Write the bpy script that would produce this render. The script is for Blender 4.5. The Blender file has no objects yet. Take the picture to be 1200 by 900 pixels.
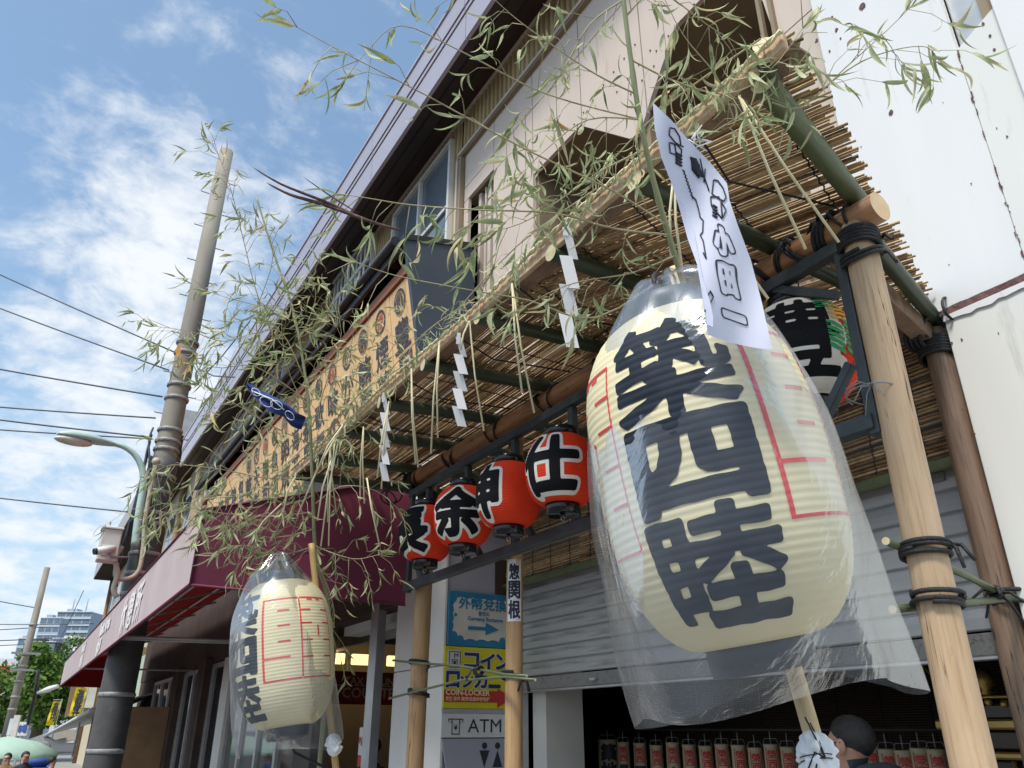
import bpy, bmesh, math, random
import numpy as np
from mathutils import Vector, Matrix, Euler, noise as mnoise

scene = bpy.context.scene
COL = scene.collection
R_ = math.radians
rng = random.Random(7)

# ------------------------------------------------------------------ camera
CAM_Z = 1.6
PITCH = math.atan(405/900); YAW = R_(31.1); FPX = 900.0
cam_data = bpy.data.cameras.new('camera'); cam = bpy.data.objects.new('camera', cam_data); COL.objects.link(cam)
cam.location = (0, 0, CAM_Z); cam.rotation_euler = (R_(90)+PITCH, 0, -YAW)
cam_data.sensor_width = 36; cam_data.lens = 27; cam_data.clip_start = 0.05; cam_data.clip_end = 3000
scene.camera = cam

# ------------------------------------------------------------------ world, sun, exposure
SUN_EL, SUN_AZ = R_(58), R_(-115)      # azimuth measured from +Y towards +X
world = bpy.data.worlds.new('World'); scene.world = world; world.use_nodes = True
wn = world.node_tree; wn.nodes.clear(); L = wn.links.new
def N(t, **k):
    n = wn.nodes.new(t)
    for a, b in k.items(): setattr(n, a, b)
    return n
out = N('ShaderNodeOutputWorld'); bg = N('ShaderNodeBackground'); bg.inputs['Strength'].default_value = 0.115
sky = N('ShaderNodeTexSky', sky_type='NISHITA', sun_disc=False, sun_elevation=SUN_EL, sun_rotation=SUN_AZ, air_density=1.0, dust_density=1.6, ozone_density=1.2)
tc = N('ShaderNodeTexCoord'); sep = N('ShaderNodeSeparateXYZ'); L(tc.outputs['Generated'], sep.inputs[0])
def M(op, a, b=None, clamp=False):
    n = N('ShaderNodeMath', operation=op, use_clamp=clamp)
    for i, v in enumerate((a, b)):
        if v is None: continue
        if isinstance(v, (int, float)): n.inputs[i].default_value = v
        else: L(v, n.inputs[i])
    return n.outputs[0]
zc = M('MAXIMUM', sep.outputs['Z'], 0.0); zd = M('ADD', zc, 0.45)
comb = N('ShaderNodeCombineXYZ'); L(M('DIVIDE', sep.outputs['X'], zd), comb.inputs[0]); L(M('DIVIDE', sep.outputs['Y'], zd), comb.inputs[1])
def noise_n(vec, scale, detail, rough, dist=0.0, off=(0,0,0), sc=(1,1,1)):
    mp = N('ShaderNodeMapping'); mp.inputs['Location'].default_value = off; mp.inputs['Scale'].default_value = sc; L(vec, mp.inputs[0])
    n = N('ShaderNodeTexNoise'); n.inputs['Scale'].default_value = scale; n.inputs['Detail'].default_value = detail
    n.inputs['Roughness'].default_value = rough; n.inputs['Distortion'].default_value = dist; L(mp.outputs[0], n.inputs[0]); return n.outputs[0]
n_big = noise_n(comb.outputs[0], 2.2, 4, 0.55, 0.3, (3.1, 1.7, 0))
n_fine = noise_n(comb.outputs[0], 7.5, 9, 0.60, 0.35, (0.4, 2.2, 0), (1.0, 1.25, 1))
n_wisp = noise_n(comb.outputs[0], 24.0, 6, 0.6, 0.4, (5.4, 0.2, 0), (1.0, 1.3, 1))
def px_dir(px, py):
    r = px-600; u = 450-py
    f = FPX*math.cos(PITCH)-u*math.sin(PITCH); z = FPX*math.sin(PITCH)+u*math.cos(PITCH)
    return Vector((r*math.cos(YAW)+f*math.sin(YAW), f*math.cos(YAW)-r*math.sin(YAW), z))
def blob(px, py, r0, r1, amp):
    d = px_dir(px, py).normalized()
    vm = N('ShaderNodeVectorMath', operation='DISTANCE'); nn = N('ShaderNodeVectorMath', operation='NORMALIZE')
    L(tc.outputs['Generated'], nn.inputs[0]); L(nn.outputs[0], vm.inputs[0]); vm.inputs[1].default_value = d
    mr = N('ShaderNodeMapRange', interpolation_type='SMOOTHSTEP'); L(vm.outputs['Value'], mr.inputs[0])
    mr.inputs[1].default_value = r0; mr.inputs[2].default_value = r1; mr.inputs[3].default_value = amp; mr.inputs[4].default_value = 0
    return mr.outputs[0]
cov = M('ADD', M('ADD', M('MULTIPLY', n_big, 0.35), M('MULTIPLY', n_fine, 0.62)), M('MULTIPLY', n_wisp, 0.25))
lowsky = N('ShaderNodeMapRange', interpolation_type='SMOOTHSTEP'); L(sep.outputs['Z'], lowsky.inputs[0])
lowsky.inputs[1].default_value = 0.62; lowsky.inputs[2].default_value = 0.05; lowsky.inputs[3].default_value = 0.0; lowsky.inputs[4].default_value = 0.13
for b_ in (blob(185, 280, 0.05, 0.22, 0.19), blob(340, 230, 0.0, 0.16, 0.05), blob(30, 480, 0.0, 0.35, 0.02), blob(130, 60, 0.0, .35, -.045), lowsky.outputs[0]):
    cov = M('ADD', cov, b_)
cr = N('ShaderNodeMapRange', interpolation_type='SMOOTHSTEP'); L(cov, cr.inputs[0])
cr.inputs[1].default_value = 0.595; cr.inputs[2].default_value = 0.86; cr.inputs[3].default_value = 0; cr.inputs[4].default_value = 0.97
hz = N('ShaderNodeMapRange', interpolation_type='SMOOTHSTEP'); L(sep.outputs['Z'], hz.inputs[0])
hz.inputs[1].default_value = 0.62; hz.inputs[2].default_value = -0.02; hz.inputs[3].default_value = 0.16; hz.inputs[4].default_value = 0.72
SKY_TINT = N('ShaderNodeMix', data_type='RGBA', blend_type='MULTIPLY'); SKY_TINT.inputs[0].default_value = 1.0
L(sky.outputs[0], SKY_TINT.inputs[6]); SKY_TINT.inputs[7].default_value = (.98, 1.17, 1.20, 1)
mxh = N('ShaderNodeMix', data_type='RGBA'); L(hz.outputs[0], mxh.inputs[0]); L(SKY_TINT.outputs[2], mxh.inputs[6]); mxh.inputs[7].default_value = (3.3, 4.3, 5.25, 1)
mxc = N('ShaderNodeMix', data_type='RGBA'); L(cr.outputs[0], mxc.inputs[0]); L(mxh.outputs[2], mxc.inputs[6]); mxc.inputs[7].default_value = (5.35, 5.6, 5.85, 1)
L(mxc.outputs[2], bg.inputs['Color']); L(bg.outputs[0], out.inputs['Surface'])

sun_d = bpy.data.lights.new('sun', 'SUN'); sun_d.energy = 2.7; sun_d.angle = R_(13); sun_d.color = (1.0, 0.94, 0.84)
sun = bpy.data.objects.new('sun', sun_d); COL.objects.link(sun)
sdir = Vector((math.sin(SUN_AZ)*math.cos(SUN_EL), math.cos(SUN_AZ)*math.cos(SUN_EL), math.sin(SUN_EL)))
sun.rotation_euler = (-sdir).to_track_quat('-Z', 'Y').to_euler(); sun.location = sdir*30
scene.view_settings.view_transform = 'Standard'; scene.view_settings.look = 'None'; scene.view_settings.exposure = 0.62
scene.view_settings.gamma = 1.0; scene.view_settings.use_curve_mapping = False
scene.cycles.max_bounces = 8; scene.cycles.transparent_max_bounces = 16; scene.cycles.diffuse_bounces = 4

# ------------------------------------------------------------------ placing helpers
def P(px, py, X=None, Y=None, Z=None, D=None):
    """point of the photographed ray that lies on the given plane of the place"""
    d = px_dir(px, py)
    k = X/d.x if X is not None else Y/d.y if Y is not None else (Z-CAM_Z)/d.z if Z is not None else D/FPX
    return Vector((k*d.x, k*d.y, k*d.z+CAM_Z))

# ------------------------------------------------------------------ materials
MATS = {}
def mat(name, c1, c2=None, scale=8.0, rough=0.7, bump=0.0, metal=0.0, stretch=(1,1,1), detail=6, bscale=None, spec=0.5,
        attr=None, stain=None, stain_scale=3.0, stain_lo=0.58, transl=0.0, coord='Object', rnd=0.0, sheen=0):
    m = bpy.data.materials.new(name); m.use_nodes = True; nt = m.node_tree; n = nt.nodes; lk = nt.links.new
    b = n['Principled BSDF']; b.inputs['Roughness'].default_value = rough; b.inputs['Metallic'].default_value = metal
    b.inputs['Specular IOR Level'].default_value = spec
    t = n.new('ShaderNodeTexCoord'); mp = n.new('ShaderNodeMapping'); mp.inputs['Scale'].default_value = stretch
    lk(t.outputs[coord], mp.inputs[0])
    c1 = tuple(c1)+(1,); c2 = (tuple(c2)+(1,)) if c2 else c1
    no = n.new('ShaderNodeTexNoise'); no.inputs['Scale'].default_value = scale; no.inputs['Detail'].default_value = detail; no.inputs['Roughness'].default_value = 0.6
    lk(mp.outputs[0], no.inputs[0])
    mr = n.new('ShaderNodeMapRange'); lk(no.outputs[0], mr.inputs[0]); mr.inputs[1].default_value = 0.3; mr.inputs[2].default_value = 0.7
    fac = mr.outputs[0]
    if attr:
        at = n.new('ShaderNodeAttribute'); at.attribute_name = 'var'
        mm = n.new('ShaderNodeMath'); mm.operation = 'MULTIPLY'; lk(fac, mm.inputs[0]); mm.inputs[1].default_value = 0.35
        ma = n.new('ShaderNodeMath'); ma.operation = 'MULTIPLY_ADD'; lk(at.outputs['Fac'], ma.inputs[0]); ma.inputs[1].default_value = 0.65; lk(mm.outputs[0], ma.inputs[2])
        ra = n.new('ShaderNodeValToRGB'); lk(ma.outputs[0], ra.inputs[0])
        els = ra.color_ramp.elements
        while len(els) < len(attr): els.new(0.5)
        for e, (p_, c_) in zip(els, attr): e.position = p_; e.color = tuple(c_)+(1,)
        colr = ra.outputs[0]
    else:
        mx = n.new('ShaderNodeMix'); mx.data_type = 'RGBA'; lk(fac, mx.inputs[0]); mx.inputs[6].default_value = c1; mx.inputs[7].default_value = c2
        colr = mx.outputs[2]
    if rnd:
        oi = n.new('ShaderNodeObjectInfo'); hs = n.new('ShaderNodeHueSaturation'); mrr = n.new('ShaderNodeMapRange')
        lk(oi.outputs['Random'], mrr.inputs[0]); mrr.inputs[3].default_value = 1-rnd; mrr.inputs[4].default_value = 1+rnd
        lk(mrr.outputs[0], hs.inputs['Value']); lk(colr, hs.inputs['Color']); colr = hs.outputs[0]
    if stain:
        sn = n.new('ShaderNodeTexNoise'); sn.inputs['Scale'].default_value = stain_scale; sn.inputs['Detail'].default_value = 9; sn.inputs['Roughness'].default_value = 0.7
        lk(mp.outputs[0], sn.inputs[0])
        sr = n.new('ShaderNodeMapRange'); lk(sn.outputs[0], sr.inputs[0]); sr.inputs[1].default_value = stain_lo; sr.inputs[2].default_value = stain_lo+0.14
        sr.inputs[4].default_value = 0.8
        sx = n.new('ShaderNodeMix'); sx.data_type = 'RGBA'; lk(sr.outputs[0], sx.inputs[0]); lk(colr, sx.inputs[6]); sx.inputs[7].default_value = tuple(stain)+(1,)
        colr = sx.outputs[2]
    lk(colr, b.inputs['Base Color'])
    if bump:
        bn = n.new('ShaderNodeTexNoise'); bn.inputs['Scale'].default_value = bscale or scale*3; bn.inputs['Detail'].default_value = 5; lk(mp.outputs[0], bn.inputs[0])
        bp = n.new('ShaderNodeBump'); bp.inputs['Strength'].default_value = bump; bp.inputs['Distance'].default_value = 0.01
        lk(bn.outputs[0], bp.inputs['Height']); lk(bp.outputs[0], b.inputs['Normal'])
    if transl:
        tr = n.new('ShaderNodeBsdfTranslucent'); lk(colr, tr.inputs[0]); ms = n.new('ShaderNodeMixShader'); ms.inputs[0].default_value = transl
        lk(b.outputs[0], ms.inputs[1]); lk(tr.outputs[0], ms.inputs[2]); lk(ms.outputs[0], n['Material Output'].inputs[0])
    MATS[name] = m; return m

mat('reed_dark', (.035,.021,.012), (.06,.038,.022), 30, .8)
mat('asphalt', (.05,.05,.052), (.09,.088,.085), 6, .9, .4)
mat('paving', (.20,.195,.185), (.30,.29,.27), 3, .85, .3)
mat('facade_panel', (.57,.475,.41), (.62,.525,.455), 1.6, .55, .03, stain=(.42,.33,.26), stain_scale=3.0, stain_lo=.57, stretch=(1,2.6,.4))
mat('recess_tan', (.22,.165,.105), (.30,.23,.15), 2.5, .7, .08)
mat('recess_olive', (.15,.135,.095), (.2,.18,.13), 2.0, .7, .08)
mat('corrugated_tan', (.36,.26,.13), (.52,.41,.24), 5, .55, .05, stretch=(1,1,.25), stain=(.2,.13,.06), stain_scale=4, stain_lo=.6)
mat('trim_pink', (.5,.43,.37), (.6,.52,.45), 4, .5)
mat('eave_lavender', (.37,.35,.415), (.42,.40,.465), 1.2, .32, .02)
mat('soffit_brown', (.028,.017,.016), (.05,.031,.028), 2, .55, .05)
mat('dark_gap', (.012,.011,.012), (.02,.018,.018), 5, .8)
mat('white_frame', (.72,.72,.7), (.62,.62,.6), 6, .4)
mat('slate_panel', (.040,.058,.082), (.052,.073,.1), 1.5, .42, .03)
mat('black_metal', (.014,.015,.017), (.03,.03,.032), 9, .45, .05)
mat('red_wood', (.27,.095,.04), (.40,.16,.07), 5, .55, .12, stretch=(8,.7,8))
mat('sign_gold', (.72,.46,.20), (.82,.56,.27), 3, .55, .08, stretch=(3,3,.5), stain=(.48,.33,.17), stain_scale=5, stain_lo=.5)
mat('sign_ink', (.03,.03,.038), (.07,.065,.075), 14, .6)
mat('sign_red_ink', (.38,.05,.03), (.5,.1,.05), 10, .6)
mat('awning_pink', (.44,.35,.355), (.51,.42,.42), 2.2, .85, .12, stain=(.3,.22,.22), stain_scale=1.7, stain_lo=.6)
mat('awning_maroon', (.125,.015,.042), (.16,.02,.054), 2, .75, .1, stain=(.08,.01,.025), stain_scale=2, stain_lo=.62)
mat('awning_under', (.27,.012,.014), (.36,.02,.02), 3, .8, .1, transl=.35)
mat('awning_white', (.86,.84,.82), (.66,.6,.6), 25, .8)
mat('steel', (.42,.42,.42), (.55,.55,.55), 6, .38, .02, metal=.7)
mat('pale_steel', (.36,.35,.34), (.46,.45,.44), 6, .5, .02, metal=.3)
mat('shop_brown', (.06,.042,.037), (.085,.06,.05), 3, .9, .06, spec=.1)
mat('shop_grey', (.07,.062,.06), (.11,.10,.095), 3, .8, .05, spec=.15)
mat('dark_glass', (.018,.022,.026), (.03,.034,.04), 2, .06, spec=.8)
mat('sky_glass', (.10,.13,.16), (.16,.2,.24), 1.5, .05, spec=1.0)
mat('pillar_white', (.60,.585,.56), (.68,.665,.64), 3, .55, .03, stain=(.42,.4,.37), stain_scale=2.5, stain_lo=.66)
mat('pillar_lilac', (.33,.33,.40), (.38,.38,.45), 2, .5, .03, stain=(.25,.25,.29), stain_scale=3, stain_lo=.66)
mat('sheet_white', (.68,.69,.695), (.74,.75,.755), .9, .38, .035, bscale=2.0, stain=(.53,.53,.50), stain_scale=3.5, stain_lo=.60, stretch=(1,3,.35))
mat('sheet_cream', (.66,.67,.645), (.72,.73,.70), .9, .42, .03, bscale=2.0, stain=(.50,.49,.45), stain_scale=3.5, stain_lo=.60, stretch=(1,3,.35))
mat('rust', (.07,.035,.04), (.20,.10,.10), 30, .85, .6)
mat('shutter', (.40,.42,.43), (.52,.54,.55), 2.5, .42, .04, metal=.3, stretch=(1,.3,4), stain=(.16,.165,.165), stain_scale=3.5, stain_lo=.55)
mat('shutter_bar', (.20,.20,.20), (.30,.30,.29), 40, .7, .4, stain=(.08,.075,.07), stain_scale=40, stain_lo=.52)
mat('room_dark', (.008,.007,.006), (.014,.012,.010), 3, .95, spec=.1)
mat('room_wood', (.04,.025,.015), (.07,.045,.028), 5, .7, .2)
def wood(name, c1, c2, streak, knot, rough=.6, kamt=.8, crack=True):
    m = bpy.data.materials.new(name); m.use_nodes = True; nt = m.node_tree; n = nt.nodes; lk = nt.links.new; b = n['Principled BSDF']; b.inputs['Roughness'].default_value = rough
    t = n.new('ShaderNodeTexCoord'); oi = n.new('ShaderNodeObjectInfo')
    def nz(stretch, sc, det, dist=0.0):
        mp = n.new('ShaderNodeMapping'); mp.inputs['Scale'].default_value = stretch; lk(t.outputs['Object'], mp.inputs[0])
        x = n.new('ShaderNodeTexNoise'); x.noise_dimensions = '4D'; x.inputs['Scale'].default_value = sc; x.inputs['Detail'].default_value = det; x.inputs['Roughness'].default_value = .62; x.inputs['Distortion'].default_value = dist
        lk(mp.outputs[0], x.inputs['Vector']); lk(oi.outputs['Random'], x.inputs['W']); return x.outputs[0]
    def ramp(v, lo, hi, o0=0.0, o1=1.0):
        r = n.new('ShaderNodeMapRange'); lk(v, r.inputs[0]); r.inputs[1].default_value = lo; r.inputs[2].default_value = hi; r.inputs[3].default_value = o0; r.inputs[4].default_value = o1; return r.outputs[0]
    def mix(f, a, c):
        x = n.new('ShaderNodeMix'); x.data_type = 'RGBA'; lk(f, x.inputs[0])
        if isinstance(a, tuple): x.inputs[6].default_value = a+(1,)
        else: lk(a, x.inputs[6])
        x.inputs[7].default_value = c+(1,); return x.outputs[2]
    base = nz((1,1,.18), 14, 5); col = mix(ramp(base,.32,.68), c1, c2)
    st = nz((1,1,.035), 95, 4, .6); col = mix(ramp(st,.50,.72,0,.75), col, streak)
    bl = nz((1,1,.22), 26, 7, 1.2); col = mix(ramp(bl,.60,.70,0,kamt*.55), col, streak)
    mp = n.new('ShaderNodeMapping'); mp.inputs['Scale'].default_value = (1,1,.45); lk(t.outputs['Object'], mp.inputs[0])
    v = n.new('ShaderNodeTexVoronoi'); v.inputs['Scale'].default_value = 10; lk(mp.outputs[0], v.inputs['Vector']); col = mix(ramp(v.outputs['Distance'],.13,.05,0,kamt), col, knot)
    if crack:
        ck = nz((1,1,.02), 34, 3, .4)
        a_ = n.new('ShaderNodeMath'); a_.operation = 'SUBTRACT'; lk(ck, a_.inputs[0]); a_.inputs[1].default_value = .5; ab = n.new('ShaderNodeMath'); ab.operation = 'ABSOLUTE'; lk(a_.outputs[0], ab.inputs[0])
        g = nz((1,1,.3), 5, 3); gm = n.new('ShaderNodeMath'); gm.operation = 'MULTIPLY'; lk(ramp(ab.outputs[0],.008,.002), gm.inputs[0]); lk(ramp(g,.48,.56), gm.inputs[1]); col = mix(gm.outputs[0], col, tuple(k*.25 for k in knot))
    lk(col, b.inputs['Base Color']); bp = n.new('ShaderNodeBump'); bp.inputs['Strength'].default_value = .35; bp.inputs['Distance'].default_value = .006; lk(st, bp.inputs['Height']); lk(bp.outputs[0], b.inputs['Normal'])
    MATS[name] = m
wood('log_pale', (.47,.32,.19), (.64,.47,.31), (.36,.21,.11), (.20,.10,.05))
wood('log_orange', (.32,.15,.065), (.46,.23,.105), (.17,.065,.025), (.08,.03,.015), .42)
wood('log_post', (.34,.21,.10), (.48,.31,.16), (.25,.14,.06), (.12,.06,.03))
wood('log_brown', (.20,.13,.085), (.31,.205,.14), (.075,.045,.03), (.03,.018,.012))
wood('pole_pale', (.60,.45,.25), (.72,.56,.34), (.45,.30,.14), (.3,.17,.07), .55, .3, False)
mat('log_end', (.68,.49,.28), (.78,.60,.38), 18, .8, .1, stain=(.42,.25,.1), stain_scale=22, stain_lo=.62)
mat('rack_slate', (.022,.03,.036), (.05,.062,.07), 12, .5, .2, stretch=(1,1,1), stain=(.12,.13,.13), stain_scale=20, stain_lo=.68)
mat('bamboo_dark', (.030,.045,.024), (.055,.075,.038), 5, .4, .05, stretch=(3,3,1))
mat('bamboo_green', (.075,.10,.045), (.13,.16,.08), 5, .4, .08, stretch=(3,3,1), stain=(.22,.2,.12), stain_scale=6, stain_lo=.63)
mat('bamboo_pale', (.25,.28,.14), (.36,.37,.2), 6, .45, .05, stretch=(3,3,.5), stain=(.14,.17,.07), stain_scale=4)
mat('bamboo_end', (.62,.52,.30), (.7,.6,.4), 20, .8)
mat('twig', (.34,.31,.18), (.48,.41,.25), 9, .7, stain=(.14,.07,.05), stain_scale=6, stain_lo=.56)
mat('reed', (.3,.2,.1), None, 30, .62, .15, stretch=(1,1,1),
    attr=[(0,(.10,.055,.025)), (.2,(.21,.125,.058)), (.45,(.38,.245,.12)), (.75,(.52,.365,.195)), (1,(.74,.58,.36))], transl=.12)
mat('cord_black', (.010,.011,.013), (.025,.026,.03), 60, .6, .5)
mat('straw', (.72,.64,.40), (.80,.73,.50), 12, .7, .1)
mat('paper_white', (.80,.81,.84), (.84,.85,.87), 4, .7, .05, transl=.22)
mat('paper_lilac', (.68,.70,.86), (.72,.745,.88), 3, .8, .10, bscale=9, transl=.22)
mat('ink', (.012,.014,.03), (.02,.022,.045), 20, .6)
mat('lantern_cream', (.86,.77,.49), (.90,.82,.55), 3, .6, .04, transl=.22, stain=(.76,.62,.33), stain_scale=4, stain_lo=.63)
mat('lantern_ink', (.012,.018,.030), (.028,.038,.055), 9, .75, spec=.2)
mat('lantern_red_line', (.66,.03,.045), (.75,.06,.07), 12, .6)
mat('cap_navy', (.018,.028,.045), (.03,.042,.062), 6, .4)
mat('red_paper', (.86,.05,.016), (.92,.075,.025), 5, .7, .03, transl=.22, spec=.2)
mat('white_paint', (.70,.66,.60), (.76,.72,.66), 10, .6)
mat('black_lacquer', (.008,.008,.010), (.015,.015,.018), 6, .16)
mat('black_paint', (.006,.0065,.008), (.012,.0125,.015), 12, .8, spec=.12)
mat('green_paint', (.02,.32,.09), (.03,.4,.13), 12, .6)
mat('yellow_paint', (.75,.38,.03), (.85,.5,.06), 12, .6)
mat('dark_red_paint', (.35,.015,.015), (.42,.03,.025), 12, .6)
mat('leaf', (.2,.25,.12), None, 7, .6, .0, attr=[(0,(.12,.17,.06)), (.2,(.24,.31,.13)), (.5,(.42,.48,.26)), (.66,(.58,.59,.37)), (.82,(.68,.59,.34)), (.93,(.66,.38,.10)), (1,(.30,.15,.075))], transl=.32, spec=.3)
mat('concrete_pole', (.215,.195,.165), (.29,.265,.225), 5, .8, .15, stretch=(1,1,.3), stain=(.2,.18,.15), stain_scale=3)
mat('pole_sheath', (.055,.055,.058), (.085,.083,.082), 6, .6, .1, stain=(.16,.15,.135), stain_scale=7, stain_lo=.6)
mat('pole_tape', (.24,.25,.25), (.32,.32,.32), 8, .5)
mat('lamp_green', (.38,.52,.48), (.45,.6,.55), 5, .4)
mat('lamp_lens', (.55,.5,.42), (.7,.66,.58), 12, .2)
mat('wire', (.05,.06,.075), (.07,.08,.1), 3, .6)
mat('conduit', (.42,.38,.28), (.5,.46,.36), 5, .5)
mat('tag_orange', (.75,.33,.06), (.8,.4,.1), 6, .6)
mat('sign_blue', (.018,.17,.33), (.028,.21,.38), 6, .4)
mat('sign_cream', (.5,.48,.44), (.66,.64,.6), 6, .5)
mat('sign_yellow', (.56,.50,.012), (.62,.56,.02), 6, .45)
mat('sign_navy', (.012,.02,.12), (.02,.03,.16), 6, .45)
mat('sign_red', (.42,.025,.025), (.5,.04,.035), 6, .45)
mat('sign_white', (.62,.62,.62), (.68,.68,.68), 6, .45)
mat('sign_black', (.02,.022,.025), (.03,.03,.034), 6, .5)
mat('sign_text_gold', (.75,.6,.35), (.8,.65,.4), 6, .5)
mat('skin', (.42,.22,.15), (.5,.28,.2), 14, .5, .1)
mat('hair', (.010,.009,.009), (.03,.028,.026), 60, .55, .5)
mat('jacket_grey', (.035,.042,.048), (.06,.068,.075), 20, .85, .3)
mat('trousers', (.03,.03,.036), (.045,.045,.05), 20, .85, .2)
mat('cloth_white', (.80,.80,.82), (.85,.85,.86), 8, .8, .3)
mat('navy_cloth', (.010,.028,.13), (.018,.045,.19), 6, .8, .2)
mat('gold', (.42,.27,.09), (.55,.38,.14), 12, .42, .2, metal=.7)
mat('lacquer_dark', (.03,.018,.012), (.05,.03,.02), 8, .25)
mat('small_lantern_paper', (.5,.43,.3), (.58,.5,.36), 6, .7, transl=.2)
mat('seal_red', (.42,.045,.04), (.5,.07,.05), 8, .7)
mat('pole_bamboo', (.50,.31,.10), (.62,.42,.17), 5, .45, .1, stretch=(7,7,.5))
mat('green_wall', (.36,.42,.32), (.42,.48,.38), 2, .6, .05)
mat('blue_white', (.5,.56,.62), (.6,.65,.7), 2, .4)
mat('far_wall', (.5,.43,.31), (.58,.51,.38), 3, .7, .05)
mat('far_tower', (.30,.38,.46), (.36,.44,.52), 3, .5)
mat('far_window', (.10,.15,.22), (.16,.22,.3), 3, .2)
mat('far_white', (.55,.56,.58), (.62,.63,.64), 2, .6)
mat('far_pink', (.5,.36,.36), (.55,.42,.42), 2, .6)
mat('banner_yellow', (.80,.62,.01), (.85,.68,.03), 6, .7, transl=.25)
mat('umbrella_mint', (.50,.72,.60), (.56,.78,.66), 6, .7, transl=.3)
mat('stall_brown', (.20,.12,.06), (.28,.17,.09), 4, .8, .1)
mat('stall_awning', (.45,.45,.47), (.55,.55,.57), 4, .7)
mat('tarp_blue', (.03,.07,.28), (.04,.1,.35), 4, .7)
mat('tree_leaf', (.06,.1,.03), None, 5, .6, attr=[(0,(.05,.11,.02)), (.5,(.11,.21,.04)), (1,(.22,.33,.08))], transl=.25, spec=.2)
mat('bark', (.09,.07,.05), (.14,.11,.08), 9, .9, .5)
mat('people_dark', (.03,.03,.035), (.05,.05,.055), 9, .9)

# clear plastic film
def film(name, haze, wr, scale):
    m = bpy.data.materials.new(name); m.use_nodes = True; nt = m.node_tree; n = nt.nodes; n.clear(); lk = nt.links.new
    o = n.new('ShaderNodeOutputMaterial'); tr = n.new('ShaderNodeBsdfTransparent'); tr.inputs[0].default_value = (.955,.965,.985,1)
    df = n.new('ShaderNodeBsdfDiffuse'); df.inputs[0].default_value = (.80,.84,.92,1)
    tl = n.new('ShaderNodeBsdfTranslucent'); tl.inputs[0].default_value = (.80,.84,.92,1)
    gl = n.new('ShaderNodeBsdfGlossy'); gl.inputs['Roughness'].default_value = .2
    t = n.new('ShaderNodeTexCoord'); mp = n.new('ShaderNodeMapping'); mp.inputs['Scale'].default_value = (1,1,.62); lk(t.outputs['Object'], mp.inputs[0])
    a = n.new('ShaderNodeTexNoise'); a.inputs['Scale'].default_value = scale; a.inputs['Detail'].default_value = 7; a.inputs['Distortion'].default_value = 2.4; lk(mp.outputs[0], a.inputs[0])
    v = n.new('ShaderNodeTexVoronoi'); v.feature = 'DISTANCE_TO_EDGE'; v.inputs['Scale'].default_value = scale*1.3; lk(a.outputs['Color'], v.inputs[0])
    ad = n.new('ShaderNodeMath'); ad.operation = 'MULTIPLY_ADD'; lk(v.outputs[0], ad.inputs[0]); ad.inputs[1].default_value = .35; lk(a.outputs[0], ad.inputs[2])
    bp = n.new('ShaderNodeBump'); bp.inputs['Strength'].default_value = wr; bp.inputs['Distance'].default_value = .02; lk(ad.outputs[0], bp.inputs['Height'])
    lk(bp.outputs[0], gl.inputs['Normal'])
    fr = n.new('ShaderNodeFresnel'); fr.inputs[0].default_value = 1.5; lk(bp.outputs[0], fr.inputs['Normal'])
    fm = n.new('ShaderNodeMath'); fm.operation = 'MULTIPLY_ADD'; lk(fr.outputs[0], fm.inputs[0]); fm.inputs[1].default_value = .42; fm.inputs[2].default_value = -.005; fm.use_clamp = True
    h2 = n.new('ShaderNodeTexNoise'); h2.inputs['Scale'].default_value = scale*.7; h2.inputs['Detail'].default_value = 8; h2.inputs['Distortion'].default_value = 1.2; lk(mp.outputs[0], h2.inputs[0])
    hr = n.new('ShaderNodeMapRange'); lk(h2.outputs[0], hr.inputs[0]); hr.inputs[1].default_value = .38; hr.inputs[2].default_value = .72; hr.inputs[3].default_value = haze*.55; hr.inputs[4].default_value = haze*2.0
    s0 = n.new('ShaderNodeMixShader'); s0.inputs[0].default_value = .5; lk(df.outputs[0], s0.inputs[1]); lk(tl.outputs[0], s0.inputs[2])
    s1 = n.new('ShaderNodeMixShader'); lk(hr.outputs[0], s1.inputs[0]); lk(tr.outputs[0], s1.inputs[1]); lk(s0.outputs[0], s1.inputs[2])
    s2 = n.new('ShaderNodeMixShader'); lk(fm.outputs[0], s2.inputs[0]); lk(s1.outputs[0], s2.inputs[1]); lk(gl.outputs[0], s2.inputs[2])
    lk(s2.outputs[0], o.inputs[0]); MATS[name] = m
film('plastic_film', .085, .46, 2.8)

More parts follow.
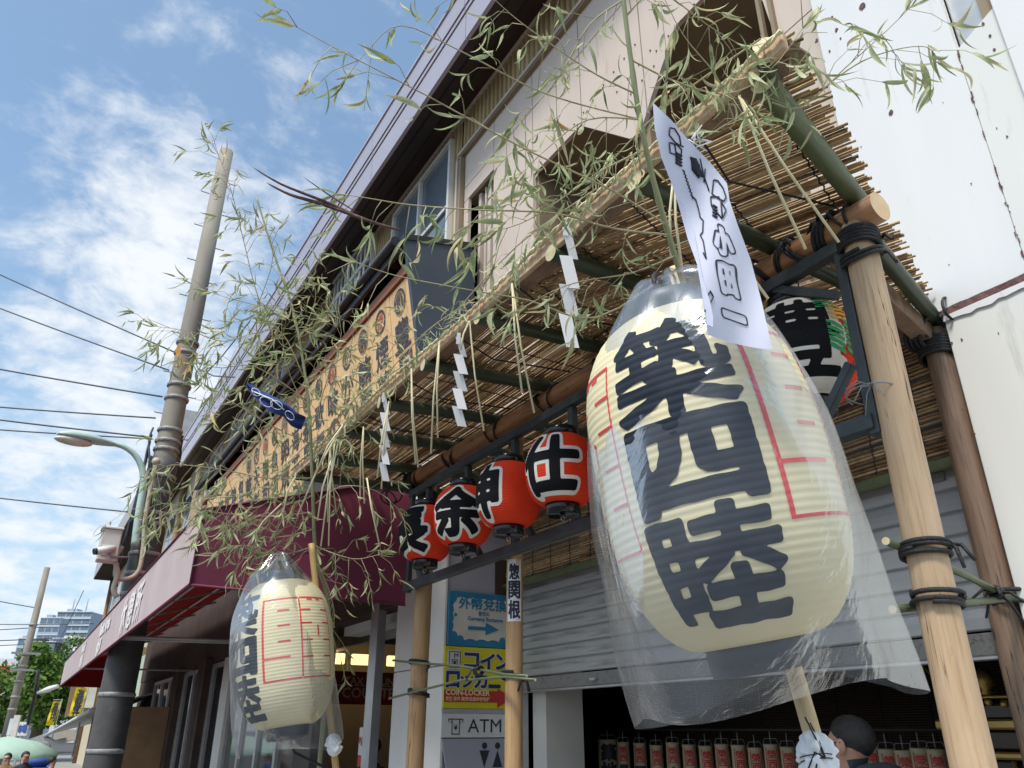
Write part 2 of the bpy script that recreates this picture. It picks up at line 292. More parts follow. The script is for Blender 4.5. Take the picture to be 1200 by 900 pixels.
# ------------------------------------------------------------------ mesh helpers
class MB:
    """collects faces and links them as ONE mesh object"""
    def __init__(s): s.v = []; s.f = []; s.m = []; s.a = []; s.sm = []
    def add(s, vs, fs, mi=0, var=0.5, smooth=False):
        o = len(s.v); s.v.extend([tuple(v) for v in vs])
        for f in fs: s.f.append(tuple(i+o for i in f)); s.m.append(mi); s.a.append(var); s.sm.append(smooth)
        return s
    def box(s, lo, hi, mi=0, var=.5, T=None):
        x0,y0,z0 = lo; x1,y1,z1 = hi
        vs = [(x0,y0,z0),(x1,y0,z0),(x1,y1,z0),(x0,y1,z0),(x0,y0,z1),(x1,y0,z1),(x1,y1,z1),(x0,y1,z1)]
        if T is not None: vs = [T @ Vector(v) for v in vs]
        return s.add(vs, [(0,3,2,1),(4,5,6,7),(0,1,5,4),(1,2,6,5),(2,3,7,6),(3,0,4,7)], mi, var)
    def bbox(s, lo, hi, b=.006, mi=0, T=None, var=.5):
        """box with chamfered edges"""
        bm = bmesh.new(); bmesh.ops.create_cube(bm, size=1)
        c = [(lo[i]+hi[i])/2 for i in range(3)]; d = [abs(hi[i]-lo[i]) for i in range(3)]
        for v in bm.verts: v.co = Vector((c[i]+v.co[i]*d[i] for i in range(3)))
        bmesh.ops.bevel(bm, geom=bm.edges[:], offset=min(b, min(d)*.3), segments=1, affect='EDGES')
        vs = [v.co.copy() for v in bm.verts]; bm.verts.index_update()
        fs = [tuple(v.index for v in f.verts) for f in bm.faces]; bm.free()
        if T is not None: vs = [T @ v for v in vs]
        return s.add(vs, fs, mi, var)
    def bar(s, p, q, w, h, up=(0,0,1), mi=0, var=.5, b=0):
        p = Vector(p); q = Vector(q); d = q-p; Ln = d.length; d.normalize(); u = Vector(up)
        r = d.cross(u)
        if r.length < 1e-4: r = d.cross(Vector((1,0,0)))
        r.normalize(); u = r.cross(d)
        T = Matrix(((r.x,u.x,d.x,p.x),(r.y,u.y,d.y,p.y),(r.z,u.z,d.z,p.z),(0,0,0,1)))
        if b: return s.bbox((-w/2,-h/2,0),(w/2,h/2,Ln), b, mi, T, var)
        return s.box((-w/2,-h/2,0),(w/2,h/2,Ln), mi, var, T)
    def tube(s, pts, rad, n=8, mi=0, var=.5, cap=True, capmi=None, smooth=True):
        pts = [Vector(p) for p in pts]; k = len(pts)
        if not hasattr(rad, '__len__'): rad = [rad]*k
        vs = []; prev = None
        for i, p in enumerate(pts):
            d = (pts[min(i+1,k-1)]-pts[max(i-1,0)]);
            if d.length < 1e-9: d = Vector((0,0,1))
            d.normalize()
            if prev is None:
                a = d.cross(Vector((0,0,1)))
                if a.length < 1e-3: a = d.cross(Vector((1,0,0)))
            else: a = prev - d*prev.dot(d)
            a.normalize(); prev = a; b = d.cross(a)
            for j in range(n):
                t = 2*math.pi*j/n; vs.append(p+(a*math.cos(t)+b*math.sin(t))*rad[i])
        fs = [(i*n+j, i*n+(j+1)%n, (i+1)*n+(j+1)%n, (i+1)*n+j) for i in range(k-1) for j in range(n)]
        s.add(vs, fs, mi, var, smooth)
        if cap:
            o = len(s.v)-len(vs)
            for f in (tuple(range(n))[::-1], tuple(range((k-1)*n, k*n))):
                s.f.append(tuple(i+o for i in f)); s.m.append(mi if capmi is None else capmi); s.a.append(var); s.sm.append(False)
        return s
    def lathe(s, prof, n=48, mi=0, T=None, smooth=True, cap=False, var=.5):
        vs = []
        for r, z in prof:
            for j in range(n):
                t = 2*math.pi*j/n; v = Vector((r*math.cos(t), r*math.sin(t), z)); vs.append(T @ v if T is not None else v)
        k = len(prof); fs = [(i*n+j, i*n+(j+1)%n, (i+1)*n+(j+1)%n, (i+1)*n+j) for i in range(k-1) for j in range(n)]
        s.add(vs, fs, mi, var, smooth)
        if cap:
            o = len(s.v)-len(vs)
            for f in (tuple(range(n))[::-1], tuple(range((k-1)*n, k*n))):
                s.f.append(tuple(i+o for i in f)); s.m.append(mi); s.a.append(var); s.sm.append(False)
        return s
    def ball(s, c, r, mi=0, n=10, sc=(1,1,1), var=.5, T=None):
        prof = [(math.sin(math.pi*i/n)*1.0, -math.cos(math.pi*i/n)) for i in range(n+1)]
        TT = Matrix.Translation(Vector(c)) @ Matrix.Diagonal((r*sc[0], r*sc[1], r*sc[2], 1))
        if T is not None: TT = T @ TT
        return s.lathe([(max(a,1e-4), b) for a, b in prof], n*2, mi, TT, True, False, var)
    def poly(s, pts, off, mi=0, var=.5):
        """planar polygon (list of 3D) extruded by the vector off"""
        pts = [Vector(p) for p in pts]; off = Vector(off); n = len(pts)
        from mathutils.geometry import tessellate_polygon
        tris = tessellate_polygon([pts])
        vs = pts+[p+off for p in pts]
        nn = (pts[1]-pts[0]).cross(pts[2]-pts[0])
        fs = [tuple(t) for t in tris]+[tuple(i+n for i in t[::-1]) for t in tris]
        fs += [(i, (i+1)%n, (i+1)%n+n, i+n) for i in range(n)]
        s.add(vs, fs, mi, var); s.fixn = True
        return s
    def build(s, name, mats, parent=None, origin=None, label=None, fix=None):
        me = bpy.data.meshes.new(name)
        if not isinstance(mats, (list, tuple)): mats = [mats]
        if origin is not None:
            if isinstance(origin, Matrix): inv = origin.inverted(); vv = [tuple(inv @ Vector(v)) for v in s.v]
            else: ox = Vector(origin); vv = [tuple(Vector(v)-ox) for v in s.v]
        else: vv = s.v
        me.from_pydata(vv, [], s.f)
        for m in mats: me.materials.append(MATS[m])
        me.polygons.foreach_set('material_index', s.m); me.polygons.foreach_set('use_smooth', s.sm)
        if len(set(s.a)) > 1 or s.a and s.a[0] != .5:
            at = me.attributes.new('var', 'FLOAT', 'FACE'); at.data.foreach_set('value', s.a)
        if fix or getattr(s, 'fixn', False):
            bm = bmesh.new(); bm.from_mesh(me); bmesh.ops.recalc_face_normals(bm, faces=bm.faces[:]); bm.to_mesh(me); bm.free()
        me.update()
        o = bpy.data.objects.new(name, me); COL.objects.link(o)
        if origin is not None:
            if isinstance(origin, Matrix): o.matrix_world = origin
            else: o.location = origin
        if parent is not None: par(o, parent)
        if label: o['label'] = label
        return o

WM = {}
def wm(o):
    """world matrix computed by hand (no depsgraph update needed)"""
    m = o.matrix_basis.copy()
    while o.parent is not None:
        m = o.parent.matrix_basis @ m if False else (wm(o.parent) @ o.matrix_parent_inverse @ o.matrix_basis); return m
    return m
def par(o, parent):
    o.parent = parent; o.matrix_parent_inverse = wm(parent).inverted()
    return o
def thing(name, label, cat, loc=(0,0,0), group=None, rot=None):
    o = bpy.data.objects.new(name, None); COL.objects.link(o); o.location = loc; o.empty_display_size = .1
    if rot is not None: o.rotation_euler = rot
    o['label'] = label; o['category'] = cat
    if group: o['group'] = group
    return o
def tag(o, label, cat, group=None, kind=None):
    if label: o['label'] = label
    if cat: o['category'] = cat
    if group: o['group'] = group
    if kind: o['kind'] = kind
    return o
def structure(o, label=None):
    o['kind'] = 'structure'
    if label: o['label'] = label
    return o
def scale_about_camera(o, s):
    """keeps the thing on the same sight lines while it comes nearer and smaller"""
    c = Vector((0,0,CAM_Z)); o.location = c+(o.location-c)*s; o.scale = (s,s,s)
def dup(root, label=None):
    c = root.copy(); COL.objects.link(c)
    if label: c['label'] = label
    for ch in list(root.children):
        k = ch.copy(); COL.objects.link(k); k.parent = c
        for g in list(ch.children):
            q = g.copy(); COL.objects.link(q); q.parent = k
    return c
def axis_T(p, d, ref=(0,0,1)):
    """matrix with local z along d at p"""
    d = Vector(d).normalized(); r = d.cross(Vector(ref))
    if r.length < 1e-3: r = d.cross(Vector((1,0,0)))
    r.normalize(); u = r.cross(d)
    u2 = d.cross(r)
    return Matrix(((r.x,u2.x,d.x,p[0]),(r.y,u2.y,d.y,p[1]),(r.z,u2.z,d.z,p[2]),(0,0,0,1)))
def log(name, p, q, r0, r1, m, parent, n=20, wob=.004, endm='log_end', seg=10, label=None, knots=None):
    """a round timber, bent and uneven, its object axis along the grain"""
    p = Vector(p); q = Vector(q); T = axis_T(p, q-p); Ln = (q-p).length; mb = MB(); k0 = rng.random()*50
    vs = []; kk = seg+1
    for i in range(kk):
        t = i/seg; r = r0+(r1-r0)*t
        if knots:
            for kt in knots:
                r += .0022*math.exp(-((t-kt)*Ln/.012)**2)
        ox = wob*math.sin(k0+t*5); oy = wob*math.cos(k0*1.7+t*4)
        for j in range(n):
            a = 2*math.pi*j/n; rr = r*(1+.035*mnoise.noise(Vector((math.cos(a)*1.2, math.sin(a)*1.2, t*Ln*2+k0))))
            vs.append((ox+rr*math.cos(a), oy+rr*math.sin(a), t*Ln))
    fs = [(i*n+j, i*n+(j+1)%n, (i+1)*n+(j+1)%n, (i+1)*n+j) for i in range(kk-1) for j in range(n)]
    mb.add(vs, fs, 0, .5, True); mb.f.append(tuple(range(n))[::-1]); mb.f.append(tuple(range((kk-1)*n, kk*n)))
    mb.m += [1,1]; mb.a += [.5,.5]; mb.sm += [False, False]
    o = mb.build(name, [m, endm]); o.matrix_world = T
    if parent is not None: par(o, parent)
    if label: o['label'] = label
    return o
def coil(mb, c, axis, r, turns, pitch, rr=.006, n=26, mi=0, tilt=0.0, ph=0.0):
    T = axis_T(c, axis); pts = []
    K = int(n*turns)
    for i in range(K+1):
        t = i/n; a = 2*math.pi*t+ph
        z = (t-turns/2)*pitch + tilt*math.sin(a)*r
        w = 1+.03*math.sin(a*3+ph)
        pts.append(T @ Vector((r*w*math.cos(a), r*w*math.sin(a), z)))
    mb.tube(pts, rr, 6, mi)
def knot_tails(mb, c, rr=.005, L_=.06, k=3):
    for i in range(k):
        d = Vector((rng.uniform(-1,.2), rng.uniform(-1,1), rng.uniform(-1,.3))).normalized()
        c2 = Vector(c)+d*L_*.5+Vector((0,0,.01)); mb.tube([c, c2, Vector(c)+d*L_+Vector((0,0,-.02))], [rr,rr,rr*.8], 5)

# ---------- glyphs as filled shapes on a grid, so that they can be fattened and wrapped on round lanterns
_GL = {}
def glyph(ch):
    if ch in _GL: return _GL[ch]
    c = bpy.data.curves.new('g', 'FONT'); c.body = ch; c.resolution_u = 3; o = bpy.data.objects.new('g', c); COL.objects.link(o)
    bpy.context.view_layer.update(); dg = bpy.context.evaluated_depsgraph_get()
    m = bpy.data.meshes.new_from_object(o.evaluated_get(dg))
    cnt = {}
    for f in m.polygons:
        for e in f.edge_keys: cnt[e] = cnt.get(e, 0)+1
    # weld duplicated points first
    key = {}; idx = []
    for v in m.vertices:
        k = (round(v.co.x, 4), round(v.co.y, 4)); idx.append(key.setdefault(k, len(key)))
    pts = np.array(list(key.keys()))
    cnt = {}
    for f in m.polygons:
        vs = [idx[i] for i in f.vertices]
        for a, b in zip(vs, vs[1:]+vs[:1]):
            if a != b: k = (min(a,b), max(a,b)); cnt[k] = cnt.get(k, 0)+1
    seg = np.array([[pts[a], pts[b]] for (a, b), n in cnt.items() if n == 1])
    bpy.data.objects.remove(o); bpy.data.curves.remove(c); bpy.data.meshes.remove(m)
    lo = seg.reshape(-1,2).min(0); hi = seg.reshape(-1,2).max(0)
    seg = (seg-lo)/(hi-lo)                                  # unit square
    _GL[ch] = seg; return seg
def glyph_field(seg, U, V, fat, asp=1.0):
    """signed distance (positive inside), fattened; asp = real width / real height"""
    s = seg.copy(); s[:,:,0] *= asp; X = U*asp
    A = s[:,0]; B = s[:,1]; px = X.ravel()[:,None]; py = V.ravel()[:,None]
    dx = B[:,0]-A[:,0]; dy = B[:,1]-A[:,1]; l2 = dx*dx+dy*dy+1e-12
    t = np.clip(((px-A[:,0])*dx+(py-A[:,1])*dy)/l2, 0, 1)
    d = np.sqrt(((px-A[:,0]-t*dx)**2+(py-A[:,1]-t*dy)**2).min(1))
    c1 = (A[:,1] > py) != (B[:,1] > py)
    xi = A[:,0]+(py-A[:,1])*dx/np.where(np.abs(dy) < 1e-12, 1e-12, dy)
    ins = ((c1 & (px < xi)).sum(1) % 2) == 1
    return (np.where(ins, d, -d)+fat).reshape(U.shape)
def march(F, U, V):
    """grid field -> points (u,v) and faces of the region F>0"""
    ny, nx = F.shape; vs = []; vi = {}; fs = []
    def vid(k, p):
        if k not in vi: vi[k] = len(vs); vs.append(p)
        return vi[k]
    inside = F > 0
    for j in range(ny-1):
        for i in range(nx-1):
            cs = ((j,i),(j,i+1),(j+1,i+1),(j+1,i)); ins = [inside[c] for c in cs]
            if not any(ins): continue
            poly = []
            for k in range(4):
                a = cs[k]; b = cs[(k+1)%4]
                if ins[k]: poly.append(vid(a, (U[a], V[a])))
                if ins[k] != ins[(k+1)%4]:
                    fa, fb = F[a], F[b]; t = fa/(fa-fb); kk = (a,b) if a < b else (b,a)
                    poly.append(vid(kk, (U[a]+(U[b]-U[a])*t, V[a]+(V[b]-V[a])*t)))
            if len(poly) >= 3: fs.append(tuple(poly))
    return vs, fs
def glyph_shape(ch, fat, asp, n=44, pad=.1, ny=None, warp=0.0):
    g = np.linspace(-pad, 1+pad, n); h = np.linspace(-pad, 1+pad, ny or n); U, V = np.meshgrid(g, h)
    F = glyph_field(glyph(ch), U, V, fat, asp)
    if warp:
        F = F+warp*np.sin(U*23+V*9)*np.sin(V*31-U*5)
    return march(F, U, V)
def flat_text(mb, s, origin, right, up, size, mi=0, fat=0.0, squash=1.0, res=2, align='left'):
    """plain type set flat on a sign: origin = lower left corner, right/up = unit vectors"""
    c = bpy.data.curves.new('t', 'FONT'); c.body = s; c.size = size; c.offset = fat; c.resolution_u = res; c.align_x = align.upper()
    o = bpy.data.objects.new('t', c); COL.objects.link(o); bpy.context.view_layer.update()
    m = bpy.data.meshes.new_from_object(o.evaluated_get(bpy.context.evaluated_depsgraph_get()))
    origin = Vector(origin); right = Vector(right); up = Vector(up)
    vs = [origin+right*(v.co.x*squash)+up*v.co.y for v in m.vertices]
    mb.add(vs, [tuple(f.vertices) for f in m.polygons], mi)
    bpy.data.objects.remove(o); bpy.data.curves.remove(c); bpy.data.meshes.remove(m)
def flat_glyph(mb, ch, origin, right, up, w, h, fat=.03, mi=0, n=36, warp=0):
    vs, fs = glyph_shape(ch, fat, w/h, n, warp=warp); origin = Vector(origin); right = Vector(right); up = Vector(up)
    mb.add([origin+right*(u*w)+up*(v*h) for u, v in vs], fs, mi)

# ================================================================== THE SETTING
g = MB(); S = 900; g.add([(-S,-S,0),(S,-S,0),(S,S,0),(-S,S,0)], [(0,1,2,3)]); structure(g.build('ground', 'asphalt'))
g = MB(); g.box((.35,-12,.004),(7,60,.13)); structure(g.build('pavement', 'paving'))
g = MB()
for i in range(12): g.add([(-3.2,-10+i*6,.004),(-3.05,-10+i*6,.004),(-3.05,-7+i*6,.004),(-3.2,-7+i*6,.004)], [(0,1,2,3)])
structure(g.build('road_marking', 'sign_white'))

# ------------------------------------------------------------------ two storey building along the street
FX = 2.95
bld = thing('market_building', 'long two storey beige building with lavender roof edge and dark soffit behind the reed shelter', 'building', (FX, 8, 0))
def panel(pts, label=None, x=FX, th=.035, m='facade_panel', name='facade_panel'):
    mb = MB(); mb.poly([(x, y, z) for y, z in pts], (th, 0, 0)); c = Vector((x, sum(p[0] for p in pts)/len(pts), sum(p[1] for p in pts)/len(pts)))
    return mb.build(name, m, bld, origin=c)
g_ = .006
# panels above the joint at 6.8 m and below it, with the zigzag openings left free
ys = [5.86, 5.24, 4.53, 3.80, 3.05, 2.40, 1.70, 1.0]
for a, b in zip(ys, ys[1:]):
    panel([(a-g_, 6.806), (b+g_, 6.806), (b+g_, 7.27), (a-g_, 7.27)])
panel([(5.86-g_,6.794),(5.24+g_,6.794),(5.24+g_,6.62),(5.86-g_,6.62)])
panel([(5.86-g_,6.61),(5.76,6.61),(5.76,3.4),(5.86-g_,3.4)])
panel([(5.24-g_,6.794),(4.53+g_,6.794),(4.53+g_,3.4),(5.24-g_,3.4)])
panel([(4.53-g_,6.794),(3.80+g_,6.794),(3.80+g_,6.05),(4.53-g_,6.05)])
panel([(3.80-g_,6.794),(3.05+g_,6.794),(3.05+g_,5.56),(3.14,5.44),(3.25,5.47),(3.80-g_,6.02)])
panel([(3.05-g_,6.794),(2.40+g_,6.794),(2.40+g_,6.05),(2.69,6.05),(3.0,5.65),(3.05-g_,5.58)])
panel([(2.40-g_,6.794),(1.70+g_,6.794),(1.70+g_,5.2),(1.96,5.2),(2.0,5.56),(2.25,6.05),(2.40-g_,6.05)])
panel([(1.98,5.19),(1.70+g_,5.19),(1.70+g_,3.4),(1.98,3.4)], m='trim_pink')
for yy in (2.02, 1.945): 
    mb = MB(); mb.box((FX-.03,yy-.012,3.4),(FX,yy+.012,5.9)); mb.build('mullion', 'recess_tan', bld, origin=(FX,yy,5))
mb = MB()
for y0, z0 in ((3.35,6.0),(3.2,5.85),(3.5,6.2),(3.9,6.12),(2.9,6.0)):
    for k in range(4): mb.ball((FX-.003, y0-k*.13, z0+.02*k), .008, n=4)
mb.build('panel_rivet', 'recess_tan', bld)
# recesses behind the openings
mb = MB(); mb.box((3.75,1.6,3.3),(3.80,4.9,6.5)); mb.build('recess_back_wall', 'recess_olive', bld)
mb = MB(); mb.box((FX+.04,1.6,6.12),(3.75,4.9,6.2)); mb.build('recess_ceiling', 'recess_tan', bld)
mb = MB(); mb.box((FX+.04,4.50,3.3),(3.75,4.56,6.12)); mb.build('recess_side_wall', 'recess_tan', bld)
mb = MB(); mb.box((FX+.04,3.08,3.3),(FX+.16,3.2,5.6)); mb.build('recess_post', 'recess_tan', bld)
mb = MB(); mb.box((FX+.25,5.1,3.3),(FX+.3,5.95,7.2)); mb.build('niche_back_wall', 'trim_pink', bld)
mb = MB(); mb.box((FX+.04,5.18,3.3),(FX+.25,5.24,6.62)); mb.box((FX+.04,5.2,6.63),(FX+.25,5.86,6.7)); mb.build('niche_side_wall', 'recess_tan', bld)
for yy, w in ((5.62,.05),(5.5,.03),(5.42,.06)):
    mb = MB(); mb.box((FX+.06,yy-w/2,3.4),(FX+.2,yy+w/2,6.6)); mb.build('niche_strip', 'facade_panel', bld)
# main body behind everything
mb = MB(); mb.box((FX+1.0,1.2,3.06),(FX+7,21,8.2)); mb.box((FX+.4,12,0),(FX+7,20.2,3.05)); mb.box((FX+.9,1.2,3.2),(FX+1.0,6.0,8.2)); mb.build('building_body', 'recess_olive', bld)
mb = MB(); mb.box((FX+.02,1.2,6.9),(FX+1.0,21,7.9)); mb.build('wall_backing', 'dark_gap', bld)
# corrugated cladding
def corr(y0, y1, z0, z1, x=FX, pitch=.085, dep=.028):
    mb = MB(); vs = []; n = int((y1-y0)/pitch)
    prof = [(0,0),(.32,0),(.45,1),(.87,1)]
    for i in range(n):
        for t, d in prof: vs.append((x-d*dep, y0+(i+t)*pitch))
    va = []
    for q in vs: va += [(q[0], q[1], z0), (q[0], q[1], z1)]
    mb.add(va, [(2*i, 2*i+2, 2*i+3, 2*i+1) for i in range(len(vs)-1)]); return mb
corr(1.2, 5.95, 7.31, 7.80).build('corrugated_cladding', 'corrugated_tan', bld)
corr(5.95, 21, 5.75, 7.80).build('corrugated_cladding', 'corrugated_tan', bld)
for z, y0 in ((7.29, 1.2), (7.81, 1.2)):
    mb = MB(); mb.box((FX-.05,y0,z-.02),(FX+.01, 5.95 if z < 7.5 else 21, z+.02)); mb.build('cladding_trim', 'trim_pink', bld, origin=(FX,5,z))
mb = MB(); mb.box((FX-.045,1.2,7.235),(FX+.01,5.95,7.255)); mb.build('cladding_trim', 'recess_tan', bld, origin=(FX,5,7.2))
for yy in (5.98, 5.90):
    mb = MB(); mb.box((FX-.05,yy-.03,3.6),(FX+.02,yy+.01,7.23)); mb.build('corner_trim', 'trim_pink' if yy > 5.95 else 'recess_tan', bld, origin=(FX,yy,5))
# soffit and layered roof edge
Y0, Y1 = -2.5, 20.3
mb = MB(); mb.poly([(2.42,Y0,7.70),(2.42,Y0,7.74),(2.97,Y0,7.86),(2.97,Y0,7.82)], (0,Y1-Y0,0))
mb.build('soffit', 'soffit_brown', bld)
for x in (2.56, 2.72):
    mb = MB(); z = 7.695+(x-2.42)*.22; mb.box((x-.008,Y0,z-.006),(x+.008,Y1,z+.012)); mb.build('soffit_joint', 'dark_gap', bld)
bounds = [(7.68,8.03),(8.045,8.10),(8.115,8.40)]
for bi, (z0, z1) in enumerate(bounds):
    y = Y0
    while y < Y1:
        y2 = min(y+2.45, Y1)
        mb = MB(); xo = 2.42-.012*bi; mb.box((xo-.02,y+.006,z0),(xo+.02,y2-.006,z1)); mb.build('roof_edge_panel', 'eave_lavender', bld, origin=(xo,(y+y2)/2,z0))
        y = y2
mb = MB(); mb.box((2.425,Y0,7.75),(2.6,Y1,8.38)); mb.build('roof_edge_core', 'dark_gap', bld)
mb = MB(); mb.box((2.36,Y0,8.40),(10,Y1,8.44)); mb.build('roof', 'eave_lavender', bld)
# windows of the upper floor
def window(y0, y1, z0, z1, n, x=FX-.03, bars=0, midbar=True):
    w = MB(); f = .045
    w.box((x-.05,y0,z0),(x+.02,y1,z0+f)); w.box((x-.05,y0,z1-f),(x+.02,y1,z1)); 
    for i in range(n+1):
        yy = y0+(y1-y0)*i/n; a = max(y0, yy-f/2); b = min(y1, yy+f/2)
        if i == 0: b = y0+f
        if i == n: a = y1-f
        w.box((x-.052,a,z0+f),(x+.022,b,z1-f))
    o = w.build('window', 'white_frame', bld, origin=(x,(y0+y1)/2,z0))
    for i in range(n):
        a = y0+(y1-y0)*i/n+f*.6; b = y0+(y1-y0)*(i+1)/n-f*.6
        q = MB(); q.box((x-.012,a,z0+f*.8),(x-.004,b,z1-f*.8)); q.build('pane', 'sky_glass', o, origin=(x,(a+b)/2,z0))
        if midbar:
            q = MB(); q.box((x-.04,a,(z0+z1)/2-.02+.12*(i%2)),(x-.015,b,(z0+z1)/2+.02+.12*(i%2))); q.build('window_rail', 'white_frame', o)
    for i in range(bars):
        yy = y0+.05+(y1-y0-.1)*(i+.5)/bars
        q = MB(); q.box((x-.10,yy-.02,z0+.02),(x-.085,yy+.02,z0+(z1-z0)*.38)); q.box((x-.10,yy-.016,z0+(z1-z0)*.5),(x-.085,yy+.016,z0+(z1-z0)*.86)); q.build('grille_slat', 'white_frame', o)
    if bars:
        q = MB(); q.box((x-.105,y0,z0+(z1-z0)*.40),(x-.08,y1,z0+(z1-z0)*.48)); q.box((x-.105,y0,z1-.05),(x-.08,y1,z1-.01)); q.build('grille_rail', 'white_frame', o)
    return o
window(6.08, 7.72, 5.85, 7.62, 2)
window(8.42, 9.92, 7.0, 7.78, 2, bars=9, midbar=False)
window(12.6, 14.0, 6.3, 7.6, 2, bars=7, midbar=False)
window(15.2, 16.6, 6.3, 7.6, 2, midbar=False)
window(17.6, 18.8, 6.3, 7.6, 2, midbar=False)

# canopy box over the shop fronts: end plate, gutter, rafters, wood rail
CY0, CY1 = 5.55, 15.0
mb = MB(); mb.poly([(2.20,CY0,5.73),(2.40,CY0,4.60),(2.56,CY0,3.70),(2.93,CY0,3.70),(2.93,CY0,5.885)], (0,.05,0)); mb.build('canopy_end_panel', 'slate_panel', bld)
mb = MB(); mb.poly([(2.185,CY0-.012,5.70),(2.185,CY0-.012,5.76),(2.93,CY0-.012,5.92),(2.93,CY0-.012,5.86)], (0,.09,0)); mb.build('end_panel_cap', 'black_metal', bld)
mb = MB(); mb.poly([(2.21,CY0+.08,5.73),(2.21,CY0+.08,5.755),(2.93,CY0+.08,5.91),(2.93,CY0+.08,5.885)], (0,CY1-CY0,0)); mb.build('canopy_roof', 'dark_gap', bld)
mb = MB(); mb.tube([(2.15,CY0+.1,5.73),(2.15,CY1,5.73)], .05, 10); mb.build('gutter', 'black_metal', bld)
mb = MB(); mb.box((2.17,CY0+.08,5.60),(2.21,CY1,5.72)); mb.build('canopy_fascia', 'black_metal', bld)
y = CY0+.35
while y < CY1:
    mb = MB(); mb.bar((2.22,y,5.66),(2.9,y,5.8),.06,.1); mb.build('canopy_rafter', 'soffit_brown', bld, origin=(2.5,y,5.7)); y += .62
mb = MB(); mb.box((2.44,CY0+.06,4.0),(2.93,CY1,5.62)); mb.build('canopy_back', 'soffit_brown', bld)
mb = MB(); mb.box((2.265,CY0+.06,5.42),(2.36,CY1,5.53)); mb.build('wood_rail', 'red_wood', bld)
mb = MB(); mb.box((2.30,CY0+.06,5.54),(2.34,CY1,5.57)); mb.build('wood_rail', 'soffit_brown', bld)

# gold signboard: planks with round crests and kanji
sgn = thing('signboard', 'long golden wooden signboard with dark brush writing and round crests under the black gutter', 'sign', (2.36, 10, 4.6))
SB_T = Vector((2.29, 0, 5.40)); SB_B = Vector((2.475, 0, 4.02)); sup = (SB_T-SB_B); SH = sup.length; sup.normalize(); sn = Vector((-sup.z,0,sup.x))
if sn.x > 0: sn = -sn
y = CY0+.06; cols = ['豊月', '煙草店', '鮪屋', 'かつお', '味のり', '歌舞伎', '茶屋町', '海苔店', '卵焼き', '魚河岸', '寿司処', '天麩羅', '乾物店', '包丁店', '珍味屋', '昆布屋', '鰹節店', '漬物屋', '佃煮店', '市場街']
PW = .47; ci = 0
while y+PW < CY1:
    b = SB_B+Vector((0,y,0)); mb = MB()
    T = Matrix(((sn.x,0,sup.x,b.x),(sn.y,1,sup.y,b.y),(sn.z,0,sup.z,b.z),(0,0,0,1)))
    mb.box((-.03,.004,0),(.0+.004*(ci%2),PW-.004,SH), T=T); pl = mb.build('plank', 'sign_gold', sgn, origin=b)
    o0 = b+sn*.008
    if y < 11.5:
        right = Vector((0,-1,0)); n = 44 if y < 9 else 26
        # crest disc
        cz = SH-.17; cc = o0+Vector((0,PW/2,0))+sup*cz; q = MB(); K = 20
        ring = [cc+(right*math.cos(2*math.pi*i/K)+sup*math.sin(2*math.pi*i/K))*.125+sn*.002 for i in range(K)]
        q.add(ring+[cc+(right*math.cos(2*math.pi*i/K)+sup*math.sin(2*math.pi*i/K))*.10+sn*.002 for i in range(K)], [(i,(i+1)%K,(i+1)%K+K,i+K) for i in range(K)])
        chs = cols[ci % len(cols)]
        flat_glyph(q, chs[0], cc+Vector((0,.075,0))-sup*.075+sn*.003, right, sup, .15, .15, .015, 1 if ci % 3 == 1 else 0, 22)
        q.build('crest', ['sign_ink', 'sign_red_ink'], sgn, origin=cc)
        nch = len(chs); hh = (SH-.36)/max(nch, 3)
        for k, chh in enumerate(chs):
            z1 = SH-.34-hh*(k+1); sz = .30 if ci % 2 else .34
            q = MB(); flat_glyph(q, chh, o0+Vector((0,PW/2+sz/2,0))+sup*(z1+.03), right, sup, sz, hh-.05, .022, 0, n)
            q.build('brush_character', 'sign_ink', sgn, origin=cc)
    else:
        for k in range(3):
            q = MB(); z1 = SH-.42-.33*k
            vs = []; K = 14
            cc = o0+Vector((0,PW/2,0))+sup*z1
            flat_glyph(q, cols[ci % len(cols)][k % 2], cc+Vector((0,.16,0))-sup*.14, Vector((0,-1,0)), sup, .3, .28, .04, 0, 16)
            q.build('brush_character', 'sign_ink', sgn, origin=cc)
    y += PW; ci += 1
tag(sgn, None, None)

# ------------------------------------------------------------------ awning over the shop fronts
AW = thing('shop_awning', 'long dusty pink awning with a deep maroon side cheek and white lettering', 'awning', (.8, 12, 2.4))
AX, AY0, AY1, AZ0, AZ1 = .80, 5.2, 19.5, 2.42, 2.90
nb = 12; mb = MB()
vs = []
for i in range(61):
    yy = AY0+(AY1-AY0)*i/60; w = .004*math.sin(i*1.7)
    vs += [(AX+w, yy, AZ0+.006*math.sin(i*.9)), (AX, yy, AZ1)]
mb.add(vs, [(2*i,2*i+2,2*i+3,2*i+1) for i in range(60)], 0, .5, True); mb.build('front_valance', 'awning_pink', AW)
mb = MB(); mb.tube([(AX,AY0,AZ0),(AX,AY1,AZ0)], .014, 6); mb.tube([(AX,AY0,AZ1),(AX,AY1,AZ1)], .012, 6); mb.build('valance_hem', 'awning_maroon', AW)
mb = MB(); mb.poly([(AX+.003,AY0,AZ0),(AX+.003,AY0,AZ1),(2.25,AY0,3.34),(2.25,AY0,2.405)], (0,.012,0)); mb.build('side_cheek', 'awning_maroon', AW)
mb = MB(); mb.tube([(AX,AY0-.004,AZ0),(AX,AY0-.004,AZ1),(2.25,AY0-.004,3.34)], .009, 5); mb.tube([(AX,AY0-.004,AZ0),(2.25,AY0-.004,2.405)], .009, 5); mb.build('cheek_hem', 'awning_maroon', AW)
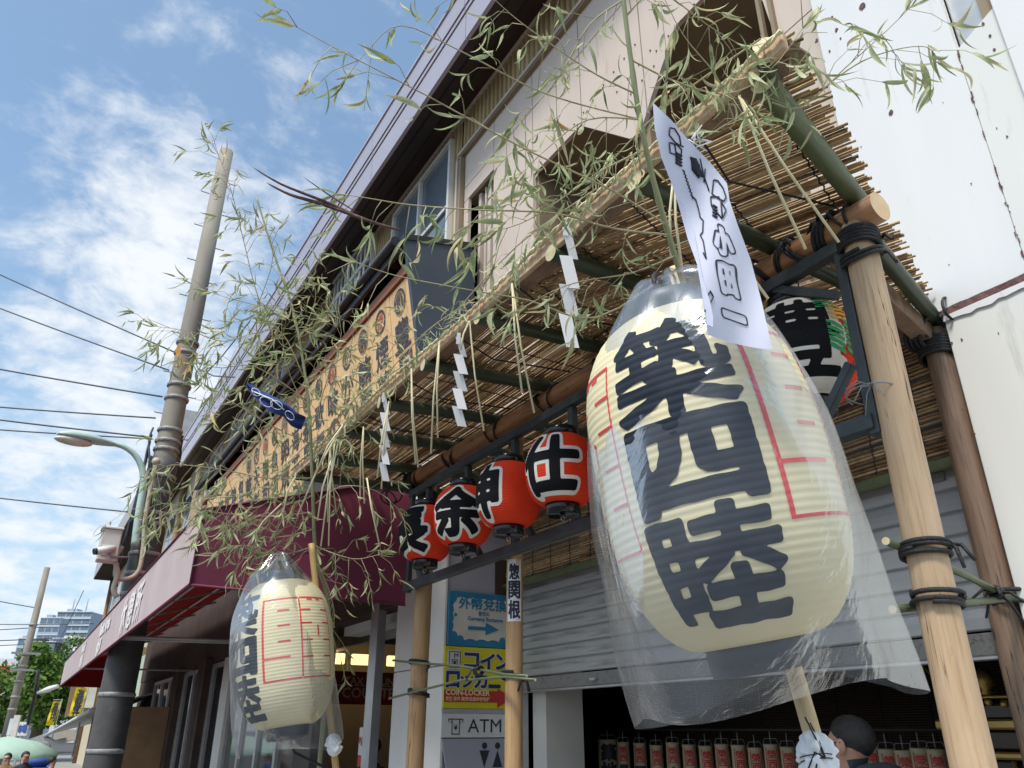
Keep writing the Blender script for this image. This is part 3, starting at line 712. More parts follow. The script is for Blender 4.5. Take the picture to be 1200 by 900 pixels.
for yy in (AY1,): 
    mb = MB(); mb.poly([(AX+.003,yy,AZ0),(AX+.003,yy,AZ1),(2.25,yy,3.34),(2.25,yy,2.405)], (0,.012,0)); mb.build('side_cheek', 'awning_under', AW)
mb = MB(); mb.poly([(AX+.004,AY0+.014,AZ1-.008),(AX+.004,AY0+.014,AZ1),(2.25,AY0+.014,3.34),(2.25,AY0+.014,3.332)], (0,AY1-AY0-.03,0)); mb.build('roof_canvas', 'awning_under', AW)
yy = AY0+.6
while yy < AY1:
    mb = MB(); mb.tube([(AX+.03,yy,AZ0+.02),(AX+.03,yy,AZ1-.04),(2.24,yy,3.28)], .016, 6); mb.build('frame_tube', 'pale_steel', AW, origin=(1.5,yy,2.6)); yy += 1.55
for yy in (8.9, 9.12, 14.0):
    mb = MB(); mb.tube([(AX+.03,yy,AZ0+.03),(2.44,yy,AZ0+.05)], .016, 6); mb.build('frame_tube', 'pale_steel', AW, origin=(1.5,yy,2.6))
for k in range(3):
    mb = MB(); xx = AX+.25+.42*k; zz = AZ1-.05+(xx-AX)*.30; mb.tube([(xx,AY0+.05,zz),(xx,AY1-.05,zz)], .012, 6); mb.build('frame_tube', 'pale_steel', AW, origin=(xx,10,zz))
r_ = Vector((0,-1,0)); u_ = Vector((0,0,1))
for ch, yy in (('休',9.1),('憩',8.55),('所',8.0)):
    mb = MB(); flat_glyph(mb, ch, (AX-.010,yy,AZ0+.06), r_, u_, .38, .34, .026, 0, 40, warp=.006); mb.build('white_letter', 'awning_white', AW, origin=(AX,yy,AZ0+.2))
for s_, yy, zz, sz in (('Rest Area', 11.6, AZ0+.27, .22), ('休息', 11.6, AZ0+.05, .2), ('Tsukiji', 14.6, AZ0+.28, .2), ('市場', 14.4, AZ0+.06, .2)):
    mb = MB(); flat_text(mb, s_, (AX-.010,yy,zz), r_, u_, sz, 0, .012, 1.4); mb.build('white_letter', 'awning_white', AW, origin=(AX,yy,zz))

# ------------------------------------------------------------------ shop fronts under the awning (parts of the building)
SX = 2.46
mb = MB(); mb.box((SX-.04,5.80,2.56),(SX+.5,20.3,4.0)); mb.build('lintel', 'shop_brown', bld)
mb = MB(); mb.box((SX-.015,5.8,2.50),(SX+.42,20.3,2.56)); mb.build('lintel_edge', 'shop_brown', bld)
mb = MB(); mb.box((SX-.06,7.50,0),(SX+.1,8.0,2.5)); mb.build('shop_pillar', 'shop_grey', bld)
mb = MB(); mb.box((SX-.06,11.2,0),(SX+.3,11.62,2.5)); mb.build('shop_pillar', 'pillar_white', bld)
for yy in (12.6,14.85):
    mb = MB(); mb.box((SX-.12,yy,0),(SX+.3,yy+.55,2.55)); mb.build('shop_pillar', 'shop_brown', bld)
    mb = MB(); mb.box((SX-.125,yy+.25,0),(SX-.12,yy+.262,2.5)); mb.build('pillar_joint', 'dark_gap', bld)
def shopdoor(y0, y1, m='steel', gl='dark_glass', n=2, z1=2.48):
    w = MB(); f = .06
    w.box((SX-.02,y0,z1-f),(SX+.05,y1,z1)); w.box((SX-.02,y0,.13),(SX+.05,y1,.3))
    for i in range(n+1):
        yy = y0+(y1-y0)*i/n; w.box((SX-.022,max(y0,yy-.04),.3),(SX+.052,min(y1,yy+.04),z1-f))
    o = w.build('shop_door', m, bld, origin=(SX,(y0+y1)/2,.13))
    for i in range(n):
        a = y0+(y1-y0)*i/n+.03; b = y0+(y1-y0)*(i+1)/n-.03
        q = MB(); q.box((SX+.012,a,.28),(SX+.02,b,z1-f+.02)); q.build('pane', gl, o, origin=(SX,(a+b)/2,1))
    return o
shopdoor(8.0, 11.2, n=4); shopdoor(11.62, 12.6, n=1); d_ = shopdoor(13.15, 14.85, n=2)
shopdoor(15.4, 18.2, 'white_frame', 'sky_glass', 3)
mb = MB(); mb.box((SX+.006,13.45,1.15),(SX+.010,13.85,1.95)); q = mb.build('door_poster', 'sign_white', bld, origin=(SX,13.6,1.5))
mb = MB(); mb.box((SX+.001,13.47,1.72),(SX+.005,13.83,1.93)); mb.build('door_poster', 'sign_red', bld, origin=(SX,13.6,1.8))
mb = MB(); flat_text(mb, '営業中', (SX-.001,13.82,1.55), r_, u_, .13, 0, .003); flat_text(mb, '免税', (SX-.001,13.82,1.35), r_, u_, .16, 0, .004); mb.build('poster_text', 'sign_black', bld)
mb = MB(); mb.box((SX-.03,18.25,0),(SX+.4,20.3,2.55)); mb.build('shop_wall', 'shop_brown', bld)
# open shop beside the white pillar
mb = MB(); mb.box((SX+.1,5.8,2.62),(6.6,7.6,2.7)); mb.box((SX+.15,5.82,2.42),(SX+.32,7.46,2.62)); mb.build('shop_ceiling', 'pillar_white', bld)
mb = MB(); mb.box((6.3,5.2,.13),(6.4,12,2.62)); mb.box((3.0,9.9,.13),(6.3,10,2.62)); mb.build('shop_back_wall', 'far_wall', bld)
lm_ = bpy.data.materials.new('lit_case'); lm_.use_nodes = True; lm_.node_tree.nodes['Principled BSDF'].inputs['Emission Color'].default_value = (1,.72,.32,1); lm_.node_tree.nodes['Principled BSDF'].inputs['Emission Strength'].default_value = 1.1; MATS['lit_case'] = lm_
for x0 in (2.9,3.35,3.8):
    mb = MB(); mb.bbox((x0,9.2,2.30),(x0+.36,9.26,2.42), .01); mb.build('lit_display_case', 'lit_case', bld, origin=(x0,9.2,2.3))
mb = MB(); mb.box((SX+.6,6.2,2.44),(SX+.72,10,2.6)); mb.build('shop_beam', 'pillar_white', bld)
mb = MB(); mb.box((SX-.02,6.17,.13),(SX+.05,6.33,2.56)); mb.build('door_jamb', 'steel', bld)
mb = MB(); mb.box((SX+.051,6.19,.13),(SX+.054,6.31,2.5)); mb.build('door_jamb', 'black_metal', bld)

tx = thing('duty_free_sign', 'red sign with gold letters reading TAX REFUND COUNTER inside the open shop', 'sign', (3.5, 9.0, 2.0))
mb = MB(); mb.bbox((2.75,9.0,1.86),(4.35,9.04,2.21)); mb.build('sign_board', 'sign_red', tx)
mb = MB(); flat_text(mb, 'TAX REFUND', (3.20,8.995,2.07), (1,0,0), (0,0,1), .115, 0, .003); flat_text(mb, 'COUNTER', (3.18,8.995,1.93), (1,0,0), (0,0,1), .155, 0, .004)
flat_text(mb, 'Delivery', (2.80,8.995,2.11), (1,0,0), (0,0,1), .06, 0, .001); flat_text(mb, 'Exchange', (2.80,8.995,1.97), (1,0,0), (0,0,1), .06, 0, .001); mb.build('lettering', 'sign_text_gold', tx)
mb = MB(); mb.box((2.76,8.998,2.055),(4.34,8.9995,2.063)); mb.build('divider', 'sign_text_gold', tx)
ad = thing('defibrillator_sign', 'small white AED sign with a red heart in the shop doorway', 'sign', (2.62, 6.5, 1.5))
a0 = P(421,858,X=2.62)
mb = MB(); mb.bbox((2.62,a0.y-.28,1.40),(2.64,a0.y,1.62)); mb.build('sign_board', 'sign_white', ad)
mb = MB(); mb.bbox((2.621,a0.y-.28,1.28),(2.639,a0.y,1.398)); mb.build('lower_board', 'sign_red', ad)
mb = MB(); flat_text(mb, 'AED', (2.616,a0.y-.07,1.48), (0,-1,0), (0,0,1), .12, 0, .004); mb.build('lettering', 'sign_black', ad)
mb = MB(); mb.poly([(2.617,a0.y-.035+.03*math.sin(t)**3*1.0,1.52+.026*(math.cos(t)-.4*math.cos(2*t)-.2*math.cos(3*t))) for t in [2*math.pi*i/20 for i in range(20)]], (.002,0,0)); mb.build('heart', 'sign_red', ad)

# ------------------------------------------------------------------ white pillar with the signs
pil = thing('sign_pillar', 'white building pillar carrying the coin locker and ATM signs', 'pillar', (2.7, 5.3, 0))
mb = MB(); mb.box((2.462,4.97,.13),(3.02,5.78,3.6)); mb.build('pillar_core', 'pillar_lilac', pil)
for z0, z1 in ((.13,1.18),(1.19,1.99),(2.0,3.6)):
    mb = MB(); mb.box((2.446,4.955,z0),(2.461,5.79,z1)); mb.build('cladding_panel', 'pillar_white', pil, origin=(2.45,5.4,z0))
mb = MB(); mb.box((2.85,4.955,2.3),(2.95,4.968,2.75)); mb.build('dark_plate', 'shop_brown', pil)
RX = Vector((1,0,0)); UZ = Vector((0,0,1)); SY = 4.94
def sgnbox(name, x0, x1, z0, z1, m, parent, y=SY, label=None):
    mb = MB(); mb.bbox((x0,y,z0),(x1,y+.014,z1), .003); return mb.build(name, m, parent, origin=((x0+x1)/2,y,z0), label=label)
s1 = thing('exchange_sign', 'blue and cream currency exchange sign with an arrow, top of the pillar', 'sign', (2.7,SY,2.14))
sgnbox('sign_board', 2.466, 3.0, 2.125, 2.492, 'sign_blue', s1)
mb = MB(); K = 60; pts = []
for i in range(K):
    t = i/K*4; side = int(t); f = t-side; w = .012+.012*abs(math.sin(f*math.pi*5+side))
    x0, x1, z0, z1 = 2.486, 2.982, 2.152, 2.468
    if side == 0: p = (x0+w+(x1-x0-2*w)*f, z0+w)
    elif side == 1: p = (x1-w, z0+w+(z1-z0-2*w)*f)
    elif side == 2: p = (x1-w-(x1-x0-2*w)*f, z1-w)
    else: p = (x0+w, z1-w-(z1-z0-2*w)*f)
    pts.append((p[0], SY-.002, p[1]))
mb.poly(pts, (0,.0015,0)); mb.build('cream_field', 'sign_cream', s1)
mb = MB()
for i, ch in enumerate('外幣兌換'): flat_glyph(mb, ch, (2.545+i*.098,SY-.004,2.375), RX, UZ, .09, .075, .035, 0, 34)
flat_text(mb, '환전소', (2.70,SY-.004,2.337), RX, UZ, .033, 0, .001); flat_text(mb, 'Currency Exchange', (2.615,SY-.004,2.300), RX, UZ, .036, 0, .0012)
mb.poly([(2.62,SY-.004,2.236),(2.76,SY-.004,2.236),(2.76,SY-.004,2.205),(2.87,SY-.004,2.248),(2.76,SY-.004,2.291),(2.76,SY-.004,2.260),(2.62,SY-.004,2.260)], (0,.001,0))
for x, z, r in ((2.5,2.44,.028),(2.51,2.19,.03),(2.56,2.165,.03),(2.52,2.33,.012),(2.95,2.30,.012),(2.95,2.42,.010),(2.90,2.17,.028),(2.95,2.2,.028)):
    mb.poly([(x+r*math.cos(a*math.pi/7),SY-.0035,z+r*math.sin(a*math.pi/7)) for a in range(14)], (0,.0005,0))
mb.build('blue_print', 'sign_blue', s1)
s2 = thing('coin_locker_sign', 'yellow coin locker sign with navy katakana and a red arrow', 'sign', (2.7,SY,1.73))
sgnbox('sign_board', 2.448, 3.0, 1.728, 2.12, 'sign_yellow', s2)
mbw = MB(); mbn = MB()
for s_, x, z, w in (('コイン',2.60,1.985,.125),('ロッカー',2.467,1.862,.108)):
    for i, ch in enumerate(s_):
        h = .095 if ch not in 'ッー' else (.07 if ch == 'ッ' else .02); ww = w*.86
        flat_glyph(mbw, ch, (x+i*w,SY-.002,z), RX, UZ, ww, h, .105 if ch != 'ー' else .3, 0, 34); flat_glyph(mbn, ch, (x+i*w,SY-.004,z), RX, UZ, ww, h, .055 if ch != 'ー' else .15, 0, 34)
mbw.build('letter_outline', 'sign_white', s2); mbn.build('letters', 'sign_navy', s2)
mb = MB(); mb.bbox((2.47,SY-.004,1.975),(2.575,SY-.001,2.095), .001); mb.build('locker_icon', 'sign_white', s2)
mb = MB()
for a, b in (((2.478,1.983),(2.567,1.988)),((2.478,2.082),(2.567,2.087)),((2.478,1.983),(2.483,2.087)),((2.562,1.983),(2.567,2.087)),((2.50,1.995),(2.545,2.0)),((2.50,2.03),(2.545,2.035)),((2.50,1.995),(2.505,2.035)),((2.54,1.995),(2.545,2.035)),((2.513,2.006),(2.532,2.024)),((2.518,2.045),(2.524,2.075)),((2.524,2.062),(2.548,2.068)),((2.542,2.052),(2.548,2.075))):
    mb.box((a[0],SY-.0065,a[1]),(b[0],SY-.0045,b[1]))
mb.build('locker_symbol', 'sign_black', s2)
mb = MB(); mb.poly([(2.452,SY-.002,1.768),(2.86,SY-.002,1.768),(2.86,SY-.002,1.735),(2.995,SY-.002,1.802),(2.86,SY-.002,1.868-.01),(2.86,SY-.002,1.842),(2.452,SY-.002,1.842)], (0,.001,0)); mb.build('red_arrow', 'sign_red', s2)
mb = MB(); flat_text(mb, 'COIN-LOCKER', (2.462,SY-.004,1.812), RX, UZ, .048, 0, .0015, 1.05); flat_text(mb, '코인 로커 投币式自动存包柜', (2.462,SY-.004,1.778), RX, UZ, .028, 0, .0008); mb.build('arrow_text', 'sign_text_gold', s2)
s3 = thing('atm_sign', 'white ATM sign with a yen slot symbol, below the yellow coin locker sign', 'sign', (2.7,SY,1.56))
sgnbox('sign_board', 2.440, 3.0, 1.552, 1.70, 'sign_white', s3)
mb = MB(); flat_text(mb, 'ATM', (2.635,SY-.003,1.583), RX, UZ, .118, 0, 0, 1.1); mb.box((2.925,SY-.004,1.622),(2.96,SY-.002,1.629))
for a, b in (((2.49,1.66),(2.60,1.666)),((2.49,1.645),(2.495,1.666)),((2.595,1.645),(2.60,1.666)),((2.515,1.575),(2.52,1.66)),((2.57,1.575),(2.575,1.66)),((2.515,1.570),(2.575,1.576)),((2.507,1.64),(2.515,1.645)),((2.575,1.64),(2.583,1.645))):
    mb.box((a[0],SY-.004,a[1]),(b[0],SY-.002,b[1]))
flat_text(mb, '¥', (2.533,SY-.003,1.598), RX, UZ, .045, 0, .001); mb.build('lettering', 'sign_black', s3)
s4 = thing('toilet_sign', 'lilac toilet sign with man and woman pictograms at the bottom of the pillar', 'sign', (2.7,SY,1.2))
mb = MB(); mb.poly([(2.448,SY,1.545),(3.0,SY,1.545),(3.0,SY,1.10),(2.53,SY,1.10),(2.49,SY,1.36)], (0,.014,0)); mb.build('sign_board', 'pillar_lilac', s4)
mb = MB()
for cx, up_ in ((2.765,-1),(2.865,1)):
    mb.poly([(cx+.020*math.cos(a*math.pi/8),SY-.003,1.502+.020*math.sin(a*math.pi/8)) for a in range(16)], (0,.001,0))
    z0, z1 = 1.372, 1.474
    tri = [(cx-.038,z1),(cx+.038,z1),(cx,z0)] if up_ < 0 else [(cx-.038,z0),(cx+.038,z0),(cx,z1)]
    mb.poly([(a, SY-.003, b) for a, b in tri], (0,.001,0))
mb.box((2.915,SY-.004,1.42),(2.95,SY-.002,1.427)); mb.build('pictogram', 'sign_black', s4)
mb = MB(); mb.bbox((2.442,SY-.004,1.700),(3.0,SY+.01,1.726), .002); mb.build('sign_seam', 'pillar_lilac', s3)

# ------------------------------------------------------------------ shutter and dark store behind the shelter
sh = thing('roller_shutter', 'half open grey metal roller shutter behind the shelter posts', 'shutter', (3.0,3.2,1.84))
z = 1.93; slat0 = None
while z < 3.3:
    if slat0 is None:
        mb = MB(); y0, y1 = 1.42, 4.80
        vs = []; prof = [(0,0),(-.010,.006),(-.014,.045),(-.010,.076),(0,.082),(.006,.083),(.006,.089),(0,.089)]
        for x, zz in prof: vs += [(x,y0-3.1,zz),(x,y1-3.1,zz)]
        mb.add(vs, [(2*i,2*i+1,2*i+3,2*i+2) for i in range(len(prof)-1)], smooth=False)
        slat0 = mb.build('slat', 'shutter', sh, origin=(0,0,0)); slat0.matrix_parent_inverse = wm(sh).inverted(); slat0.location = (3.0,3.1,z)
    else:
        c = slat0.copy(); COL.objects.link(c); c.location = (3.0,3.1,z)
    z += .089
mb = MB(); mb.bbox((2.985,1.42,1.842),(3.012,4.80,1.922), .004); mb.build('bottom_bar', 'shutter_bar', sh)
mb = MB(); mb.bbox((2.972,1.42,1.828),(3.016,4.80,1.842), .003); mb.build('bottom_rail', 'steel', sh)
mb = MB(); mb.bbox((2.965,4.80,.13),(3.03,4.87,3.2)); mb.bbox((2.972,4.875,.13),(3.03,4.94,3.2)); mb.build('guide_rail', 'steel', sh)
for yy in (3.95, 2.6):
    mb = MB(); mb.bbox((2.955,yy,1.868),(2.985,yy+.05,1.885), .003); mb.build('lock_tab', 'steel', sh)
# vents
mb = MB(); mb.box((2.975,1.62,2.50),(2.984,1.74,2.535)); mb.build('label_plate', 'shutter_bar', sh)
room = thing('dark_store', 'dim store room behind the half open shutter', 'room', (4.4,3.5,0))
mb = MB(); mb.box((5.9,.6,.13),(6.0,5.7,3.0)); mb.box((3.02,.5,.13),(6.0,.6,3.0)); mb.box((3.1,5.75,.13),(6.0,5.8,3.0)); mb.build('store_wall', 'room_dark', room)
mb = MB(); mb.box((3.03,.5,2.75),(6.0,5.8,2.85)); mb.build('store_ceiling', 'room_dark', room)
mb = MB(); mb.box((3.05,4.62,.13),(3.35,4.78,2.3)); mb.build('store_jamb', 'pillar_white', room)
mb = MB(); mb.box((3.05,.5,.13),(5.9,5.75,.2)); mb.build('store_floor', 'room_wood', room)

# ------------------------------------------------------------------ white painted sheet metal wall on the right
ww = thing('sheet_metal_wall', 'big white painted sheet metal wall with a rusty seam at the right edge', 'wall', (2.95,.2,0))
mb = MB(); mb.bbox((2.95,1.112,3.175),(2.99,1.715,7.0), .004); mb.build('upper_sheet', 'sheet_white', ww)
mb = MB(); mb.poly([(2.95,1.108,3.175),(2.95,1.108,4.32),(2.95,.93,4.40),(2.95,.93,3.175)], (.03,0,0)); mb.build('torn_sheet', 'sheet_cream', ww)
mb = MB(); mb.bbox((2.92,-3.0,3.175),(2.99,.925,7.0), .004); mb.build('outer_sheet', 'sheet_white', ww)
mb = MB(); mb.bbox((2.95,-3.0,0),(2.99,1.455,3.13), .004); mb.build('lower_sheet', 'sheet_cream', ww)
mb = MB(); mb.box((3.0,.93,3.2),(3.06,1.11,7.0)); mb.build('grey_column', 'steel', ww)
mb = MB(); mb.box((2.965,.93,4.28),(3.0,.985,7.0)); mb.build('wood_strip', 'recess_tan', ww)
# ragged rusty seam
mb = MB(); vs = []; K = 160
for i in range(K+1):
    y = -3.0+4.455*i/K; a = .010+.013*abs(mnoise.noise(Vector((y*9,1,0))))+.006*abs(mnoise.noise(Vector((y*40,1,0))))
    b = .008+.02*max(0, mnoise.noise(Vector((y*7,5,0))))+.006*abs(mnoise.noise(Vector((y*45,8,0))))
    vs += [(2.944,y,3.150-b),(2.944,y,3.165+a)]
mb.add(vs, [(2*i,2*i+2,2*i+3,2*i+1) for i in range(K)]); mb.build('rusty_seam', 'rust', ww)
mb = MB(); vs = []
for i in range(K+1):
    y = -3.0+4.455*i/K; a = .004+.02*abs(mnoise.noise(Vector((y*13,11,0))))
    vs += [(2.942,y,3.128-a),(2.942,y,3.146)]
mb.add(vs, [(2*i,2*i+2,2*i+3,2*i+1) for i in range(K)]); mb.build('peeling_edge', 'sheet_white', ww)
mb = MB()
def flake(c, r, k, x=2.948):
    pts = []
    for i in range(10):
        a = 2*math.pi*i/10; rr = r*(.5+.8*abs(mnoise.noise(Vector((math.cos(a)*1.5+k, math.sin(a)*1.5, k)))))
        pts.append((x-.002, c[1]+rr*math.cos(a), c[2]+rr*math.sin(a)*1.3))
    mb.poly(pts, (.003,0,0))
for (px, py, r) in ((1044,132,.035),(1010,8,.05),(980,35,.03),(972,60,.018),(985,45,.014),(975,20,.02),(957,48,.03),(1180,160,.012),(1138,215,.010),(1178,238,.012),(1009,172,.008),(1127,398,.012),(1115,402,.014),(1170,390,.007),(1112,310,.006),(1128,480,.007),(1142,508,.009),(1116,470,.008),(1168,150,.008),(1105,120,.005),(1160,42,.02),(1165,58,.018),(1152,28,.02)):
    flake(P(px,py,X=2.948), r*.42, px*.37)
mb.build('rust_flake', 'rust', ww)
mb = MB()
for t in range(26):
    y = 1.108+rng.uniform(-.003,.004); z = 3.2+rng.random()*1.2; h = rng.uniform(.004,.05)*rng.random()
    mb.box((2.944,y-rng.uniform(.001,.003),z),(2.9485,y+.002,z+h))
mb.build('edge_rust', 'rust', ww)
scale_about_camera(ww, 2.87/2.95)

# ================================================================== REED SHELTER
shl = thing('reed_shelter', 'open shelter of round timbers and bamboo with a reed mat roof, lashed with black rope', 'shelter', (2.4, 2.8, 0))
BZ = 3.10
log('beam', (2.0,1.085,BZ), (2.0,4.66,BZ+.02), .049, .052, 'log_orange', shl, 24, .006, seg=14)
log('post', (2.0,1.19,.13), (2.0,1.175,BZ-.03), .054, .049, 'log_pale', shl, 26, .004, seg=26, knots=(.2,.43,.71,.88))
log('post', (2.06,3.40,.13), (2.06,3.382,BZ-.03), .044, .041, 'log_post', shl, 20, .004, seg=16)
log('post', (2.06,4.49,.13), (2.06,4.49,BZ-.03), .054, .051, 'log_post', shl, 20, .005, seg=16)
log('post', (2.90,1.49,.13), (2.90,1.485,BZ-.02), .052, .050, 'log_brown', shl, 20, .004, seg=16)
log('beam', (2.88,1.47,BZ+.03), (2.88,4.9,BZ+.03), .045, .045, 'log_brown', shl, 18)
mb = MB(); mb.bar((2.04,1.33,3.13),(2.86,1.50,3.06),.07,.075,b=.006); mb.build('cross_timber', 'log_brown', shl, origin=(2.4,1.4,3.1))
rf = []
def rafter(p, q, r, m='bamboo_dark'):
    p = Vector(p); q = Vector(q); n = 9; pts = []; rad = []
    for i in range(n*2+1):
        t = i/(n*2); node = abs(math.sin(math.pi*t*n))
        pts.append(p.lerp(q, t)); rad.append(r*(1-.1*t)*(1+(.07 if i % 2 == 0 else 0)))
    mb = MB(); mb.tube(pts, rad, 16, 0, .5, True, 1); T = axis_T(p, q-p)
    o = mb.build('rafter', [m, 'bamboo_end'], shl, origin=T); rf.append((p, q)); return o
rafter((1.36,.965,3.17),(2.10,1.19,3.18),.034,'bamboo_green')
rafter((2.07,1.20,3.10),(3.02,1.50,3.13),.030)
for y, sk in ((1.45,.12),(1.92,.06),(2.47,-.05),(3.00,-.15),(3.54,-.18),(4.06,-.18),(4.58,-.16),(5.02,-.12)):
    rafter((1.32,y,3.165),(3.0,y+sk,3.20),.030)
for (p, q) in rf:
    if p.x > 2: continue
    t = (2.0-p.x)/(q.x-p.x); c = p.lerp(q, t); c.z = BZ+.01
    for dy, tn, tl in ((-.055,1.4,.5),(.055,1.3,-.5)):
        if dy < 0 and p.y < 1.2: continue
        mb = MB(); coil(mb, c+Vector((0,dy,0)), (0,1,0), .058, tn, .012, .0055, tilt=tl, ph=rng.random()*6); mb.build('lashing', 'cord_black', shl, origin=c)
    t = (2.88-p.x)/(q.x-p.x); c = p.lerp(q, t); mb = MB(); coil(mb, (2.88,c.y-.04,BZ+.03), (0,1,0), .052, 1.3, .012, .0055); mb.build('lashing', 'cord_black', shl, origin=c)
def lashing(name, c, axis, r, turns, pitch=.013, rr=.006, tilt=0, tails=2):
    mb = MB(); coil(mb, c, axis, r, turns, pitch, rr, tilt=tilt, ph=rng.random()*6)
    T = axis_T(c, axis)
    if tails: knot_tails(mb, T @ Vector((-r*.9, -r*.5, 0)), rr*.9, .06, tails)
    return mb.build(name, 'cord_black', shl, origin=c)
lashing('lashing', (2.0,1.178,3.005), (0,0,1), .060, 5, .012, .0075, .25)
lashing('lashing', (2.0,1.178,2.955), (0,0,1), .060, 2.5, .014, .007, -.3)
lashing('lashing', (2.0,1.27,BZ), (0,1,0), .060, 3.2, .016, .0075, .5)
lashing('lashing', (2.0,1.175,BZ), (0,1,0), .055, 1.3, .010, .006, .05, 0)
lashing('lashing', (2.0,1.40,BZ-.01), (0,1,0), .062, 2.2, .013, .007, -.6)
lashing('lashing', (2.06,4.49,3.0), (0,0,1), .062, 5, .012, .0075, .25)
lashing('lashing', (2.0,4.58,BZ+.015), (0,1,0), .062, 7, .016, .012, .15, 3)
lashing('lashing', (2.90,1.49,2.995), (0,0,1), .062, 6, .013, .009, .2, 3)
lashing('lashing', (2.84,1.49,3.06), (0,1,.2), .06, 4, .02, .009, .4, 3)
# paper sticker on the second post
mb = MB(); vs = []
for i in range(9):
    a = R_(200)+R_(54)*(i/8-.5)*1.55
    for z in (2.085, 2.42-.03): vs.append((2.06+.0455*math.cos(a), 3.392+.0455*math.sin(a), z))
mb.add(vs, [(2*i,2*i+2,2*i+3,2*i+1) for i in range(8)], 0, .5, True)
stk = mb.build('paper_sticker', 'sign_white', shl); 
for k, ch in enumerate('惣関根'):
    v_, f_ = glyph_shape(ch, .03 if k else .03, .66, 40); h = .085 if k else .075; w = .054 if k else .046
    z0 = (2.29,2.195,2.10)[k]; mb = MB(); pts = []
    for u, v in v_:
        s = (u-.5)*w; a = R_(238)+s/.046; pts.append((2.06+.0505*math.cos(a), 3.392+.0505*math.sin(a), z0+v*h))
    mb.add(pts, f_); mb.build('sticker_character', 'ink', stk)
# turn the sticker towards the street corner the camera sees
for i, v in enumerate(stk.data.vertices):
    a = R_(238)+(i//2/8-.5)*.066/.0445; v.co.x = 2.06+.0495*math.cos(a); v.co.y = 3.392+.0495*math.sin(a)
# thin bamboo rails low on the posts
def rail(pts, r=.0065, name='twig_rail', m='bamboo_green'):
    mb = MB(); P0 = [Vector(p) for p in pts]; mb.tube(P0, [r]*len(P0), 8, 0, .5, True, 1); return mb.build(name, [m,'bamboo_end'], shl, origin=P0[0])
rail([(1.94,4.62,1.985),(1.945,4.3,1.95),(1.95,3.75,1.90),(1.955,3.3,1.835),(1.96,3.12,1.82)])
rail([(1.94,4.64,1.77),(1.945,4.3,1.795),(1.95,3.75,1.83),(1.955,3.3,1.825),(1.96,3.05,1.80)])
lashing('lashing', (2.06,4.49,1.965), (0,0,1), .062, 2.2, .012, .006, .2)
lashing('lashing', (2.06,4.49,1.795), (0,0,1), .062, 2.2, .012, .006, .2)
lashing('lashing', (2.06,3.40,1.832), (0,0,1), .055, 2.6, .012, .007, .2, 4)
lashing('lashing', (1.95,3.55,1.865), (.1,1,0), .02, 3, .01, .006, 0, 2)
pa = P(1038,634,X=1.88); pb = P(1205,712,Y=1.46); pc = P(1046,714,X=1.90); pd = P(1200,700,Y=1.45)
rail([pa, pa.lerp(pb,.5)+Vector((0,0,.01)), pb], .011); rail([pc, pc.lerp(pd,.5), pd], .011)
for yy in (641, 651): lashing('lashing', P(1085,yy,X=2.0)+Vector((0,.0,0)), (0,0,1), .060, 1.6, .010, .0065, .1, 2 if yy == 641 else 0)
for yy in (697, 707): lashing('lashing', P(1098,yy,X=2.0)+Vector((0,.0,0)), (0,0,1), .060, 1.6, .010, .0065, .1, 0)
lashing('lashing', P(1183,695,X=2.90)+Vector((0,.0,0)), (0,0,1), .06, 1.6, .012, .0075, .1, 0)
lashing('lashing', P(1186,708,X=2.90)+Vector((0,.0,0)), (0,0,1), .06, 1.6, .012, .0075, .1, 0)
kq = pb.lerp(pa, .28); mb = MB(); coil(mb, kq, pb-pa, .018, 3, .012, .006); knot_tails(mb, kq, .0055, .10, 6); mb.build('lashing', 'cord_black', shl)

# reed mats: every reed is real, joined in one mesh per mat (thousands of them)
def reed_mat(rows, name, rmin=.0036, rmax=.0064):
    """rows: list of (start, end, jitter_normal)"""
    mb = MB()
    for p, q, nrm in rows:
        if rng.random() < .025: continue
        p = Vector(p); q = Vector(q); d = (q-p); Ln = d.length
        if Ln < .03: continue
        d.normalize(); r = rng.uniform(rmin, rmax); v = rng.random(); sd = d.cross(nrm).normalized()
        p = p+nrm*rng.uniform(-.004,.004)-d*rng.uniform(0,.022); q = q+nrm*rng.uniform(-.004,.004)+d*rng.uniform(0,.02)
        n = max(2, int(Ln/.45)); pts = []
        ph = rng.random()*9
        for i in range(n+1):
            t = i/n; pts.append(p.lerp(q, t)+sd*.0022*math.sin(ph+t*6)+nrm*.002*math.sin(ph*2+t*5))
        # 4 sided
        vs = []
        for c in pts:
            for k in range(4):
                a = math.pi/2*k+ph; vs.append(c+(sd*math.cos(a)+nrm*math.sin(a))*r)
        mb.add(vs, [(i*4+j, i*4+(j+1)%4, (i+1)*4+(j+1)%4, (i+1)*4+j) for i in range(n) for j in range(4)], 0, v, True)
    o = mb.build(name, 'reed', shl); o['kind'] = 'stuff'; return o
up = Vector((0,0,1))
A_ = Vector((.93,.3676,0)); B_ = Vector((-.3676,.93,0)); O_ = Vector((1.30,.835,3.215))
rows = []; w = .0
while w < 2.0:
    s = O_+A_*w+B_*rng.uniform(-.012,.02); e = s+B_*rng.uniform(1.35,1.45)
    if e.x < 1.33: e = s.lerp(e, (s.x-1.33)/(s.x-e.x)) if s.x > 1.33 else s
    if e.x > 3.1: e = e
    s.z += .012*w; e.z += .012*w
    rows.append((s, e, up)); w += .0118
reed_mat(rows, 'roof_reeds')
rows = []; x = 1.34
while x < 3.02:
    rows.append(((x, 1.75+rng.uniform(-.05,.05), 3.228), (x, 3.12+rng.uniform(-.03,.03), 3.225), up)); x += .0108
reed_mat(rows, 'roof_reeds')
rows = []; x = 1.34
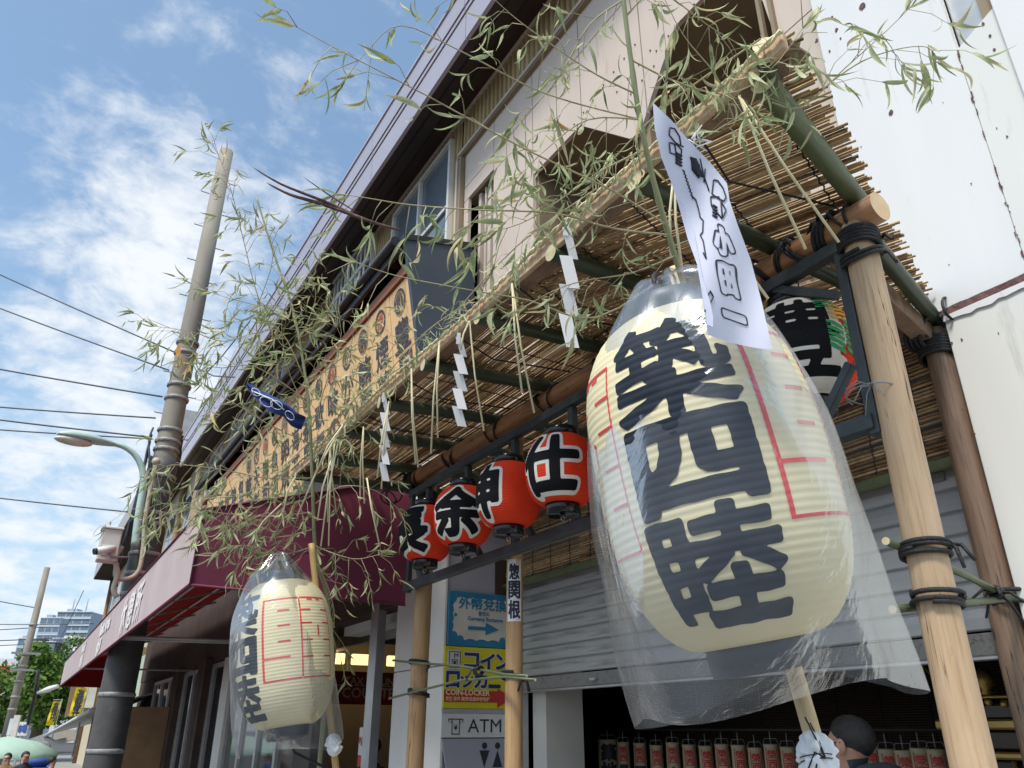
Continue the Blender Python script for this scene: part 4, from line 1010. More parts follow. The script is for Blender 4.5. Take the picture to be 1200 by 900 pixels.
while x < 3.02:
    rows.append(((x, 2.95+rng.uniform(-.05,.05), 3.240), (x, 4.30+rng.uniform(-.03,.03), 3.235), up)); rows.append(((x, 4.22+rng.uniform(-.05,.03), 3.232), (x, 5.13+rng.uniform(-.03,.03), 3.228), up)); x += .0108
reed_mat(rows, 'roof_reeds')
rows = []; z = 2.565
while z < 3.2:
    for y0, y1 in ((1.47,2.75),(2.72,4.0),(3.95,4.93)):
        rows.append(((2.935, y0+rng.uniform(-.02,.02), z+rng.uniform(-.002,.002)), (2.935, y1, z), Vector((1,0,0))))
    z += .0162
reed_mat(rows, 'screen_reeds', .0052, .0086)
def chain(p, q, side, n):
    """knotted binding cord of a reed mat"""
    mb = MB(); p = Vector(p); q = Vector(q); pts = [p.lerp(q, i/n)+Vector(side)*(.004 if i % 2 else -.004) for i in range(n+1)]
    mb.tube(pts, .0028, 5); return mb.build('binding_cord', 'cord_black', shl, origin=p)
for k in range(5):
    s = O_+B_*(.12+.27*k); a = s+A_*(.02 if s.x > 1.33 else (1.33-s.x)/A_.x); b = s+A_*1.9
    chain(a-up*.007, b-up*.007+up*.02, B_, 70)
for y in (2.0,2.25,2.5,2.75,3.0,3.25,3.5,3.75,4.0,4.2,4.45,4.7,4.95): chain((1.34,y,3.218 if y < 3 else 3.228),(3.0,y,3.218 if y < 3 else 3.228),(0,1,0),70)
for y in [1.42+.225*i for i in range(16)]: chain((2.927,y,2.56),(2.927,y,3.2),(0,1,0),28)
# folded loops of cord between rafters
for y in (1.2,1.45,2.2,2.7,3.25,3.8):
    mb = MB(); pts = [Vector((1.33,y,3.19)), Vector((1.6,y+.12,3.185)), Vector((1.97,y+.02,3.17))]; mb.tube(pts, .004, 5); mb.build('tie_cord', 'cord_black', shl, origin=pts[0])
mb = MB(); pts = [Vector((2.915,1.46+3.48*i/24,2.545)) for i in range(25)]; mb.tube(pts, [.026 if i % 3 == 0 else .0235 for i in range(25)], 14); mb.build('screen_bamboo', 'bamboo_green', shl)
# wooden edge board with a straw rope
for y0, y1 in ((.86,2.42),(2.43,4.12),(4.13,5.12)):
    mb = MB(); mb.bbox((1.345,y0,3.203),(1.43,y1,3.212),.002); mb.build('edge_board', 'log_brown', shl, origin=(1.38,y0,3.2))
    mb = MB(); mb.bbox((1.322,y0,3.172),(1.342,y1,3.225),.003); mb.build('edge_board', 'log_pale', shl, origin=(1.33,y0,3.2))
# two cut bamboo stubs at the corner
mb = MB(); a = P(894,52,D=2.05); b = P(895,68,D=2.0)
for c, r in ((a,.028),(b,.026)):
    mb.tube([c, c+Vector((.05,.03,-.01)), c+Vector((.10,.06,-.015))], r, 16, 0, .5, True, 1)
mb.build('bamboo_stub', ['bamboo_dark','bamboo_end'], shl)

# sacred straw rope along the roof edge, with hanging straws
rope = thing('sacred_rope', 'twisted straw rope with hanging pairs of straws along the reed roof edge', 'rope', (1.31,2.5,3.2))
mb = MB()
for k in range(2):
    pts = []
    for i in range(331):
        y = .85+4.25*i/330; a = i*.75+math.pi*k; sag = .012*math.sin(y*4.2)
        pts.append((1.308+.005*math.cos(a), y, 3.215+sag+.005*math.sin(a)))
    mb.tube(pts, .0048, 5)
mb.build('twisted_rope', 'straw', rope)
mb = MB()
for i in range(150):
    y = .87+3.25*rng.random(); d = Vector((rng.uniform(-1,.2), rng.uniform(-.6,.6), rng.uniform(-.3,1))).normalized()*rng.uniform(.02,.06)
    p = Vector((1.308,y,3.215)); mb.tube([p,p+d], [.0013,.0006], 3)
o_ = mb.build('straw_fringe', 'straw', rope); o_['kind'] = 'stuff'
for (sx, ends) in (((866,112),((944,292),(983,284))), ((790,200),((800,322),(786,300))), ((838,258),((900,350),(880,322))), ((600,332),((612,462),(626,484))), ((550,376),((540,410),(567,505))), ((482,432),((490,548),(487,543))), ((515,400),((513,513),(505,532))), ((456,470),((442,560),(447,573))), ((426,500),((422,586),(427,590))), ((387,520),((394,600),(384,612)))):
    s = P(sx[0],sx[1],X=1.30)
    mb = MB()
    for ex, ey in ends:
        e = P(ex,ey,D=(s-Vector((0,0,CAM_Z))).dot(px_dir(600,450).normalized())*.985)
        m_ = s.lerp(e,.5)+Vector((-.006,.004,.004)); r = .0040
        mb.tube([s, m_, e], [r*.9, r, r*1.05], 6)
    mb.build('hanging_straw', 'straw', rope, origin=s)

# zigzag paper streamers
def shide(px, py, px2, py2, X, n, w, label, split=False):
    t = P(px,py,X=X); D = (t-Vector((0,0,CAM_Z))).dot(px_dir(600,450).normalized()); e = P(px2,py2,D=D*.97)
    ax = (e-t); Ln = ax.length; ax.normalize(); vd = Vector((0,0,CAM_Z))-t; vd.normalize(); r = ax.cross(vd).normalized()
    mb = MB(); sgn_ = 1; y = 0; x = 0; hh = Ln/(n*.92)
    mb.poly([t-r*w*.15, t+r*w*.15, t+ax*.05+r*w*.15, t+ax*.05-r*w*.15], vd*.0006)
    base = t+ax*.02
    rr = random.Random(int(px))
    c0 = base; x_ = 0
    for k in range(n):
        a = c0+r*x_+vd*(.003*k); sh_ = -.62*w; ww = w*(.74 if k else .5)
        tw = vd*(.010 if k % 2 else -.008); h_ = hh*1.02
        # a slanting strip, hinged on the step above
        mb.poly([a-r*ww*.5, a+r*ww*.5, a+r*(ww*.5+sh_)+ax*h_+tw, a+r*(-ww*.5+sh_)+ax*h_+tw], vd*.0006)
        c0 = c0+ax*h_*.90; x_ += sh_+.50*w
    o = mb.build('paper_streamer', 'paper_white', origin=t); tag(o, label, 'paper streamer', 'zigzag paper streamers hanging from the straw rope'); return o
shide(664,260,652,394,1.28,4,.058,'largest zigzag white paper streamer, hanging just left of the big lantern')
shide(538,390,526,490,1.29,5,.052,'middle zigzag white paper streamer under the slate coloured panel')
shide(450,460,441,556,1.29,5,.046,'leftmost zigzag white paper streamer in front of the maroon awning cheek')

# ------------------------------------------------------------------ lantern rack
rack = thing('lantern_rack', 'dark slate coloured timber rack under the orange beam that holds the red lanterns', 'rack', (2.05,2.8,2.4))
def rb(name, p, q, w=.04, h=.045): 
    mb = MB(); mb.bar(p, q, w, h, b=.003); return mb.build(name, 'rack_slate', rack, origin=p)
for x in (1.975,):
    rb('rail', (x,1.23,3.015),(x,4.56,3.015)); rb('rail', (x,1.23,2.415),(x,4.56,2.415),.05,.048)
for x, y in ((1.975,1.255),(1.975,4.53)): rb('upright', (x,y-(.02 if y < 2 else 0),2.376),(x,y-(.02 if y < 2 else 0),3.04),.034,.030)
for y in (1.72,2.21,2.73,3.25,3.77,4.29): rb('upright', (1.98,y,2.44),(1.98,y,2.99),.036,.036)
for y in (1.27,):
    rb('cross_piece', (1.962,y,2.412),(2.16,y,2.412),.034,.036); rb('cross_piece', (1.962,y,3.012),(2.16,y,3.012),.034,.036)
rb('brace', (1.98,1.45,2.425),(1.98,1.275,2.62),.03,.03); rb('brace', (1.98,1.50,3.0),(1.98,1.275,2.86),.03,.03)
rb('brace', (1.98,4.33,2.425),(1.98,4.51,2.62),.03,.03)
for y in (2.21,2.73,3.25,3.77): rb('brace', (1.978,y-.02,2.62),(1.978,y-.17,2.44),.028,.03)
mb = MB(); coil(mb, (1.985,1.225,2.50), (0,0,1), .075, 1.3, .01, .0022, tilt=.15); knot_tails(mb, (1.92,1.19,2.5), .0018, .07, 5)
mb.build('wire_tie', 'pole_tape', rack)

# ------------------------------------------------------------------ lanterns
def lantern_profile(R, rc, h, ribs, amp, sub=4, p=2.4, q=.60):
    pr = []
    K = ribs*sub
    for i in range(K+1):
        w = i/K; r = rc+(R-rc)*max(0, 1-abs(2*w-1)**p)**q
        r += amp*abs(math.sin(math.pi*ribs*w))-amp*.5
        pr.append((r, w*h))
    return pr
def lump(a, z): return .0022*mnoise.noise(Vector((math.cos(a)*1.6, math.sin(a)*1.6, z*5)))+.0007*mnoise.noise(Vector((math.cos(a)*5, math.sin(a)*5, z*38)))
def prof_r(R, rc, ribs, amp, w, p=2.4, q=.60):
    w = min(max(w,0),1); return rc+(R-rc)*max(0, 1-abs(2*w-1)**p)**q+amp*abs(math.sin(math.pi*ribs*w))-amp*.5
def wrap(vf, ang0, z0, w, h, R, rc, body_h, ribs, amp, eps, zb, p=2.4, q=.6):
    """unit-square shape -> on the lantern; ang0 centre angle, z0 lower edge above the body's lower end"""
    vs, fs = vf; o = []
    for u, v in vs:
        z = z0+v*h; a = ang0+(u-.5)*w/R; r = prof_r(R, rc, ribs, amp, z/body_h, p, q)+eps+lump(a, z)
        o.append((r*math.cos(a), r*math.sin(a), zb+z))
    return o, fs
def strip(u0, u1, v0, v1, nu, nv):
    vs = [(u0+(u1-u0)*i/nu, v0+(v1-v0)*j/nv) for j in range(nv+1) for i in range(nu+1)]
    fs = [(j*(nu+1)+i, j*(nu+1)+i+1, (j+1)*(nu+1)+i+1, (j+1)*(nu+1)+i) for j in range(nv) for i in range(nu)]
    return vs, fs

# big cream paper lanterns
BR, BRC, BH, RIBS, AMP, ZB = .249, .110, .72, 44, .0013, .055
BP, BQ = 2.9, .56
def big_lantern(name, label):
    t = thing(name, label, 'lantern', (0,0,0), 'big cream paper lanterns in plastic bags')
    mb = MB(); mb.lathe([(r, ZB+z) for r, z in lantern_profile(BR, BRC, BH, RIBS, AMP, 4, BP, BQ)], 96)
    for i_, v_ in enumerate(mb.v):
        a_ = math.atan2(v_[1], v_[0]); r_0 = math.hypot(v_[0], v_[1]); k_ = (r_0+lump(a_, v_[2]-ZB))/r_0; mb.v[i_] = (v_[0]*k_, v_[1]*k_, v_[2])
    mb.build('paper_body', 'lantern_cream', t)
    mb = MB(); mb.lathe([(.098,.0),(.104,.002),(.106,.03),(.108,.058),(.100,.066),(.096,.064)], 48); mb.lathe([(.098,.0),(.092,.003),(.090,.055)], 48); mb.add([(.093*math.cos(a*math.pi/16),.093*math.sin(a*math.pi/16),.03) for a in range(32)], [tuple(range(32))]); mb.build('bottom_cap', 'cap_navy', t)
    zt = ZB+BH
    mb = MB(); mb.lathe([(.100,zt-.004),(.108,zt),(.108,zt+.05),(.098,zt+.055),(.09,zt+.04)], 48); mb.build('top_cap', 'cap_navy', t)
    mb = MB(); mb.tube([(-.1,0,zt+.04),(-.09,0,zt+.09),(-.04,0,zt+.12),(.04,0,zt+.12),(.09,0,zt+.09),(.1,0,zt+.04)], .005, 8); mb.build('handle', 'cord_black', t)
    ops = dict(R=BR, rc=BRC, body_h=BH, ribs=RIBS, amp=AMP, zb=ZB, p=BP, q=BQ)
    for ch, z0, h, w, fat in (('築',.440,.212,.256,.030),('四',.262,.160,.236,.080),('睦',.045,.205,.258,.038)):
        vf = glyph_shape(ch, fat, w/h, 84, ny=100, warp=.006); o, fs = wrap(vf, 0, z0, w, h, eps=.0013, **ops)
        mb = MB(); mb.add(o, fs, 0, .5, True); mb.build('brush_character', 'lantern_ink', t)
    for sgn_ in (1,-1):
        c = R_(80)*sgn_; W = R_(88)*BR; Hh = .40; z0 = .20
        def ln(u0, u1, v0, v1, mb):
            nu = max(2, int((u1-u0)*W/.012)); nv = max(3, int((v1-v0)*Hh/.0035))
            o, fs = wrap(strip(u0,u1,v0,v1,nu,nv), c, z0, W, Hh, eps=.0013, **ops); mb.add(o, fs, 0, .5, True)
        mb = MB(); e = .022; k = .017
        ln(0, e*1.3, 0, 1, mb); ln(1-e*.5, 1, 0, 1, mb); ln(.505, .525, k, 1-k, mb)
        for a, b in ((e*1.3,.505),(.525,1-e*.5)): ln(a, b, 0, k, mb); ln(a, b, 1-k, 1, mb)
        for v, u0, u1 in ((.84,.21,.37),(.65,.21,.37),(.46,.21,.37),(.27,.02,.36)): ln(u0,u1,v-k/2-.002,v+k/2+.002,mb)
        for v in (.83,.66,.45,.25): ln(.525,.67,v-k/2,v+k/2,mb); ln(.85,.992,v-k/2,v+k/2,mb)
        ln(.755,.78,.50,.63,mb); ln(.64,.73,.955,.975,mb); ln(.80,.88,.955,.975,mb)
        mb.build('red_seal_lines', 'lantern_red_line', t)
    return t
def lantern_matrix(bot, top, face_deg):
    """z from bottom to top, local +X turned to the world bearing face_deg"""
    z = (Vector(top)-Vector(bot)).normalized(); f = Vector((math.cos(R_(face_deg)), math.sin(R_(face_deg)), 0)); f = (f-z*f.dot(z)).normalized(); y = z.cross(f)
    return Matrix(((f.x,y.x,z.x,bot[0]),(f.y,y.y,z.y,bot[1]),(f.z,y.z,z.z,bot[2]),(0,0,0,1)))
L1b = P(897,786,D=1.47); L1t = P(780,356,D=1.745)
L2b = P(338,866,D=3.66); L2t = P(331,672,D=3.985)
bl1 = big_lantern('paper_lantern', 'large cream paper lantern with dark brush characters, nearest and biggest, in a clear bag')
bl2 = dup(bl1, 'cream paper lantern with its red grid facing out, before the maroon awning')
bl1.matrix_world = lantern_matrix(L1b, L1t, 214); bl2.matrix_world = lantern_matrix(L2b, L2t, 191)
s_ = (L1t-L1b).length/.83; bl1.scale = (s_,)*3
s2_ = (L2t-L2b).length/.83; bl2.scale = (s2_,)*3

# clear plastic bags
def bag(name, label, rings, D_at, film_m='plastic_film', seed=1, amp=.010, mid=None):
    """rings: (left px, right px, half depth in m, exponent)"""
    vd0 = px_dir(600,450).normalized(); mb = MB(); n = 96; vs = []
    # dense interpolation of the rings
    key = []
    for (l, r, b, e) in rings:
        pl = P(l[0],l[1],D=D_at(l[0],l[1])); pr = P(r[0],r[1],D=D_at(r[0],r[1])); key.append((pl, pr, b, e))
    sub = 12; K = []
    def cat(a, b, c, d, t):
        return .5*((2*b)+(c-a)*t+(2*a-5*b+4*c-d)*t*t+(3*b-a-3*c+d)*t*t*t)
    for i in range(len(key)-1):
        k0 = key[max(i-1,0)]; k1 = key[i]; k2 = key[i+1]; k3 = key[min(i+2,len(key)-1)]
        for s in range(sub):
            t = s/sub; K.append(tuple(cat(k0[j],k1[j],k2[j],k3[j],t) for j in range(4)))
    K.append(key[-1])
    axis = ((key[-1][0]+key[-1][1])/2-(key[0][0]+key[0][1])/2).normalized()
    m = len(K)
    for i, (pl, pr, b, e) in enumerate(K):
        c = (pl+pr)/2; lat = (pr-pl); a = lat.length/2; lat.normalize(); dep = lat.cross(axis).normalized(); t = i/(m-1)
        for j in range(n):
            th = 2*math.pi*j/n; cx = math.cos(th); sx = math.sin(th)
            ex = math.copysign(abs(cx)**e, cx); ey = math.copysign(abs(sx)**e, sx)
            gather = max(0, 1-t*2.8)
            f = 1+gather*.10*math.sin(th*7+seed)+.30*gather**3*math.sin(th*11+seed*2)+gather*gather*.08*math.sin(th*17+seed)
            lo = max(0,(t-.55)/.45)
            f2 = amp*(.8+1.2*lo)*mnoise.noise(Vector((cx*1.6+seed*3, sx*1.6, t*3.2)))*2+amp*.8*mnoise.noise(Vector((cx*4+seed, sx*4, t*8)))
            f2 += (.006*math.sin(th*5+seed)+.004*math.sin(th*9+2*seed))*(.3+lo)
            p = c+lat*(ex*a*f)+dep*(ey*b*f); nr = (lat*ex+dep*ey); 
            if nr.length > 0: p += nr.normalized()*f2
            p += axis*(lo**3)*(.012*math.sin(th*2+seed)+.018*math.sin(th*3+seed*.7))
            vs.append(p)
    mb.add(vs, [(i*n+j, i*n+(j+1)%n, (i+1)*n+(j+1)%n, (i+1)*n+j) for i in range(m-1) for j in range(n)], 0, .5, True)
    # closed, crumpled top
    o0 = len(mb.v); ct = (K[0][0]+K[0][1])/2-axis*.012; mb.v.append(tuple(ct))
    for j in range(n): mb.f.append((o0, (j+1)%n, j)); mb.m.append(0); mb.a.append(.5); mb.sm.append(True)
    o = mb.build(name, film_m, origin=tuple(ct)); tag(o, label, 'plastic bag', 'clear plastic rain bags over the big lanterns'); return o
ax1 = lambda px, py: 1.76+(1.47-1.76)*(py-338)/(786-338)
bag('plastic_bag', 'big clear plastic bag pulled over the largest cream lantern, wide open at the bottom',
    [((762,332),(814,316),.03,1.0),((740,346),(846,324),.09,1.0),((714,396),(876,358),.175,1.0),((697,450),(907,406),.225,1.0),((690,520),(943,466),.250,1.0),((694,600),(975,542),.258,.98),
     ((706,690),(1004,626),.245,.95),((722,775),(1036,713),.20,.9),((742,850),(1066,796),.14,.85)], ax1, seed=2.0)
ax2 = lambda px, py: 4.00+(3.66-4.00)*(py-664)/(866-664)
bag('plastic_bag', 'smaller looking clear plastic bag over the cream lantern beside the maroon awning',
    [((320,650),(334,648),.03,1.0),((303,672),(350,664),.10,1.0),((285,698),(370,688),.20,1.0),((273,735),(381,722),.255,1.0),((270,780),(388,765),.262,1.0),((271,815),(393,805),.25,.97),
     ((274,850),(397,845),.21,.92),((276,886),(400,872),.14,.85)], ax2, seed=5.5, amp=.010)

# poles that carry the big lanterns, and the cloths tied to them
def pole(name, label, pts, r, m, sq=False):
    mb = MB(); pts = [Vector(p) for p in pts]
    T = axis_T(pts[0], pts[-1]-pts[0])
    mb.tube(pts, r, 8 if sq else 14, 0, .5, True); o = mb.build(name, m, origin=T); tag(o, label, 'pole', 'poles that hold up the big lanterns'); return o
q0 = P(962,895,D=1.46); q1 = P(928,776,D=1.62); dq = (q1-q0)
q2 = q1+dq.normalized()*.95; q2 = P(790,315,D=2.12)
fl = q0-dq.normalized()*(q0.z-.13)/max(.2,dq.normalized().z)
pol1 = pole('lantern_pole', 'pale squared wooden pole rising behind the largest cream lantern', [fl, q0, q1, q2], .0185, 'pole_pale', True)
r0 = P(393,895,D=3.72); r1 = P(366,648,D=4.05); dr = (r1-r0).normalized(); fl2 = r0-dr*(r0.z-.13)/dr.z; 
pol2 = pole('lantern_pole', 'tan bamboo pole beside the cream lantern near the awning', [fl2, r0, r1, r1+dr*.05], .0165, 'pole_bamboo')
for a_, b_, rr_ in ((L1t+Vector((0,0,.06)), q2+Vector((0,0,-.03)), .004), (L2t+Vector((0,0,.05)), r1, .005)):
    mb = MB(); mb.tube([a_, a_.lerp(b_,.5)+Vector((0,0,.03)), b_], rr_, 6)
    mb.build('hanging_cord', 'cord_black', pol1 if rr_ < .0045 else pol2, origin=a_)
bs = P(345,882,D=3.66); be = P(378,898,D=3.7); mb = MB(); mb.tube([L2b+Vector((0,0,.02)), bs, be, be+Vector((.05,.0,-.04))], .007, 6)
tag(mb.build('stay_rod', 'cord_black', origin=bs), 'thin black stay under the lantern near the awning', 'rod')
def cloth_knot(c, ax, L_, R, label, seed, cords=True, stretch=1.0):
    t = thing('tied_cloth', label, 'cloth', c, 'white cloths tied round the lantern poles'); T = axis_T(c, ax); mb = MB(); n, m = 56, 40; vs = []
    for i in range(m+1):
        w = i/m; z = (w-.5)*L_
        rb_ = R*(math.sin(math.pi*min(max(w,.02),.98))**.45)*(1-.28*math.exp(-((w-.45)/.07)**2))
        for j in range(n):
            a = 2*math.pi*j/n; v = Vector((math.cos(a), math.sin(a), z/R*.6)); nz = mnoise.noise(v*1.4+Vector((seed,0,0)))*.42+mnoise.noise(v*3.6+Vector((0,seed,0)))*.20+.10*math.sin(a*9+z*60+3*nz_(v,seed))
            r = rb_*(1+nz); vs.append(T @ Vector((r*math.cos(a)*stretch, r*math.sin(a), z)))
    mb.add(vs, [(i*n+j, i*n+(j+1)%n, (i+1)*n+(j+1)%n, (i+1)*n+j) for i in range(m) for j in range(n)], 0, .5, True)
    mb.build('cloth', 'cloth_white', t)
    if cords:
        mb = MB(); coil(mb, T @ Vector((0,0,-.05*L_)), ax, R*1.0, 2, .008, .0011, tilt=.3)
        s = T @ Vector((-R*.3,-R*.8,L_*.7)); e = T @ Vector((R*.2,-R*.9,-L_*.15)); mb.tube([s, s.lerp(e,.5), e], .0016, 6); s2 = s+Vector((.012,0,-.01)); mb.tube([s2, s2.lerp(e,.5)+Vector((.003,0,0)), e], .0016, 6)
        knot_tails(mb, e, .0018, .035, 2); mb.build('black_string', 'cord_black', t)
def nz_(v, s): return mnoise.noise(v*2.1+Vector((s,s,0)))
cloth_knot(P(957,887,D=1.44), dq, .092, .030, 'white cloth bundled with black string at the foot of the pale pole', 1.3, True, 1.15)
cloth_knot(P(391,873,D=3.70), dr, .10, .037, 'white cloth wrapped round the tan bamboo pole', 4.1, False)

# red lanterns
RR, RRC, RH, RRIB, RAMP, RZB = .178, .088, .345, 30, .0024, .05
ros = dict(R=RR, rc=RRC, body_h=RH, ribs=RRIB, amp=RAMP, zb=RZB, p=2.3, q=.58)
def red_lantern(ch, x, y, off, label, fancy=False, z=2.543):
    t = thing('red_lantern', label, 'lantern', (x,y,z), 'red lanterns hanging in the slate rack')
    def pa_(o): o.parent = t; return o
    mb = MB(); mb.lathe([(r, RZB+zz) for r, zz in lantern_profile(RR, RRC, RH, RRIB, RAMP, 4, 2.3, .58)], 72); mb.v = [(v[0]*(1+lump(math.atan2(v[1],v[0]), v[2]-RZB)/max(.05,math.hypot(v[0],v[1]))), v[1]*(1+lump(math.atan2(v[1],v[0]), v[2]-RZB)/max(.05,math.hypot(v[0],v[1]))), v[2]) for v in mb.v]; pa_(mb.build('paper_body', 'red_paper'))
    mb = MB(); mb.lathe([(.001,.006),(.070,.006),(.078,0),(.082,.002),(.084,.05),(.080,.056),(.074,.056)], 40); mb.lathe([(.012,.005),(.014,-.006),(.004,-.007)], 12); pa_(mb.build('bottom_cap', 'black_lacquer'))
    mb = MB(); pts = [(.011*math.cos(a*math.pi/8),0,-.016+.011*math.sin(a*math.pi/8)) for a in range(17)]; mb.tube(pts, .002, 5); pa_(mb.build('ring', 'steel'))
    zt = RZB+RH
    mb = MB(); mb.lathe([(.074,zt-.004),(.086,zt),(.086,zt+.045),(.079,zt+.05),(.06,zt+.045),(.001,zt+.045)], 40); pa_(mb.build('top_cap', 'black_lacquer'))
    mb = MB(); mb.tube([(0,0,zt+.05),(0,0,zt+.09)], .003, 5); pa_(mb.build('hook', 'black_metal'))
    cam_az = math.atan2(-y,-x); a0 = cam_az+R_(off)
    h = .275 if not fancy else .27; w = .315 if not fancy else .29; z0 = (RH-h)/2
    for m_, fat, eps in (('white_paint', .115 if not fancy else .15, .0010), ('black_paint', .050 if not fancy else .024, .0022)):
        vf = glyph_shape(ch, fat, w/h, 66, pad=.22, ny=84); o, fs = wrap(vf, a0, z0, w, h, eps=eps, **ros)
        mb = MB(); mb.add(o, fs, 0, .5, True); pa_(mb.build('character_outline' if m_ == 'white_paint' else 'character', m_))
    if fancy:
        def blk(u0,u1,v0,v1,m_,mbx,sl=0, eps=.0024):
            vs, fs = strip(0,1,0,1,6,14)
            vs = [((u0+(u1-u0)*u), v0+(v1-v0)*v+sl*(u)) for u, v in vs]
            o, fs = wrap((vs, fs), a0+R_(60), 0, .20, RH, eps=eps, **ros); mbx.add(o, fs, 0, .5, True)
        wb = MB(); blk(-1.6,1.15,.22,.95,None,wb,0,.0007); pa_(wb.build('white_field', 'white_paint'))
        gb = MB(); yb = MB(); db = MB()
        for k in range(3): blk(.0,.50,.88-.055*k,.915-.055*k,None,gb,.05)
        for k in range(4): blk(.20,.78,.80-.052*k,.832-.052*k,None,yb,.05)
        for c_ in range(2):
            for k in range(5+c_): blk(.10+.34*c_,.40+.34*c_,.60-.062*k+.05*c_,.645-.062*k+.05*c_,None,gb,-.06)
        for k in range(4): blk(.62,1.15,.36-.07*k,.405-.07*k,None,db,.1)
        pa_(gb.build('green_pattern', 'green_paint')); pa_(yb.build('yellow_pattern', 'yellow_paint')); pa_(db.build('dark_red_pattern', 'dark_red_paint'))
    return t
scale_about_camera(red_lantern('長', 2.09, 4.55, -50, 'leftmost red lantern in the slate rack, above the first post'), .855)
scale_about_camera(red_lantern('余', 2.09, 4.03, -16, 'second red lantern from the left, its black character facing out'), .855)
scale_about_camera(red_lantern('神', 2.09, 3.50, -72, 'third red lantern from the left, its character turned to the left'), .855)
scale_about_camera(red_lantern('仕', 2.09, 2.99, -26, 'fourth red lantern, the largest looking one left of the big cream lantern'), .855)
scale_about_camera(red_lantern('事', 2.09, 2.47, -38, 'red lantern half hidden behind the left edge of the big cream lantern'), .855)
red_lantern('豊', 2.05, 1.495, -4, 'red lantern with green and yellow bands beside the pale front post', True, 2.535)

# ------------------------------------------------------------------ the sheet of handwritten paper
def sheet_D(px, py): return 1.50-.14*(py-120)/290+.025*math.sin((py-120)/60.0)+.015*math.sin(px/17.0+py/55.0)+.0006*(px-830)
ps = thing('handwritten_paper', 'long curling white paper with outlined brush characters hanging in front of the biggest lantern', 'paper', P(800,150,D=1.5))
Lft = [(765,121),(767,150),(775,185),(787,215),(795,240),(806,280),(817,310),(822,340),(826,370),(829,392)]
Rgt = [(766,121),(786,140),(806,163),(832,190),(852,215),(855,235),(864,262),(880,305),(893,355),(905,410)]
mb = MB(); vs = []; nu, nv = 16, 54
def edge(E, t):
    f = t*(len(E)-1); i = min(int(f), len(E)-2); f -= i; return (E[i][0]+(E[i+1][0]-E[i][0])*f, E[i][1]+(E[i+1][1]-E[i][1])*f)
for j in range(nv+1):
    l = edge(Lft, j/nv); r = edge(Rgt, j/nv)
    for i in range(nu+1):
        u = i/nu; x = l[0]+(r[0]-l[0])*u; yv = l[1]+(r[1]-l[1])*u+3*math.sin(u*math.pi)*(j/nv)
        vs.append(P(x, yv, D=sheet_D(x,yv)))
mb.add(vs, [(j*(nu+1)+i, j*(nu+1)+i+1, (j+1)*(nu+1)+i+1, (j+1)*(nu+1)+i) for j in range(nv) for i in range(nu)], 0, .5, True)
mb.build('sheet', 'paper_lilac', ps)
mb = MB(); vs = []
for j in range(10):   # the curled back left margin
    t = .42+.52*j/9; l = edge(Lft, t); a = P(l[0]+1,l[1],D=sheet_D(*l)-.001); b = P(l[0]+7+3*math.sin(j),l[1]+3,D=sheet_D(*l)-.012); vs += [a, b]
mb.add(vs, [(2*i,2*i+2,2*i+3,2*i+1) for i in range(9)], 0, .5, True); mb.build('curled_edge', 'paper_lilac', ps)
def ink(mb, pts, w=1.5, close=False):
    if close: pts = pts+[pts[0]]
    # smooth a little
    P3 = []
    for i in range(len(pts)-1):
        for s in range(3):
            t = s/3; x = pts[i][0]+(pts[i+1][0]-pts[i][0])*t; y = pts[i][1]+(pts[i+1][1]-pts[i][1])*t; P3.append(P(x,y,D=sheet_D(x,y)-.0018))
    P3.append(P(pts[-1][0],pts[-1][1],D=sheet_D(*pts[-1])-.0018)); mb.tube(P3, w/900*1.5/2, 5)
def z2(pts): return [(750+x/2.906, 110+y/2.903) for x, y in pts]
mb = MB()
for ch_, cx_, cy_, w_, h_, ft_ in (('小',284,500,62,92,.10),('田',300,632,52,100,.10),('一',322,758,74,16,.55)):
    gx_ = np.linspace(-.55,1.55,70) if ch_ != '一' else np.linspace(-.2,1.2,70); gy_ = np.linspace(-.35,1.35,80) if ch_ != '一' else np.linspace(-2.2,3.2,70)
    U_, V_ = np.meshgrid(gx_, gy_); F_ = glyph_field(glyph(ch_), U_, V_, ft_, w_/h_)
    F_ = (.030 if ch_ != '一' else .16)-np.abs(F_+.02*np.sin(U_*7+V_*5)); v_, f_ = march(F_, U_, V_)
    q_ = []
    for u, v in v_:
        dx_ = (u-.5)*w_; dy_ = -(v-.5)*h_; X_ = cx_+dx_*.93+dy_*.16; Y_ = cy_+dx_*.33+dy_*.98; x_p, y_p = 750+X_/2.906, 110+Y_/2.903
        q_.append(P(x_p, y_p, D=sheet_D(x_p, y_p)-.0018))
    mb.add(q_, f_)
for pl, cl in (([(250,295),(245,340),(262,352),(285,365),(293,350),(283,320),(265,295),(250,292)],0), ([(240,350),(243,380),(280,425),(293,395),(268,350),(240,350)],0), ([(275,362),(280,420)],0),
               ([(102,115),(100,140),(120,165),(135,175),(148,180)],0), ([(102,115),(118,118),(135,145),(140,178)],0), ([(100,165),(103,200),(140,215),(142,190),(128,175),(100,165)],0), ([(118,170),(125,210)],0),
               ([(175,345),(190,360),(200,395),(205,420),(215,430),(213,470),(205,480),(215,500),(225,560)],0), ([(225,560),(215,540)],0),
               ([(215,660),(228,690),(240,670),(250,690),(235,720),(220,740)],0), ([(228,765),(238,770),(240,760),(230,735)],0),
               ([(205,220),(215,270),(235,330)],0), ([(222,255),(218,300)],0)):
    ink(mb, z2(pl), 1.7, bool(cl))
for k in range(4): ink(mb, z2([(122,200+k*11),(142,212+k*11)]), 3.2); ink(mb, z2([(248,378+k*11),(262,388+k*11)]), 3.0)
for k in range(9): ink(mb, z2([(172+3*k,218+7*k),(192+3*k,224+7*k)]), 3.4); 
